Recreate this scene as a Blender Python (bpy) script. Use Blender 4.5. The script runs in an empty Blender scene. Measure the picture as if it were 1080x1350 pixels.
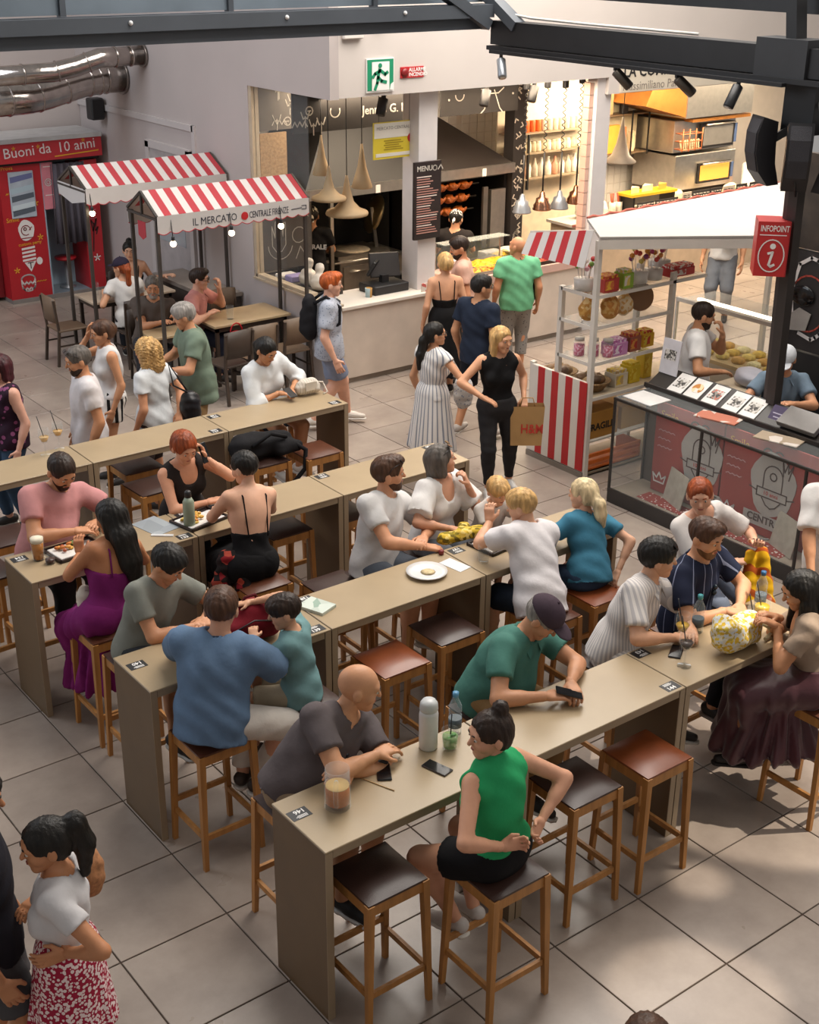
import bpy, bmesh, math, random
import numpy as np
from mathutils import Vector, Matrix
random.seed(7); np.random.seed(7)
SC = bpy.context.scene
COL = SC.collection

# ------------------------------------------------------------------ camera
cd = bpy.data.cameras.new('camera'); cam = bpy.data.objects.new('camera', cd); COL.objects.link(cam)
cd.sensor_fit = 'HORIZONTAL'; cd.sensor_width = 36.0; cd.lens = 1744.15 / 1080 * 36.0
cd.clip_start = 0.05; cd.clip_end = 200
_p, _y, _r = 0.4175295, 0.6547261, 0.0097309
_fw = Vector((math.cos(_p)*math.sin(_y), math.cos(_p)*math.cos(_y), -math.sin(_p)))
_rt = Vector((math.cos(_y), -math.sin(_y), 0)); _up = _rt.cross(_fw)
_r2 = _rt*math.cos(_r) + _up*math.sin(_r); _u2 = -_rt*math.sin(_r) + _up*math.cos(_r)
cam.matrix_world = Matrix(((_r2.x, _u2.x, -_fw.x, -6.0346), (_r2.y, _u2.y, -_fw.y, -3.9798), (_r2.z, _u2.z, -_fw.z, 5.0887), (0, 0, 0, 1)))
SC.camera = cam

# ------------------------------------------------------------------ light
W = bpy.data.worlds.new('hall_daylight'); SC.world = W; W.use_nodes = True
bg = W.node_tree.nodes['Background']; bg.inputs[0].default_value = (1.0, 0.955, 0.92, 1); bg.inputs[1].default_value = 0.25

def area_light(name, loc, target, size, energy, color, sy=None):
    l = bpy.data.lights.new(name, 'AREA'); l.shape = 'RECTANGLE'; l.size = size; l.size_y = sy or size
    l.energy = energy; l.color = color
    o = bpy.data.objects.new(name, l); COL.objects.link(o); o.location = loc
    o.rotation_euler = (Vector(target) - Vector(loc)).to_track_quat('-Z', 'Y').to_euler()
    return o
# unseen area lights added high over the hall as soft daylight fill
area_light('overhead_fill_light', (2.5, 4.6, 9.5), (1.5, 4.8, 0.0), 8.0, 1050, (1.0, 0.94, 0.87), 7.0)  # added overhead key, stands in for daylight from above
area_light('front_fill_light', (5.0, -5.0, 9.0), (-0.5, 1.0, 0.0), 5.0, 125, (1.0, 0.93, 0.84), 5.0)  # added weak fill from the right front, no window modelled there
area_light('side_fill_light', (-8.0, 11.0, 8.0), (0.0, 10.0, 1.0), 6.0, 420, (0.84, 0.91, 1.0), 5.0)  # added cool fill, daylight from the left assumed, no window built
area_light('back_fill_light', (5.5, 7.0, 7.5), (4.0, 7.6, 1.0), 4.0, 240, (1.0, 0.93, 0.84), 4.0)  # added to brighten the back of the hall
def beam(name, loc, target, deg, energy, blend=0.12):
    """added spot light for a patch of sun; roof gap assumed, none modelled"""
    l = bpy.data.lights.new(name, 'SPOT'); l.spot_size = math.radians(deg); l.spot_blend = blend; l.energy = energy; l.color = (1.0, 0.90, 0.76); l.shadow_soft_size = 0.06
    o = bpy.data.objects.new(name, l); COL.objects.link(o); o.location = loc
    o.rotation_euler = (Vector(target) - Vector(loc)).to_track_quat('-Z', 'Y').to_euler(); return o
beam('added_sun_spot', (4.6, -2.6, 11.0), (0.55, 0.35, 0.2), 11.0, 5200)  # spots added in place of sunlight, no roof opening built above
beam('added_sun_spot_small', (3.2, -3.2, 11.0), (-0.90, -0.10, 0.0), 1.5, 4200)
beam('added_sun_spot_low', (2.4, -3.8, 11.0), (-1.62, -0.72, 0.0), 4.2, 3000)

SC.view_settings.view_transform = 'Standard'; SC.view_settings.look = 'None'
SC.view_settings.gamma = 1.0; SC.view_settings.use_curve_mapping = False
SC.view_settings.exposure = 0.38
try:
    SC.cycles.use_denoising = True
    SC.cycles.denoiser = 'OPENIMAGEDENOISE'
    SC.cycles.max_bounces = 7; SC.cycles.diffuse_bounces = 3; SC.cycles.glossy_bounces = 3
    SC.cycles.transmission_bounces = 6; SC.cycles.transparent_max_bounces = 12
    SC.cycles.caustics_reflective = False; SC.cycles.caustics_refractive = False
    SC.cycles.sample_clamp_indirect = 6.0
except Exception:
    pass

# ------------------------------------------------------------------ materials
def lin(c):
    if isinstance(c, str):
        c = tuple(int(c[i:i+2], 16) for i in (0, 2, 4))
    out = []
    for v in c[:3]:
        v = v/255.0
        out.append(v/12.92 if v <= 0.04045 else ((v+0.055)/1.055)**2.4)
    return tuple(out) + (1.0,)

MATS = {}
def _new(name):
    m = bpy.data.materials.new(name); m.use_nodes = True
    nt = m.node_tree; b = nt.nodes['Principled BSDF']
    return m, nt, b

def mat(color, rough=0.6, metal=0.0, var=0.10, scale=6.0, bump=0.0, bscale=None, spec=0.5, coat=0.0, sheen=0.0, stretch=None, name=None, sub=0.0):
    """plain coloured surface with a soft procedural variation of tone and fine relief"""
    key = ('m', str(color), rough, metal, var, scale, bump, bscale, spec, coat, sheen, stretch, sub)
    if key in MATS: return MATS[key]
    m, nt, b = _new(name or 'surface_%s' % (color if isinstance(color, str) else '%02x%02x%02x' % tuple(int(v) for v in color)))
    c = lin(color)
    b.inputs['Roughness'].default_value = rough; b.inputs['Metallic'].default_value = metal
    b.inputs['Specular IOR Level'].default_value = spec
    if coat: b.inputs['Coat Weight'].default_value = coat; b.inputs['Coat Roughness'].default_value = 0.15
    if sheen: b.inputs['Sheen Weight'].default_value = sheen
    if sub:
        b.inputs['Subsurface Weight'].default_value = sub; b.inputs['Subsurface Radius'].default_value = (1.0, 0.35, 0.2); b.inputs['Subsurface Scale'].default_value = 0.01
    tc = nt.nodes.new('ShaderNodeTexCoord'); src = tc.outputs['Object']
    if stretch:
        mp = nt.nodes.new('ShaderNodeMapping'); mp.inputs['Scale'].default_value = stretch
        nt.links.new(src, mp.inputs[0]); src = mp.outputs[0]
    if var > 0:
        n = nt.nodes.new('ShaderNodeTexNoise'); n.inputs['Scale'].default_value = scale; n.inputs['Detail'].default_value = 4
        nt.links.new(src, n.inputs['Vector'])
        r = nt.nodes.new('ShaderNodeValToRGB')
        r.color_ramp.elements[0].position = 0.3; r.color_ramp.elements[1].position = 0.7
        r.color_ramp.elements[0].color = tuple(max(0, v*(1-var)) for v in c[:3]) + (1,)
        r.color_ramp.elements[1].color = tuple(min(1, v*(1+var)) for v in c[:3]) + (1,)
        nt.links.new(n.outputs['Fac'], r.inputs[0]); nt.links.new(r.outputs[0], b.inputs['Base Color'])
    else:
        b.inputs['Base Color'].default_value = c
    if bump > 0:
        n2 = nt.nodes.new('ShaderNodeTexNoise'); n2.inputs['Scale'].default_value = bscale or scale*8; n2.inputs['Detail'].default_value = 3
        nt.links.new(src, n2.inputs['Vector'])
        bp = nt.nodes.new('ShaderNodeBump'); bp.inputs['Strength'].default_value = bump; bp.inputs['Distance'].default_value = 0.01
        nt.links.new(n2.outputs['Fac'], bp.inputs['Height']); nt.links.new(bp.outputs[0], b.inputs['Normal'])
    MATS[key] = m
    return m

def cloth(color, **k):
    k.setdefault('rough', 0.85); k.setdefault('var', 0.08); k.setdefault('bump', 0.35); k.setdefault('bscale', 20); k.setdefault('spec', 0.2)
    return mat(color, scale=9, **k)

def skin(color):
    return mat(color, rough=0.5, var=0.06, scale=14, spec=0.35, bump=0.05, bscale=120, name='skin_%s' % color)

def hairm(color):
    return mat(color, rough=0.5, var=0.45, scale=26, bump=0.5, bscale=70, spec=0.35, stretch=(1, 1, 0.25), name='hair_%s' % color)

def stripes(c1, c2, axis='Z', freq=20.0, width=0.5, rough=0.85, coord='Object', offset=0.0, spec=0.2):
    """two-colour stripes across an axis; freq = pairs per metre"""
    key = ('s', str(c1), str(c2), str(axis), freq, width, rough, coord, offset)
    if key in MATS: return MATS[key]
    m, nt, b = _new('striped_surface'); b.inputs['Roughness'].default_value = rough; b.inputs['Specular IOR Level'].default_value = spec
    tc = nt.nodes.new('ShaderNodeTexCoord')
    if axis == 'ANG':                                     # upright stripes around a body
        sx = nt.nodes.new('ShaderNodeSeparateXYZ'); nt.links.new(tc.outputs[coord], sx.inputs[0])
        at2 = nt.nodes.new('ShaderNodeMath'); at2.operation = 'ARCTAN2'; nt.links.new(sx.outputs[1], at2.inputs[0]); nt.links.new(sx.outputs[0], at2.inputs[1])
        d = nt.nodes.new('ShaderNodeMath'); d.operation = 'MULTIPLY'; d.inputs[1].default_value = freq/6.2832; nt.links.new(at2.outputs[0], d.inputs[0])
    else:
        d = nt.nodes.new('ShaderNodeVectorMath'); d.operation = 'DOT_PRODUCT'
        ax = {'X': (1, 0, 0), 'Y': (0, 1, 0), 'Z': (0, 0, 1)}.get(axis, axis) if isinstance(axis, str) else axis
        d.inputs[1].default_value = tuple(a*freq for a in ax)
        nt.links.new(tc.outputs[coord], d.inputs[0])
    ad = nt.nodes.new('ShaderNodeMath'); ad.operation = 'ADD'; ad.inputs[1].default_value = offset + 100.0
    fr = nt.nodes.new('ShaderNodeMath'); fr.operation = 'FRACT'
    lt = nt.nodes.new('ShaderNodeMath'); lt.operation = 'LESS_THAN'; lt.inputs[1].default_value = width
    mx = nt.nodes.new('ShaderNodeMix'); mx.data_type = 'RGBA'
    mx.inputs[6].default_value = lin(c2); mx.inputs[7].default_value = lin(c1)
    nt.links.new(d.outputs['Value'], ad.inputs[0]); nt.links.new(ad.outputs[0], fr.inputs[0]); nt.links.new(fr.outputs[0], lt.inputs[0])
    nt.links.new(lt.outputs[0], mx.inputs[0]); nt.links.new(mx.outputs[2], b.inputs['Base Color'])
    MATS[key] = m
    return m

def spots(c1, c2, scale=30.0, thr=0.5, rough=0.8, c3=None):
    """a printed pattern of blotches or flowers"""
    key = ('sp', str(c1), str(c2), scale, thr, str(c3))
    if key in MATS: return MATS[key]
    m, nt, b = _new('printed_surface'); b.inputs['Roughness'].default_value = rough; b.inputs['Specular IOR Level'].default_value = 0.25
    tc = nt.nodes.new('ShaderNodeTexCoord')
    v = nt.nodes.new('ShaderNodeTexVoronoi'); v.inputs['Scale'].default_value = scale
    nt.links.new(tc.outputs['Object'], v.inputs['Vector'])
    r = nt.nodes.new('ShaderNodeValToRGB'); r.color_ramp.interpolation = 'CONSTANT'
    r.color_ramp.elements[0].color = lin(c2); r.color_ramp.elements[1].position = thr; r.color_ramp.elements[1].color = lin(c1)
    if c3:
        e = r.color_ramp.elements.new(thr*0.35); e.color = lin(c3)
    nt.links.new(v.outputs['Distance'], r.inputs[0]); nt.links.new(r.outputs[0], b.inputs['Base Color'])
    MATS[key] = m
    return m

def patches(cols, scale=8.0, rough=0.6, spec=0.3):
    """random cells of several colours (piled food, packets, printed paper)"""
    key = ('pa', str(cols), scale, rough)
    if key in MATS: return MATS[key]
    m, nt, b = _new('mottled_surface'); b.inputs['Roughness'].default_value = rough; b.inputs['Specular IOR Level'].default_value = spec
    tc = nt.nodes.new('ShaderNodeTexCoord')
    v = nt.nodes.new('ShaderNodeTexVoronoi'); v.inputs['Scale'].default_value = scale
    nt.links.new(tc.outputs['Object'], v.inputs['Vector'])
    r = nt.nodes.new('ShaderNodeValToRGB'); r.color_ramp.interpolation = 'CONSTANT'
    for i, c in enumerate(cols):
        if i < 2: e = r.color_ramp.elements[i]; e.position = i/len(cols)
        else: e = r.color_ramp.elements.new(i/len(cols))
        e.color = lin(c)
    sp = nt.nodes.new('ShaderNodeSeparateColor')
    nt.links.new(v.outputs['Color'], sp.inputs[0]); nt.links.new(sp.outputs[0], r.inputs[0]); nt.links.new(r.outputs[0], b.inputs['Base Color'])
    MATS[key] = m
    return m

def glass(tint=(255, 255, 255), alpha=0.12, rough=0.02, name='clear_glass'):
    key = ('g', str(tint), alpha, rough)
    if key in MATS: return MATS[key]
    m, nt, b = _new(name)
    out = nt.nodes['Material Output']
    b.inputs['Base Color'].default_value = lin(tint); b.inputs['Roughness'].default_value = rough; b.inputs['Specular IOR Level'].default_value = 0.6
    t = nt.nodes.new('ShaderNodeBsdfTransparent'); t.inputs[0].default_value = (0.97, 0.98, 0.98, 1)
    mx = nt.nodes.new('ShaderNodeMixShader')
    lw = nt.nodes.new('ShaderNodeFresnel'); lw.inputs[0].default_value = 1.25
    ad = nt.nodes.new('ShaderNodeMath'); ad.operation = 'ADD'; ad.inputs[1].default_value = alpha; ad.use_clamp = True
    ge = nt.nodes.new('ShaderNodeNewGeometry'); iv = nt.nodes.new('ShaderNodeMath'); iv.operation = 'SUBTRACT'; iv.inputs[0].default_value = 1.0; nt.links.new(ge.outputs['Backfacing'], iv.inputs[1])
    ml = nt.nodes.new('ShaderNodeMath'); ml.operation = 'MULTIPLY'; nt.links.new(lw.outputs[0], ml.inputs[0]); nt.links.new(iv.outputs[0], ml.inputs[1])
    nt.links.new(ml.outputs[0], ad.inputs[0]); nt.links.new(ad.outputs[0], mx.inputs[0])
    nt.links.new(t.outputs[0], mx.inputs[1]); nt.links.new(b.outputs[0], mx.inputs[2]); nt.links.new(mx.outputs[0], out.inputs['Surface'])
    MATS[key] = m
    return m

def emit(color, strength):
    key = ('e', str(color), strength)
    if key in MATS: return MATS[key]
    m, nt, b = _new('lit_surface')
    b.inputs['Base Color'].default_value = lin(color); b.inputs['Emission Color'].default_value = lin(color); b.inputs['Emission Strength'].default_value = strength
    MATS[key] = m
    return m

# ------------------------------------------------------------------ mesh helpers
class MB:
    """collects simple shapes and links them as ONE mesh object"""
    def __init__(s): s.v = []; s.f = []; s.sm = []
    def add(s, vs, fs, smooth=False):
        o = len(s.v); s.v += [tuple(map(float, v)) for v in vs]; s.f += [tuple(i+o for i in f) for f in fs]; s.sm += [smooth]*len(fs); return s
    def box(s, x0, y0, z0, x1, y1, z1, b=0.0):
        if x0 > x1: x0, x1 = x1, x0
        if y0 > y1: y0, y1 = y1, y0
        if z0 > z1: z0, z1 = z1, z0
        if b <= 0:
            vs = [(x0,y0,z0),(x1,y0,z0),(x1,y1,z0),(x0,y1,z0),(x0,y0,z1),(x1,y0,z1),(x1,y1,z1),(x0,y1,z1)]
            return s.add(vs, [(0,3,2,1),(4,5,6,7),(0,1,5,4),(1,2,6,5),(2,3,7,6),(3,0,4,7)])
        b = min(b, (x1-x0)*.49, (y1-y0)*.49, (z1-z0)*.49)
        def ring(i, z): return [(x0+i,y0+b if 0 else y0+i,z),(x1-i,y0+i,z),(x1-i,y1-i,z),(x0+i,y1-i,z)]
        # chamfered box: 24 verts
        bm = bmesh.new(); bmesh.ops.create_cube(bm, size=1.0)
        for v in bm.verts: v.co = Vector(((x0+x1)/2+v.co.x*(x1-x0), (y0+y1)/2+v.co.y*(y1-y0), (z0+z1)/2+v.co.z*(z1-z0)))
        bmesh.ops.bevel(bm, geom=bm.edges[:], offset=b, segments=1, profile=0.5, affect='EDGES')
        bm.verts.index_update()
        s.add([v.co[:] for v in bm.verts], [[v.index for v in f.verts] for f in bm.faces]); bm.free(); return s
    def bar(s, a, c, w, h=None, up=(0,0,1)):
        """rectangular bar from a to c"""
        a = Vector(a); c = Vector(c); h = h or w; d = (c-a).normalized(); u = Vector(up)
        if abs(d.dot(u)) > .98: u = Vector((0,1,0))
        r = d.cross(u).normalized(); u = r.cross(d)
        vs = []
        for q in (a, c):
            for sx, sz in ((-1,-1),(1,-1),(1,1),(-1,1)): vs.append(q + r*(sx*w/2) + u*(sz*h/2))
        return s.add(vs, [(0,1,2,3),(7,6,5,4),(0,4,5,1),(1,5,6,2),(2,6,7,3),(3,7,4,0)])
    def quad(s, pts): return s.add(pts, [tuple(range(len(pts)))])
    def prism(s, pts, thick, n):
        """polygon (list of 3D points) extruded by thick along n"""
        n = Vector(n).normalized()*thick; k = len(pts); a = [Vector(q) for q in pts]; b = [q+n for q in a]
        return s.add(a+b, [tuple(range(k))[::-1], tuple(range(k, 2*k))] + [(i, (i+1) % k, k+(i+1) % k, k+i) for i in range(k)])
    def tube(s, pts, r, seg=8, cap=True):
        """round tube along a polyline; r is a number or a list of radii"""
        P = [Vector(q) for q in pts]; n = len(P); R = r if isinstance(r, (list, tuple)) else [r]*n
        vs = []; prev = None
        for i in range(n):
            d = (P[min(i+1, n-1)] - P[max(i-1, 0)])
            d = d.normalized() if d.length > 1e-9 else Vector((0,0,1))
            if prev is None:
                u = Vector((0,0,1)) if abs(d.z) < .9 else Vector((1,0,0))
                u = (u - d*u.dot(d)).normalized()
            else:
                u = (prev - d*prev.dot(d)); u = u.normalized() if u.length > 1e-6 else d.orthogonal().normalized()
            prev = u; w = d.cross(u)
            for k in range(seg):
                a = 2*math.pi*k/seg; vs.append(P[i] + (u*math.cos(a) + w*math.sin(a))*R[i])
        fs = []
        for i in range(n-1):
            for k in range(seg):
                fs.append((i*seg+k, i*seg+(k+1) % seg, (i+1)*seg+(k+1) % seg, (i+1)*seg+k))
        s.add(vs, fs, True)
        if cap:
            o = len(s.v) - len(vs)
            s.f.append(tuple(o+k for k in range(seg))[::-1]); s.f.append(tuple(o+(n-1)*seg+k for k in range(seg))); s.sm += [False, False]
        return s
    def lathe(s, prof, c=(0,0,0), seg=20, axis=None, smooth=True):
        """profile [(radius, height)...] turned about a vertical axis (or given axis)"""
        c = Vector(c); vs = []
        if axis is None: u, v, w = Vector((1,0,0)), Vector((0,1,0)), Vector((0,0,1))
        else:
            w = Vector(axis).normalized(); u = w.orthogonal().normalized(); v = w.cross(u)
        for (r, h) in prof:
            for k in range(seg):
                a = 2*math.pi*k/seg; vs.append(c + u*(r*math.cos(a)) + v*(r*math.sin(a)) + w*h)
        fs = []
        for i in range(len(prof)-1):
            for k in range(seg): fs.append((i*seg+k, i*seg+(k+1) % seg, (i+1)*seg+(k+1) % seg, (i+1)*seg+k))
        o = len(s.v); s.add(vs, fs, smooth)
        if prof[0][0] > 1e-5: s.f.append(tuple(o+k for k in range(seg))[::-1]); s.sm.append(False)
        if prof[-1][0] > 1e-5: s.f.append(tuple(o+(len(prof)-1)*seg+k for k in range(seg))); s.sm.append(False)
        return s
    def ball(s, c, r, seg=12, rings=8):
        c = Vector(c); R = r if isinstance(r, (tuple, list)) else (r, r, r)
        prof = []; vs = []
        for i in range(rings+1):
            t = math.pi*i/rings
            for k in range(seg):
                a = 2*math.pi*k/seg; vs.append((c.x+R[0]*math.sin(t)*math.cos(a), c.y+R[1]*math.sin(t)*math.sin(a), c.z-R[2]*math.cos(t)))
        fs = [(i*seg+k, i*seg+(k+1) % seg, (i+1)*seg+(k+1) % seg, (i+1)*seg+k) for i in range(rings) for k in range(seg)]
        return s.add(vs, fs, True)
    def xf(s, M):
        s.v = [tuple(M @ Vector(v)) for v in s.v]; return s
    def mesh(s, name):
        me = bpy.data.meshes.new(name); me.from_pydata(s.v, [], s.f); 
        me.polygons.foreach_set('use_smooth', s.sm); me.update()
        return me
    def build(s, name, m, parent=None, loc=None, recalc=True):
        me = s.mesh(name)
        if recalc:
            bm = bmesh.new(); bm.from_mesh(me); bmesh.ops.remove_doubles(bm, verts=bm.verts, dist=1e-6); bmesh.ops.recalc_face_normals(bm, faces=bm.faces); bm.to_mesh(me); bm.free()
        if m: me.materials.append(m)
        return link(name, me, parent, loc)

def link(name, me, parent=None, loc=None):
    o = bpy.data.objects.new(name, me); COL.objects.link(o)
    if parent is not None: o.parent = parent
    if loc is not None: o.location = loc
    return o

def tag(o, label=None, cat=None, group=None, kind=None):
    if label: o['label'] = label
    if cat: o['category'] = cat
    if group: o['group'] = group
    if kind: o['kind'] = kind
    return o

def thing(name, label, cat, loc=(0,0,0), rz=0.0, group=None):
    o = bpy.data.objects.new(name, None); COL.objects.link(o); o.location = loc; o.rotation_euler = (0, 0, rz)
    o.empty_display_size = 0.1
    return tag(o, label, cat, group)

def struct(o): o['kind'] = 'structure'; return o

def copy_tree(o, parent=None):
    c = o.copy(); COL.objects.link(c); c.parent = parent
    for ch in list(o.children): copy_tree(ch, c)
    return c

def textmesh(name, s, size, mtx, m, parent=None, depth=0.001, align='LEFT', xs=1.0, bold=0.0, space=1.0):
    cu = bpy.data.curves.new(name, 'FONT'); cu.body = s; cu.size = size; cu.extrude = depth; cu.align_x = align; cu.align_y = 'CENTER'
    cu.offset = bold; cu.resolution_u = 2; cu.space_character = space
    t = bpy.data.objects.new(name, cu); COL.objects.link(t)
    me = bpy.data.meshes.new_from_object(t); bpy.data.objects.remove(t); bpy.data.curves.remove(cu)
    me.transform(Matrix.Diagonal((xs, 1, 1, 1))); me.transform(mtx); me.materials.clear(); me.materials.append(m)
    return link(name, me, parent)

def frame(o, x, y):
    """matrix whose local X, Y lie along the vectors x, y at origin o"""
    x = Vector(x).normalized(); y = Vector(y); y = (y - x*y.dot(x)).normalized(); z = x.cross(y)
    return Matrix(((x.x, y.x, z.x, o[0]), (x.y, y.y, z.y, o[1]), (x.z, y.z, z.z, o[2]), (0, 0, 0, 1)))

def strokes(lines, w, mtx, thick=0.002):
    """flat pen strokes (polylines in local XY) as thin ribbons"""
    mb = MB()
    for ln in lines:
        for (a, b) in zip(ln[:-1], ln[1:]):
            a = Vector((a[0], a[1], 0)); b = Vector((b[0], b[1], 0)); d = b-a
            if d.length < 1e-6: continue
            e = d.normalized()*w*0.35; nrm = Vector((-d.y, d.x, 0)).normalized()*w/2
            mb.prism([a-e-nrm, b+e-nrm, b+e+nrm, a-e+nrm], thick, (0, 0, 1))
    return mb.xf(mtx)

def arc(cx, cy, r, a0, a1, n=10, ry=None):
    ry = ry or r
    return [(cx+r*math.cos(math.radians(a0+(a1-a0)*i/n)), cy+ry*math.sin(math.radians(a0+(a1-a0)*i/n))) for i in range(n+1)]
# ================================================================== the setting
T = 0.65                                     # floor tile pitch
CAMP = Vector((-6.0346, -3.9798, 5.0887))
def in_view(x, y, z=0.0, m=0.06):
    d = Vector((x, y, z)) - CAMP; w = d.dot(_fw)
    if w < 0.5: return False
    u = 1744.15*d.dot(_r2)/w; v = 1744.15*d.dot(_u2)/w
    return abs(u) < 540*(1+m) + 350/w and abs(v) < 675*(1+m) + 350/w

def off(mb, parent):
    """shift world-built geometry into the frame of an unrotated parent chain"""
    L = Vector((0, 0, 0)); q = parent
    while q is not None: L += q.location; q = q.parent
    mb.v = [(v[0]-L.x, v[1]-L.y, v[2]-L.z) for v in mb.v]; return mb
def part(name, mb, m, parent, recalc=True):
    return off(mb, parent).build(name, m, parent, recalc=recalc)
def wtext(name, s, size, mtx, m, parent=None, **k):
    L = Vector((0, 0, 0)); q = parent
    while q is not None: L += q.location; q = q.parent
    return textmesh(name, s, size, Matrix.Translation(-L) @ mtx, m, parent, **k)

def tile_material():
    m, nt, b = _new('porcelain_floor_tile')
    tc = nt.nodes.new('ShaderNodeNewGeometry'); oi = nt.nodes.new('ShaderNodeObjectInfo')
    n = nt.nodes.new('ShaderNodeTexNoise'); n.inputs['Scale'].default_value = 1.3; n.inputs['Detail'].default_value = 6; n.inputs['Roughness'].default_value = 0.65
    nt.links.new(tc.outputs['Position'], n.inputs['Vector'])
    r = nt.nodes.new('ShaderNodeValToRGB'); r.color_ramp.elements[0].position = 0.3; r.color_ramp.elements[1].position = 0.72
    r.color_ramp.elements[0].color = lin('80736a'); r.color_ramp.elements[1].color = lin('a5978b')
    nt.links.new(n.outputs['Fac'], r.inputs[0])
    mr = nt.nodes.new('ShaderNodeMapRange'); mr.inputs[3].default_value = 0.90; mr.inputs[4].default_value = 1.08
    nt.links.new(oi.outputs['Random'], mr.inputs[0])
    mx = nt.nodes.new('ShaderNodeMix'); mx.data_type = 'RGBA'; mx.blend_type = 'MULTIPLY'; mx.inputs[0].default_value = 1.0
    nt.links.new(r.outputs[0], mx.inputs[6]); nt.links.new(mr.outputs[0], mx.inputs[7]); nt.links.new(mx.outputs[2], b.inputs['Base Color'])
    n2 = nt.nodes.new('ShaderNodeTexNoise'); n2.inputs['Scale'].default_value = 2.4; n2.inputs['Detail'].default_value = 4
    nt.links.new(tc.outputs['Position'], n2.inputs['Vector'])
    m2 = nt.nodes.new('ShaderNodeMapRange'); m2.inputs[3].default_value = 0.20; m2.inputs[4].default_value = 0.42
    nt.links.new(n2.outputs['Fac'], m2.inputs[0]); nt.links.new(m2.outputs[0], b.inputs['Roughness'])
    b.inputs['Specular IOR Level'].default_value = 0.5
    return m
M_TILE = tile_material(); M_GROUT = mat('4d3f34', rough=0.9)
floor = struct(MB().box(-9, -8, -0.12, 16, 20, -0.008).build('floor', M_GROUT))
tg = 0.0045
tile_mb = MB().box(-T/2+tg, -T/2+tg, -0.010, T/2-tg, T/2-tg, 0.0, b=0.0025)
tile_me = tile_mb.mesh('floor_tile'); tile_me.materials.append(M_TILE)
cells = []
for i in range(-14, 25):
    for j in range(-12, 30):
        x, y = (i+.5)*T, (j+.5)*T
        hid = x > 2.44 and y > 8.5
        if in_view(x, y) and not hid: cells.append(((Vector((x, y, 0))-CAMP).length, x, y))
cells.sort()
for k, (d, x, y) in enumerate(cells[:300]):
    link('floor_tile', tile_me, floor, (x, y, 0))
rest = MB(); seen = {(round(c[1], 3), round(c[2], 3)) for c in cells[:300]}
for i in range(-13, 24):
    for j in range(-11, 30):
        x, y = (i+.5)*T, (j+.5)*T
        if (round(x, 3), round(y, 3)) not in seen: rest.box(x-T/2+tg, y-T/2+tg, -0.010, x+T/2-tg, y+T/2-tg, 0.0)
o = rest.build('floor_tile_field', M_TILE, floor, recalc=False); o['kind'] = 'stuff'

M_WALL = mat('b5aba8', rough=0.85, var=0.03, scale=1.5, bump=0.04, bscale=40)
M_WALL2 = mat('c9c0ba', rough=0.8, var=0.03, scale=1.5)
M_TRIM = mat('bdb6b4', rough=0.6, var=0.02)
M_DADO = mat('8d8580', rough=0.7, var=0.05)
XW, YF = 2.44, 8.565
# left wall of the kitchen block, with the window opening near its corner
wl = MB(); wl.box(XW, 10.33, 0, XW+0.12, 15.2, 5.6); wl.box(XW, YF, 0, XW+0.12, 10.33, 1.0); wl.box(XW, YF, 3.32, XW+0.12, 10.33, 5.6)
struct(wl.build('wall_left', M_WALL))
wb = MB(); wb.box(-9, 15.2, 0, XW+0.12, 15.35, 5.6); struct(wb.build('wall_back', M_WALL))
# front fascia over the counters
ff = MB(); ff.box(XW+0.12, YF, 3.33, 6.75, YF+0.12, 5.6); ff.box(6.75, YF, 3.12, 15, YF+0.12, 5.6); struct(ff.build('wall_front', M_WALL2))
struct(MB().box(XW+0.12, 11.7, 0, 15, 11.82, 3.34).build('wall_kitchen', mat('cfc4b8', rough=0.5, var=0.04)))
struct(MB().box(XW+0.13, YF+0.13, 3.34, 15, 11.82, 3.44).build('ceiling', mat('d8cfc6', rough=0.9, var=0.02)))
# wainscot rail and skirting on the left wall
t1 = MB(); t1.box(XW-0.03, 11.7, 2.62, XW, 15.2, 2.70); t1.box(XW-0.03, 11.66, 0.0, XW, 11.74, 2.70); struct(t1.build('trim_1', M_TRIM))
struct(MB().box(XW-0.02, 10.4, 0, XW, 15.2, 0.12).build('baseboard_left', M_DADO))
# service door with glazed panel
door = thing('door_1', 'pale grey service door with a glass panel behind the striped awnings', 'door', (XW-0.02, 12.4, 0)); struct(door)
d = MB(); d.box(XW-0.05, 11.80, 0, XW, 11.90, 2.36); d.box(XW-0.05, 12.95, 0, XW, 13.05, 2.36); d.box(XW-0.05, 11.80, 2.28, XW, 13.05, 2.38); part('door_frame', d, M_TRIM, door)
d = MB(); d.box(XW-0.03, 11.90, 0, XW-0.005, 12.95, 2.28); dl = part('door_leaf', d, mat('a9a3a2', rough=0.5), door)
part('pane', MB().box(XW-0.036, 12.05, 1.05, XW-0.028, 12.80, 2.1), glass((190, 200, 205), 0.45), dl)
part('kick_plate', MB().box(XW-0.036, 11.95, 0.05, XW-0.028, 12.9, 0.30), M_DADO, dl)

# kitchen window in the left wall: frame, pane, chalk board behind it
win = thing('window_1', 'tall kitchen window with chalk drawings behind its glass', 'window', (XW, 9.7, 1.0)); struct(win)
f = MB(); f.box(XW+0.01, 10.27, 1.0, XW+0.11, 10.33, 3.32); f.box(XW+0.01, 9.05, 1.0, XW+0.11, 10.3, 1.05); f.box(XW-0.02, YF-0.02, 0.985, XW+0.14, 10.33, 1.012)
part('window_frame', f, mat('b8a892', rough=0.5), win)
part('pane', MB().box(XW+0.05, 9.10, 1.05, XW+0.06, 10.27, 3.32), glass((235, 240, 240), 0.03), win)

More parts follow.
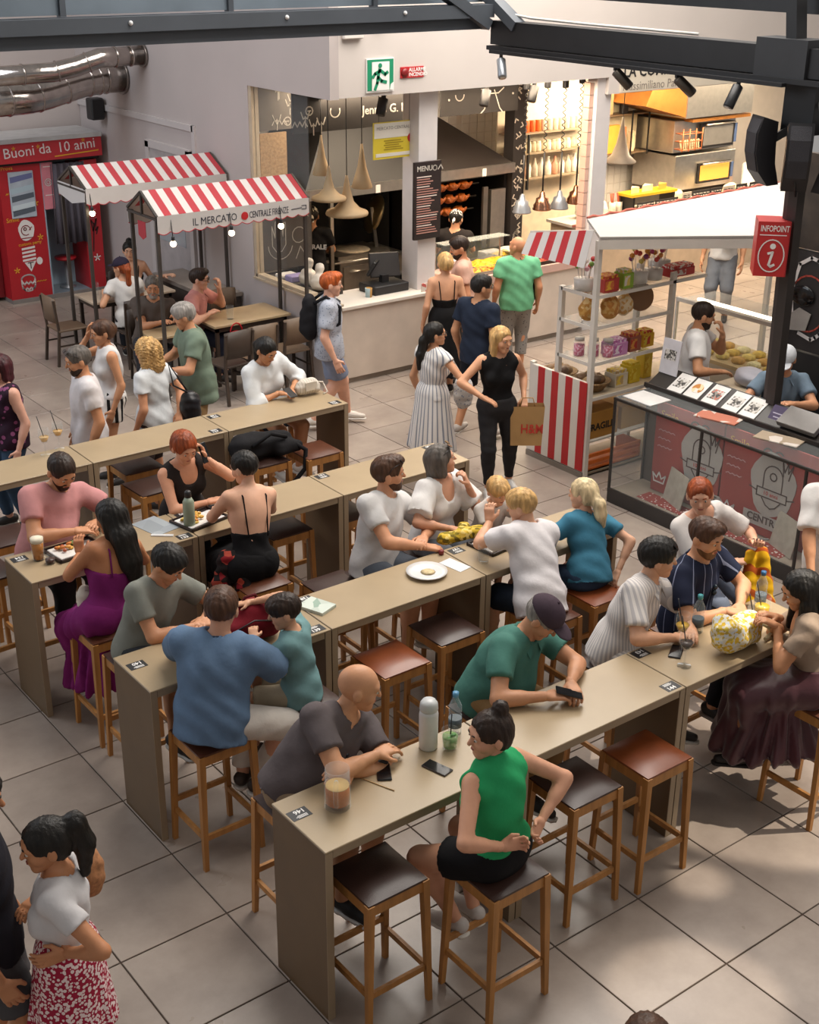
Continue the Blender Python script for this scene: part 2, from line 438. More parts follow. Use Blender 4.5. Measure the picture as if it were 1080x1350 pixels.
# steel of the gallery over the hall
M_STEEL = mat('4b5057', rough=0.5, var=0.08, scale=3, spec=0.4); M_BLACK = mat('1d1d1f', rough=0.45, var=0.15, scale=5); M_GALV = mat('9a9fa6', rough=0.35, metal=0.6)
b1 = MB(); b1.box(-6, 6.50, 4.27, 3.0, 6.72, 4.39); b1.box(-6, 6.58, 4.16, 3.0, 6.64, 4.39)
gb = thing('steel_beam', 'long grey steel beam spanning the hall under the roof glazing', 'beam', (-1.5, 6.6, 4.16))
part('beam', b1, M_STEEL, gb)
for x in (-0.9, 0.6, 1.9): part('bolt', MB().ball((x, 6.495, 4.34), 0.02, 8, 6), mat('d5d5d5', rough=0.3), gb)
gl = MB()
g2 = thing('roof_glazing', 'row of blue-grey glazing panels above the long grey beam', 'glazing', (-1.5, 6.9, 4.4))
for k in range(6):
    x = -6 + k*1.55
    part('glazing_panel', MB().box(x, 6.75, 4.40, x+1.50, 6.78, 5.1), mat('6f7a84', rough=0.25, var=0.12, scale=2, spec=0.6), g2)
    part('mullion', MB().box(x+1.50, 6.72, 4.38, x+1.55, 6.80, 5.1), M_STEEL, g2)
rb = thing('black_beam', 'heavy black steel girder with truss braces carrying the spotlights', 'beam', (3.1, 3.5, 3.95))
b2 = MB(); b2.box(3.0, -1.0, 4.02, 3.2, 6.55, 4.24); b2.box(2.95, -1.0, 3.97, 3.25, 6.55, 4.01); part('girder', b2, M_BLACK, rb)
part('upper_chord', MB().box(3.3, -1.0, 4.47, 3.42, 7.5, 4.60), M_BLACK, rb)
part('gusset_plate', MB().box(2.97, 2.75, 4.00, 3.22, 3.25, 4.30), mat('2b2c2f', rough=0.5), rb)
for a, c in (((3.1, 2.95, 4.2), (3.1, 3.05, 4.9)), ((3.1, 2.5, 4.2), (3.1, 1.5, 4.9)), ((3.05, 6.2, 4.2), (3.05, 7.4, 4.9)), ((2.95, 6.55, 4.2), (1.6, 6.55, 4.95))):
    part('brace', MB().bar(a, c, 0.13, 0.10), M_STEEL if a[1] > 6 else M_BLACK, rb)
part('cable', MB().tube([(3.05, 6.5, 4.32), (3.12, 6.1, 4.28), (3.12, 5.3, 4.27), (3.14, 4.0, 4.265)], 0.012, 6), mat('cfcac2'), rb)
part('light_rail', MB().box(2.90, 2.9, 3.945, 2.96, 6.45, 3.975), M_BLACK, rb)
M_SPOT = mat('5d564e', rough=0.3, metal=0.7)
spots_at = [((2.93, 6.3, 3.90), (-0.06, -0.10, -0.16), 'first silver-grey spotlight at the far left end of the black girder', M_GALV), ((2.93, 4.75, 3.92), (0.10, -0.10, -0.14), 'bronze spotlight right of the silver one on the black girder', M_SPOT), ((2.93, 4.02, 3.92), (0.12, -0.09, -0.13), 'bronze spotlight in front of the pale name board on the girder', M_SPOT), ((2.93, 3.35, 3.92), (-0.10, 0.0, -0.16), 'dark spotlight nearest the column, tilted left on the girder', M_BLACK)]
for (a, dv, lb, mm) in spots_at:
    t = thing('spotlight', lb, 'spotlight', a, group='girder spotlights')
    dv = Vector(dv).normalized(); a = Vector(a)
    part('can', MB().lathe([(0.03, 0), (0.045, 0.01), (0.045, 0.19), (0.04, 0.20)], a, 14, axis=dv), mm, t)
    part('lens', MB().lathe([(0.038, 0.202), (0.001, 0.204)], a, 14, axis=dv), mat('b8b0a4', rough=0.2), t)
    part('bracket', MB().box(a.x-0.012, a.y-0.012, a.z, a.x+0.012, a.y+0.012, 3.95), M_BLACK, t)

# ventilation ducts
M_DUCT = mat('b3aaa4', rough=0.18, metal=1.0, var=0.15, scale=9, bump=0.15, bscale=25)
def duct(pts, r, label, rings):
    t = thing('ventilation_duct', label, 'duct', pts[0])
    part('pipe', MB().tube(pts, r, 20), M_DUCT, t)
    P = [Vector(q) for q in pts]
    for k, f in rings:
        c = P[k].lerp(P[k+1], f); ax = (P[k+1]-P[k]).normalized()
        part('seam_ring', MB().lathe([(r, -0.012), (r+0.012, -0.008), (r+0.012, 0.008), (r, 0.012)], c, 20, axis=ax), M_DUCT, t)
    c = P[-1]; ax = (P[-1]-P[-2]).normalized()
    part('wall_flange', MB().lathe([(r+0.03, -0.03), (r+0.03, -0.005), (r, -0.0)], c, 20, axis=ax), mat('8f8782', rough=0.3, metal=0.9), t)
duct([(0.4, 13.5, 2.94), (1.0, 13.55, 2.95), (1.25, 13.58, 2.98), (1.8, 13.65, 3.10), (2.1, 13.68, 3.13), (2.43, 13.68, 3.13)], 0.20, 'lower thick silver duct bending into the grey wall', [(0, .5), (1, .5), (2, .5), (3, .3), (3, .8), (4, .2)])
duct([(0.4, 13.2, 3.28), (1.2, 13.15, 3.30), (1.5, 13.08, 3.36), (1.8, 13.0, 3.46), (2.43, 13.0, 3.47)], 0.125, 'upper slimmer silver duct ending in a round flange', [(0, .5), (1, .2), (2, .5), (3, .35), (3, .7)])
ws = thing('wall_speaker', 'small black box speaker mounted in the corner under the ducts', 'speaker', (2.3, 14.3, 2.6))
part('cabinet', MB().box(2.20, 14.25, 2.50, 2.40, 14.45, 2.80, b=0.02), M_BLACK, ws)
part('wall_bracket', MB().box(2.38, 14.32, 2.6, 2.44, 14.38, 2.7), M_BLACK, ws)
for a, lb in ((2.60, 'white junction box at the corner of the pale upper wall'), (3.05, 'small white detector beside the junction box under the grey beam')):
    w = 0.26 if a < 3 else 0.12
    t = tag(MB().box(a, YF-0.06, 4.05-(0.10 if a < 3 else -0.02), a+w, YF, 4.22, b=0.01).build('junction_box', mat('d9d2cc', rough=0.5)), lb, 'box')

# signs on the fascia
sg = thing('exit_sign', 'green and white emergency exit sign with a running figure', 'sign', (3.11, YF-0.02, 3.38))
part('board', MB().box(2.92, YF-0.02, 3.37, 3.30, YF, 3.73), mat('e6e4e0', rough=0.4, var=0.02), sg)
GRN = mat('1f8a63', rough=0.4, var=0.03)
part('green_band', MB().box(2.93, YF-0.024, 3.39, 3.29, YF-0.021, 3.72), GRN, sg)
part('door_field', MB().box(2.99, YF-0.028, 3.39, 3.23, YF-0.025, 3.695), mat('ece9e4', rough=0.4, var=0.02), sg)
Mx = frame((2.92, YF-0.030, 3.37), (1, 0, 0), (0, 0, 1))
part('figure', strokes([[(.17, .24), (.15, .15)], [(.18, .23), (.11, .20), (.08, .165)], [(.19, .23), (.25, .19), (.28, .21)], [(.155, .16), (.20, .12), (.26, .105)], [(.15, .16), (.14, .10), (.11, .035)]], 0.036, Mx), GRN, sg)
part('head', MB().lathe([(0.026, 0), (0.026, 0.004)], (3.10, YF-0.029, 3.655), 14, axis=(0, -1, 0)), GRN, sg)
part('arrow_mark', MB().prism([(3.235, YF-0.026, 3.39), (3.285, YF-0.026, 3.39), (3.285, YF-0.026, 3.47), (3.25, YF-0.026, 3.45)], 0.004, (0, -1, 0)), mat('ece9e4', rough=0.4, var=0.02), sg)
al = thing('fire_alarm_sign', 'small red fire alarm sign with a round call point', 'sign', (3.55, YF-0.01, 3.5))
RED = mat('b8272c', rough=0.45, var=0.04)
part('board', MB().box(3.40, YF-0.012, 3.50, 3.73, YF, 3.62), RED, al)
part('call_point', MB().lathe([(0.05, 0), (0.045, 0.02), (0.01, 0.025)], (3.455, YF-0.012, 3.56), 16, axis=(0, -1, 0)), mat('7c1518', rough=0.4), al)
WHT = mat('efebe6', rough=0.5, var=0.02)
wtext('lettering', 'ALLARME', 0.058, frame((3.515, YF-0.0135, 3.585), (1, 0, 0), (0, 0, 1)), WHT, al, bold=0.001)
wtext('lettering', 'INCENDIO', 0.055, frame((3.515, YF-0.0135, 3.535), (1, 0, 0), (0, 0, 1)), WHT, al, bold=0.001)
# ================================================================== long counter tables and stools
M_TOP = mat('a18d70', rough=0.32, var=0.06, scale=3, bump=0.03, bscale=80, spec=0.45)
M_PANEL = mat('644f36', rough=0.5, var=0.07, scale=4, bump=0.04, bscale=60)
M_EDGE = mat('96836a', rough=0.45, var=0.06, scale=5)
ROWS = [0.290, 2.085, 3.790, 5.545]; TD = 0.485; TH = 1.053
XS = [-3.245, -1.985, -0.715, 0.555]
rown = ['front', 'second', 'third', 'farthest']; coln = ['left end', 'middle', 'right end']
M_CARD = mat('232426', rough=0.4); M_INK = mat('e8e6e2', rough=0.6, var=0.0)
def table(x0, x1, y0, label):
    t = thing('counter_table', label, 'table', ((x0+x1)/2, y0+TD/2, 0), group='long counter tables in four rows')
    g = 0.004
    part('tabletop', MB().box(x0+g, y0, TH-0.012, x1-g, y0+TD, TH, b=0.003), M_TOP, t)
    part('apron', MB().box(x0+0.05, y0+0.004, TH-0.055, x1-0.05, y0+TD-0.004, TH-0.012), M_EDGE, t)
    for xa in (x0+g, x1-g-0.042):
        e = part('side_panel', MB().box(xa, y0+0.004, 0, xa+0.042, y0+TD-0.004, TH-0.012, b=0.002), M_PANEL, t)
        part('edge_band', MB().box(xa, y0, 0, xa+0.042, y0+0.0038, TH-0.012), M_EDGE, e)
    return t
def card(x, y, txt, rz, label, z=TH):
    t = thing('table_number_card', label, 'card', (x, y, z), rz, 'black table number cards')
    MB().box(-0.055, -0.04, 0.0, 0.055, 0.04, 0.0015).build('plate', M_CARD, t)
    textmesh('lettering', txt, 0.042, frame((-0.04, -0.018, 0.0016), (1, 0, 0), (0, 1, 0)), M_INK, t, depth=0.0004, bold=0.001)
    s = MB()
    for k in range(3): s.box(-0.035, 0.012+k*0.008, 0.0015, 0.02+0.01*(k % 2), 0.016+k*0.008, 0.0021)
    s.build('small_print', M_INK, t)
    return t
TABLES = []
for r, y0 in enumerate(ROWS):
    for c in range(3):
        if r == 3 and c == 0: pass
        TABLES.append(table(XS[c], XS[c+1], y0, '%s table of the %s row of beige counter tables' % (coln[c], rown[r])))
if True:
    TABLES.append(table(XS[0]-1.27, XS[0], ROWS[3], 'extra beige counter table at the left edge in the farthest row'))
tn = [[146, 145, 144, 143], [142, 141, 140, 139], [136, 135, 134, 133], [132, 131, 130, 129]]
CARDL = ['black number card at the left end of the front row', 'black number card beside the mojito on the front row', 'black number card at the near edge where middle and right front tables meet', 'black number card beside the striped shirt on the front row',
         'black number card at the left end of the second row', 'black number card at the near edge beside the boy in teal', 'black number card behind the pale green menu on the second row', 'black number card next to the yellow scarf on the second row',
         'black number card at the left end of the third row', 'black number card at the foot of the sage green bottle', 'black number card behind the grey menu sheet on the third row', 'black number card at the middle joint of the third row behind the bearded man', 'black number card at the right end of the third row',
         'black number card at the far edge of the joint in the farthest row', 'black number card at the near edge of the joint in the farthest row', 'black number card at the right end of the farthest row']
cardpos = [(0, XS[0]+0.07, .33), (0, XS[1]+0.10, .43), (0, XS[2]-0.07, .06), (0, XS[2]+0.07, .43), (1, XS[0]+0.08, .32), (1, XS[1]-0.08, .06), (1, XS[1]+0.08, .43), (1, XS[2]+0.08, .42), (2, XS[0]+0.08, .40), (2, XS[1]-0.08, .06), (2, XS[1]+0.09, .40), (2, XS[2]+0.08, .42), (2, XS[3]-0.10, .42), (3, XS[2]+0.08, .40), (3, XS[2]-0.09, .07), (3, XS[3]-0.10, .08)]
for k, (r, x, dy) in enumerate(cardpos):
    n = str([146, 145, 144, 143, 140, 139, 138, 137, 134, 133, 132, 131, 130, 128, 127, 126][k])
    card(x, ROWS[r]+dy, n, math.pi if dy > .2 else 0.0, CARDL[k])

M_OAK = mat('a8743c', rough=0.5, var=0.22, scale=3.5, stretch=(6, 6, 0.8), bump=0.08, bscale=50)
M_OAK2 = mat('8a5a30', rough=0.5, var=0.22, scale=3.5, stretch=(6, 6, 0.8), bump=0.08, bscale=50)
M_LEATHER = {'dark': mat('3a2620', rough=0.38, var=0.12, scale=8, bump=0.08, bscale=150, spec=0.5), 'tan': mat('7a3d1d', rough=0.34, var=0.12, scale=8, bump=0.08, bscale=150, spec=0.5), 'brown': mat('56301f', rough=0.36, var=0.12, scale=8, bump=0.08, bscale=150, spec=0.5)}
SH = 0.80
def stool_meshes():
    out = {}
    w = 0.185
    legs = []
    for sx in (-1, 1):
        for sy in (-1, 1):
            m = MB(); x, y = sx*(w-0.018), sy*(w-0.018); bx, by = sx*(w+0.006), sy*(w+0.006); a = 0.020; c = 0.014
            vs = [(bx-c, by-c, 0), (bx+c, by-c, 0), (bx+c, by+c, 0), (bx-c, by+c, 0), (x-a, y-a, SH-0.03), (x+a, y-a, SH-0.03), (x+a, y+a, SH-0.03), (x-a, y+a, SH-0.03)]
            m.add(vs, [(0,3,2,1),(4,5,6,7),(0,1,5,4),(1,2,6,5),(2,3,7,6),(3,0,4,7)]); legs.append(('leg', m.mesh('stool_leg')))
    out['leg'] = legs
    rails = []
    for sx in (-1, 1):
        rails.append(('seat_rail', MB().box(sx*(w-0.018)-0.011, -w+0.03, SH-0.095, sx*(w-0.018)+0.011, w-0.03, SH-0.03).mesh('seat_rail')))
        rails.append(('seat_rail', MB().box(-w+0.03, sx*(w-0.018)-0.011, SH-0.095, w-0.03, sx*(w-0.018)+0.011, SH-0.03).mesh('seat_rail')))
        rails.append(('stretcher', MB().box(sx*(w-0.006)-0.010, -w+0.02, 0.20, sx*(w-0.006)+0.010, w-0.02, 0.235).mesh('stretcher')))
        rails.append(('stretcher', MB().box(-w+0.02, sx*(w-0.006)-0.010, 0.27 if sx > 0 else 0.20, w-0.02, sx*(w-0.006)+0.010, 0.305 if sx > 0 else 0.235).mesh('stretcher')))
    out['rails'] = rails
    # cushion: gently domed pad
    N = 8; vs = []; fs = []; h = w-0.006
    for i in range(N+1):
        for j in range(N+1):
            u, v = -1+2*i/N, -1+2*j/N
            dz = 0.022*(1-abs(u)**4)*(1-abs(v)**4)
            vs.append((u*h, v*h, SH-0.022+dz))
    for i in range(N):
        for j in range(N): fs.append((i*(N+1)+j, (i+1)*(N+1)+j, (i+1)*(N+1)+j+1, i*(N+1)+j+1))
    m = MB(); m.add(vs, fs, True); m.box(-h, -h, SH-0.035, h, h, SH-0.0225); out['pad'] = m.mesh('seat_pad')
    return out
SM = stool_meshes()
STOOLS = []
def stool(x, y, label, leather='dark', rz=0.0, wood=None):
    t = thing('bar_stool', label, 'stool', (x, y, 0), rz, 'wooden bar stools at the counter tables')
    wood = wood or M_OAK
    for k in SM['leg'] + SM['rails']:
        me = k[1].copy() if wood is not M_OAK else k[1]
        if not me.materials: me.materials.append(wood)
        link(k[0], me, t)
    me = SM['pad'].copy(); me.materials.append(M_LEATHER[leather]); link('seat_pad', me, t)
    STOOLS.append(t); return t
# ================================================================== people: bodies and clothes grown as smooth implicit surfaces
A_ = np.array
def nrm(v):
    v = np.asarray(v, float); return v/max(1e-9, np.linalg.norm(v))
def cap(a, b, ra, rb=None, k=0.02, flat=None, s=1.0, ca=False, cb=False, op='add', grow=0.0):
    """tapered capsule a-b; flat: axis squeezed by factor s; ca / cb: ends cut flat"""
    rb = ra if rb is None else rb
    return dict(t='c', a=np.asarray(a, float), b=np.asarray(b, float), ra=ra+grow, rb=rb+grow, k=k, n=None if flat is None else nrm(flat), s=s, ca=ca, cb=cb, op=op)
def ell(c, R, r, k=0.02, op='add', grow=0.0):
    return dict(t='e', c=np.asarray(c, float), R=np.asarray(R, float), r=np.asarray(r, float)+grow, k=k, op=op)
def cut(p, n, k=0.0):
    """keep only the side opposite to n"""
    return dict(t='p', p=np.asarray(p, float), n=nrm(n), op='cut', k=k)
def _bounds(q):
    if q['t'] == 'c':
        R = max(q['ra'], q['rb']); return np.minimum(q['a'], q['b'])-R, np.maximum(q['a'], q['b'])+R
    R = q['r'].max(); return q['c']-R, q['c']+R
def _dist(q, P):
    if q['t'] == 'c':
        ab = q['b']-q['a']; L2 = max(1e-9, ab@ab); v = P-q['a']; t0 = (v@ab)/L2; t = np.clip(t0, 0, 1)
        w = v-t[..., None]*ab
        if q['n'] is not None:
            w = w+(w@q['n'])[..., None]*q['n']*(q['s']-1)
        d = np.sqrt((w*w).sum(-1))-(q['ra']+(q['rb']-q['ra'])*t)
        L = math.sqrt(L2)
        if q['cb']: d = np.maximum(d, (t0-1)*L)
        if q['ca']: d = np.maximum(d, -t0*L)
        return d
    if q['t'] == 'e':
        v = (P-q['c'])@q['R'].T; k0 = np.sqrt(((v/q['r'])**2).sum(-1)); k1 = np.sqrt(((v/q['r']**2)**2).sum(-1))
        return np.where(k1 > 1e-9, k0*(k0-1)/np.maximum(k1, 1e-9), -q['r'].min())
    return (P-q['p'])@q['n']

def surface(prims, h, noise=None):
    """mesh the union of the primitives (surface nets on a grid of pitch h)"""
    adds = [q for q in prims if q['op'] == 'add']
    lo = np.min([_bounds(q)[0] for q in adds], 0)-3*h; hi = np.max([_bounds(q)[1] for q in adds], 0)+3*h
    n = np.ceil((hi-lo)/h).astype(int)+1
    ax = [lo[i]+h*np.arange(n[i]) for i in range(3)]
    F = np.full(n, 0.5, np.float32)
    for q in prims:
        if q['op'] == 'cut':
            g = [ax[i]*q['n'][i] for i in range(3)]
            d = (g[0][:, None, None]+g[1][None, :, None]+g[2][None, None, :])-q['p']@q['n']
            F = np.maximum(F, d.astype(np.float32)); continue
        bl, bh = _bounds(q); m = q['k']+2*h
        i0 = np.clip(np.floor((bl-m-lo)/h).astype(int), 0, n-1); i1 = np.clip(np.ceil((bh+m-lo)/h).astype(int)+1, 1, n)
        if np.any(i1 <= i0): continue
        sl = tuple(slice(i0[i], i1[i]) for i in range(3))
        G = np.stack(np.meshgrid(*[ax[i][sl[i]] for i in range(3)], indexing='ij'), -1)
        d = _dist(q, G).astype(np.float32); f = F[sl]; k = max(q['k'], 1e-4)
        if q['op'] == 'add':
            t = np.clip(0.5+0.5*(f-d)/k, 0, 1); F[sl] = f*(1-t)+d*t-k*t*(1-t)
        else:
            d = -d; t = np.clip(0.5+0.5*(d-f)/k, 0, 1); F[sl] = f*(1-t)+d*t+k*t*(1-t)
    S = F < 0
    c = np.zeros(tuple(n-1), np.int8)
    for a in (0, 1):
        for b in (0, 1):
            for e in (0, 1): c += S[a:n[0]-1+a, b:n[1]-1+b, e:n[2]-1+e]
    act = (c > 0) & (c < 8); idx = np.argwhere(act)
    if len(idx) == 0: return np.zeros((0, 3)), np.zeros((0, 4), int)
    vid = np.full(act.shape, -1, np.int64); vid[act] = np.arange(len(idx))
    acc = np.zeros((len(idx), 3)); cnt = np.zeros(len(idx))
    cor = [(a, b, e) for a in (0, 1) for b in (0, 1) for e in (0, 1)]
    for p in cor:
        for d in range(3):
            if p[d] == 1: continue
            q2 = list(p); q2[d] = 1
            f0 = F[idx[:, 0]+p[0], idx[:, 1]+p[1], idx[:, 2]+p[2]]; f1 = F[idx[:, 0]+q2[0], idx[:, 1]+q2[1], idx[:, 2]+q2[2]]
            m = (f0 < 0) != (f1 < 0); t = np.where(m, f0/np.where(m, f0-f1, 1), 0)
            pt = np.tile(A_(p, float), (len(idx), 1)); pt[:, d] = t
            acc[m] += pt[m]; cnt[m] += 1
    V = lo+h*(idx+acc/cnt[:, None])
    quads = []
    for d in range(3):
        u, w = (d+1) % 3, (d+2) % 3
        sA = [slice(None)]*3; sB = [slice(None)]*3; sA[d] = slice(0, n[d]-1); sB[d] = slice(1, n[d])
        a = S[tuple(sA)]; b = S[tuple(sB)]; e = np.argwhere(a != b)
        e = e[(e[:, u] > 0) & (e[:, w] > 0) & (e[:, u] < n[u]-1) & (e[:, w] < n[w]-1)]
        if not len(e): continue
        fl = a[e[:, 0], e[:, 1], e[:, 2]]
        def at(du, dw):
            q = e.copy(); q[:, u] += du; q[:, w] += dw; return vid[q[:, 0], q[:, 1], q[:, 2]]
        Q = np.stack([at(-1, -1), at(0, -1), at(0, 0), at(-1, 0)], 1); Q[~fl] = Q[~fl][:, ::-1]
        quads.append(Q)
    Q = np.concatenate(quads); Q = Q[(Q >= 0).all(1)]
    if noise is not None:
        # displace along rough normals
        N = np.zeros_like(V); fn = np.cross(V[Q[:, 2]]-V[Q[:, 0]], V[Q[:, 3]]-V[Q[:, 1]])
        for j in range(4): np.add.at(N, Q[:, j], fn)
        N /= np.maximum(1e-12, np.linalg.norm(N, axis=1))[:, None]
        V = V+N*noise(V)[:, None]
    return V, Q

def folds(amp, f=26.0, seed=0, dirv=(0.3, 0.2, 1.0)):
    r = np.random.RandomState(seed); ph = r.rand(8)*6.28; D = nrm(dirv)
    o1 = nrm(np.cross(D, [0.3, 1, 0.2])); o2 = np.cross(D, o1)
    def fn(V):
        a, b, c = V@D, V@o1, V@o2
        w = np.sin(f*1.0*a+5*np.sin(6*b+ph[0])+ph[1])*np.sin(9*b+7*c+ph[2])
        w += 0.5*np.sin(f*2.1*a+8*b+4*np.sin(9*c+ph[3])+ph[4])
        return amp*w*0.7
    return fn
def strands(amp, f=130.0, C=None):
    def fn(V):
        d = V-(V.mean(0) if C is None else C)
        th = np.arctan2(d[:, 1], d[:, 0]); ph = d[:, 2]*12
        return amp*(np.sin(th*22+2.2*np.sin(ph))*0.6+np.sin(f*d[:, 0]+40*d[:, 2])*np.sin(f*d[:, 1]-30*d[:, 2])*0.7)
    return fn

def sm_obj(name, VQ, m, parent, origin):
    """link one or several (verts, quads) as one smooth mesh under parent"""
    if isinstance(VQ, tuple): VQ = [VQ]
    VQ = [q for q in VQ if len(q[0])]
    if not VQ: return None
    vs = np.concatenate([q[0] for q in VQ])-np.asarray(origin); o = 0; qs = []
    for q in VQ: qs.append(q[1]+o); o += len(q[0])
    qs = np.concatenate(qs)
    me = bpy.data.meshes.new(name); me.vertices.add(len(vs)); me.vertices.foreach_set('co', vs.astype(np.float32).ravel())
    me.loops.add(len(qs)*4); me.loops.foreach_set('vertex_index', qs.astype(np.int32).ravel())
    me.polygons.add(len(qs)); me.polygons.foreach_set('loop_start', np.arange(0, len(qs)*4, 4, dtype=np.int32))
    try: me.polygons.foreach_set('loop_total', np.full(len(qs), 4, np.int32))
    except Exception: pass
    me.update(calc_edges=True); me.validate()
    me.polygons.foreach_set('use_smooth', np.ones(len(me.polygons), bool))
    if m: me.materials.append(m)
    return link(name, me, parent)

def ik(a, t, l1, l2, pole):
    """two-bone reach: returns middle joint and the reachable end"""
    a = np.asarray(a, float); t = np.asarray(t, float); d = t-a; L = np.linalg.norm(d)
    mx = (l1+l2)*0.995
    if L > mx: d = d*(mx/L); L = mx; t = a+d
    mn = abs(l1-l2)*1.05+0.02
    if L < mn: d = nrm(d)*mn; L = mn; t = a+d
    x = (l1*l1-l2*l2+L*L)/(2*L); y = math.sqrt(max(0, l1*l1-x*x)); dn = nrm(d)
    p = np.asarray(pole, float); p = p-dn*(p@dn)
    p = nrm(p) if np.linalg.norm(p) > 1e-6 else nrm(np.cross(dn, [0.3, 0.5, 0.8]))
    return a+dn*x+p*y, t

def hand_prims(w, d, palm, side, q, curl, spread=0.12):
    """palm, four unequal fingers and a thumb; w wrist, d along the hand, palm = palm normal, side = towards the thumb"""
    out = []
    d = nrm(d); palm = nrm(palm-d*(palm@d)); side = nrm(np.cross(d, palm))*np.sign(side)
    pc = w+d*0.045*q
    out.append(cap(w-d*0.02*q, w+d*0.015*q, 0.024*q, 0.024*q, k=0.012))
    for o in (-0.026, -0.009, 0.009, 0.026): out.append(cap(w+d*0.02*q+side*o*0.7*q, w+d*0.085*q+side*o*q, 0.015*q, 0.0125*q, k=0.012))
    Ls = {-0.028: 0.060, -0.0095: 0.075, 0.0095: 0.082, 0.028: 0.072}
    for o, L in Ls.items():
        p = w+d*0.088*q+side*o*q; ang = 0.25*curl; dd = nrm(d+side*o/0.028*spread)
        r = 0.0092*q
        for sgm, fr in ((0, 0.45), (1, 0.32), (2, 0.23)):
            ang2 = ang+curl*(0.2+0.75*sgm); v = dd*math.cos(ang2)+palm*math.sin(ang2)
            p2 = p+v*L*fr*q; out.append(cap(p, p2, r, r*0.92, k=0.004)); p = p2; r *= 0.93
    b = w+d*0.025*q+side*0.026*q; t1 = b+nrm(d*0.7+side*0.75+palm*0.35)*0.042*q; t2 = t1+nrm(d*1.0+side*0.15+palm*(0.25+0.4*curl))*0.032*q
    out += [cap(b, t1, 0.0145*q, 0.011*q, k=0.010), cap(t1, t2, 0.0108*q, 0.009*q, k=0.004)]
    return out

HAIRC = {'black': '17130f', 'darkbrown': '2b1c13', 'brown': '4a3020', 'lightbrown': '6b4a2e', 'blond': 'c29a62', 'paleblond': 'd3bd94', 'red': '8a3f1a', 'ginger': 'a8501f', 'grey': '8d8781', 'greydark': '5e5751', 'burgundy': '3d0f18', 'white': 'c9c2b6'}

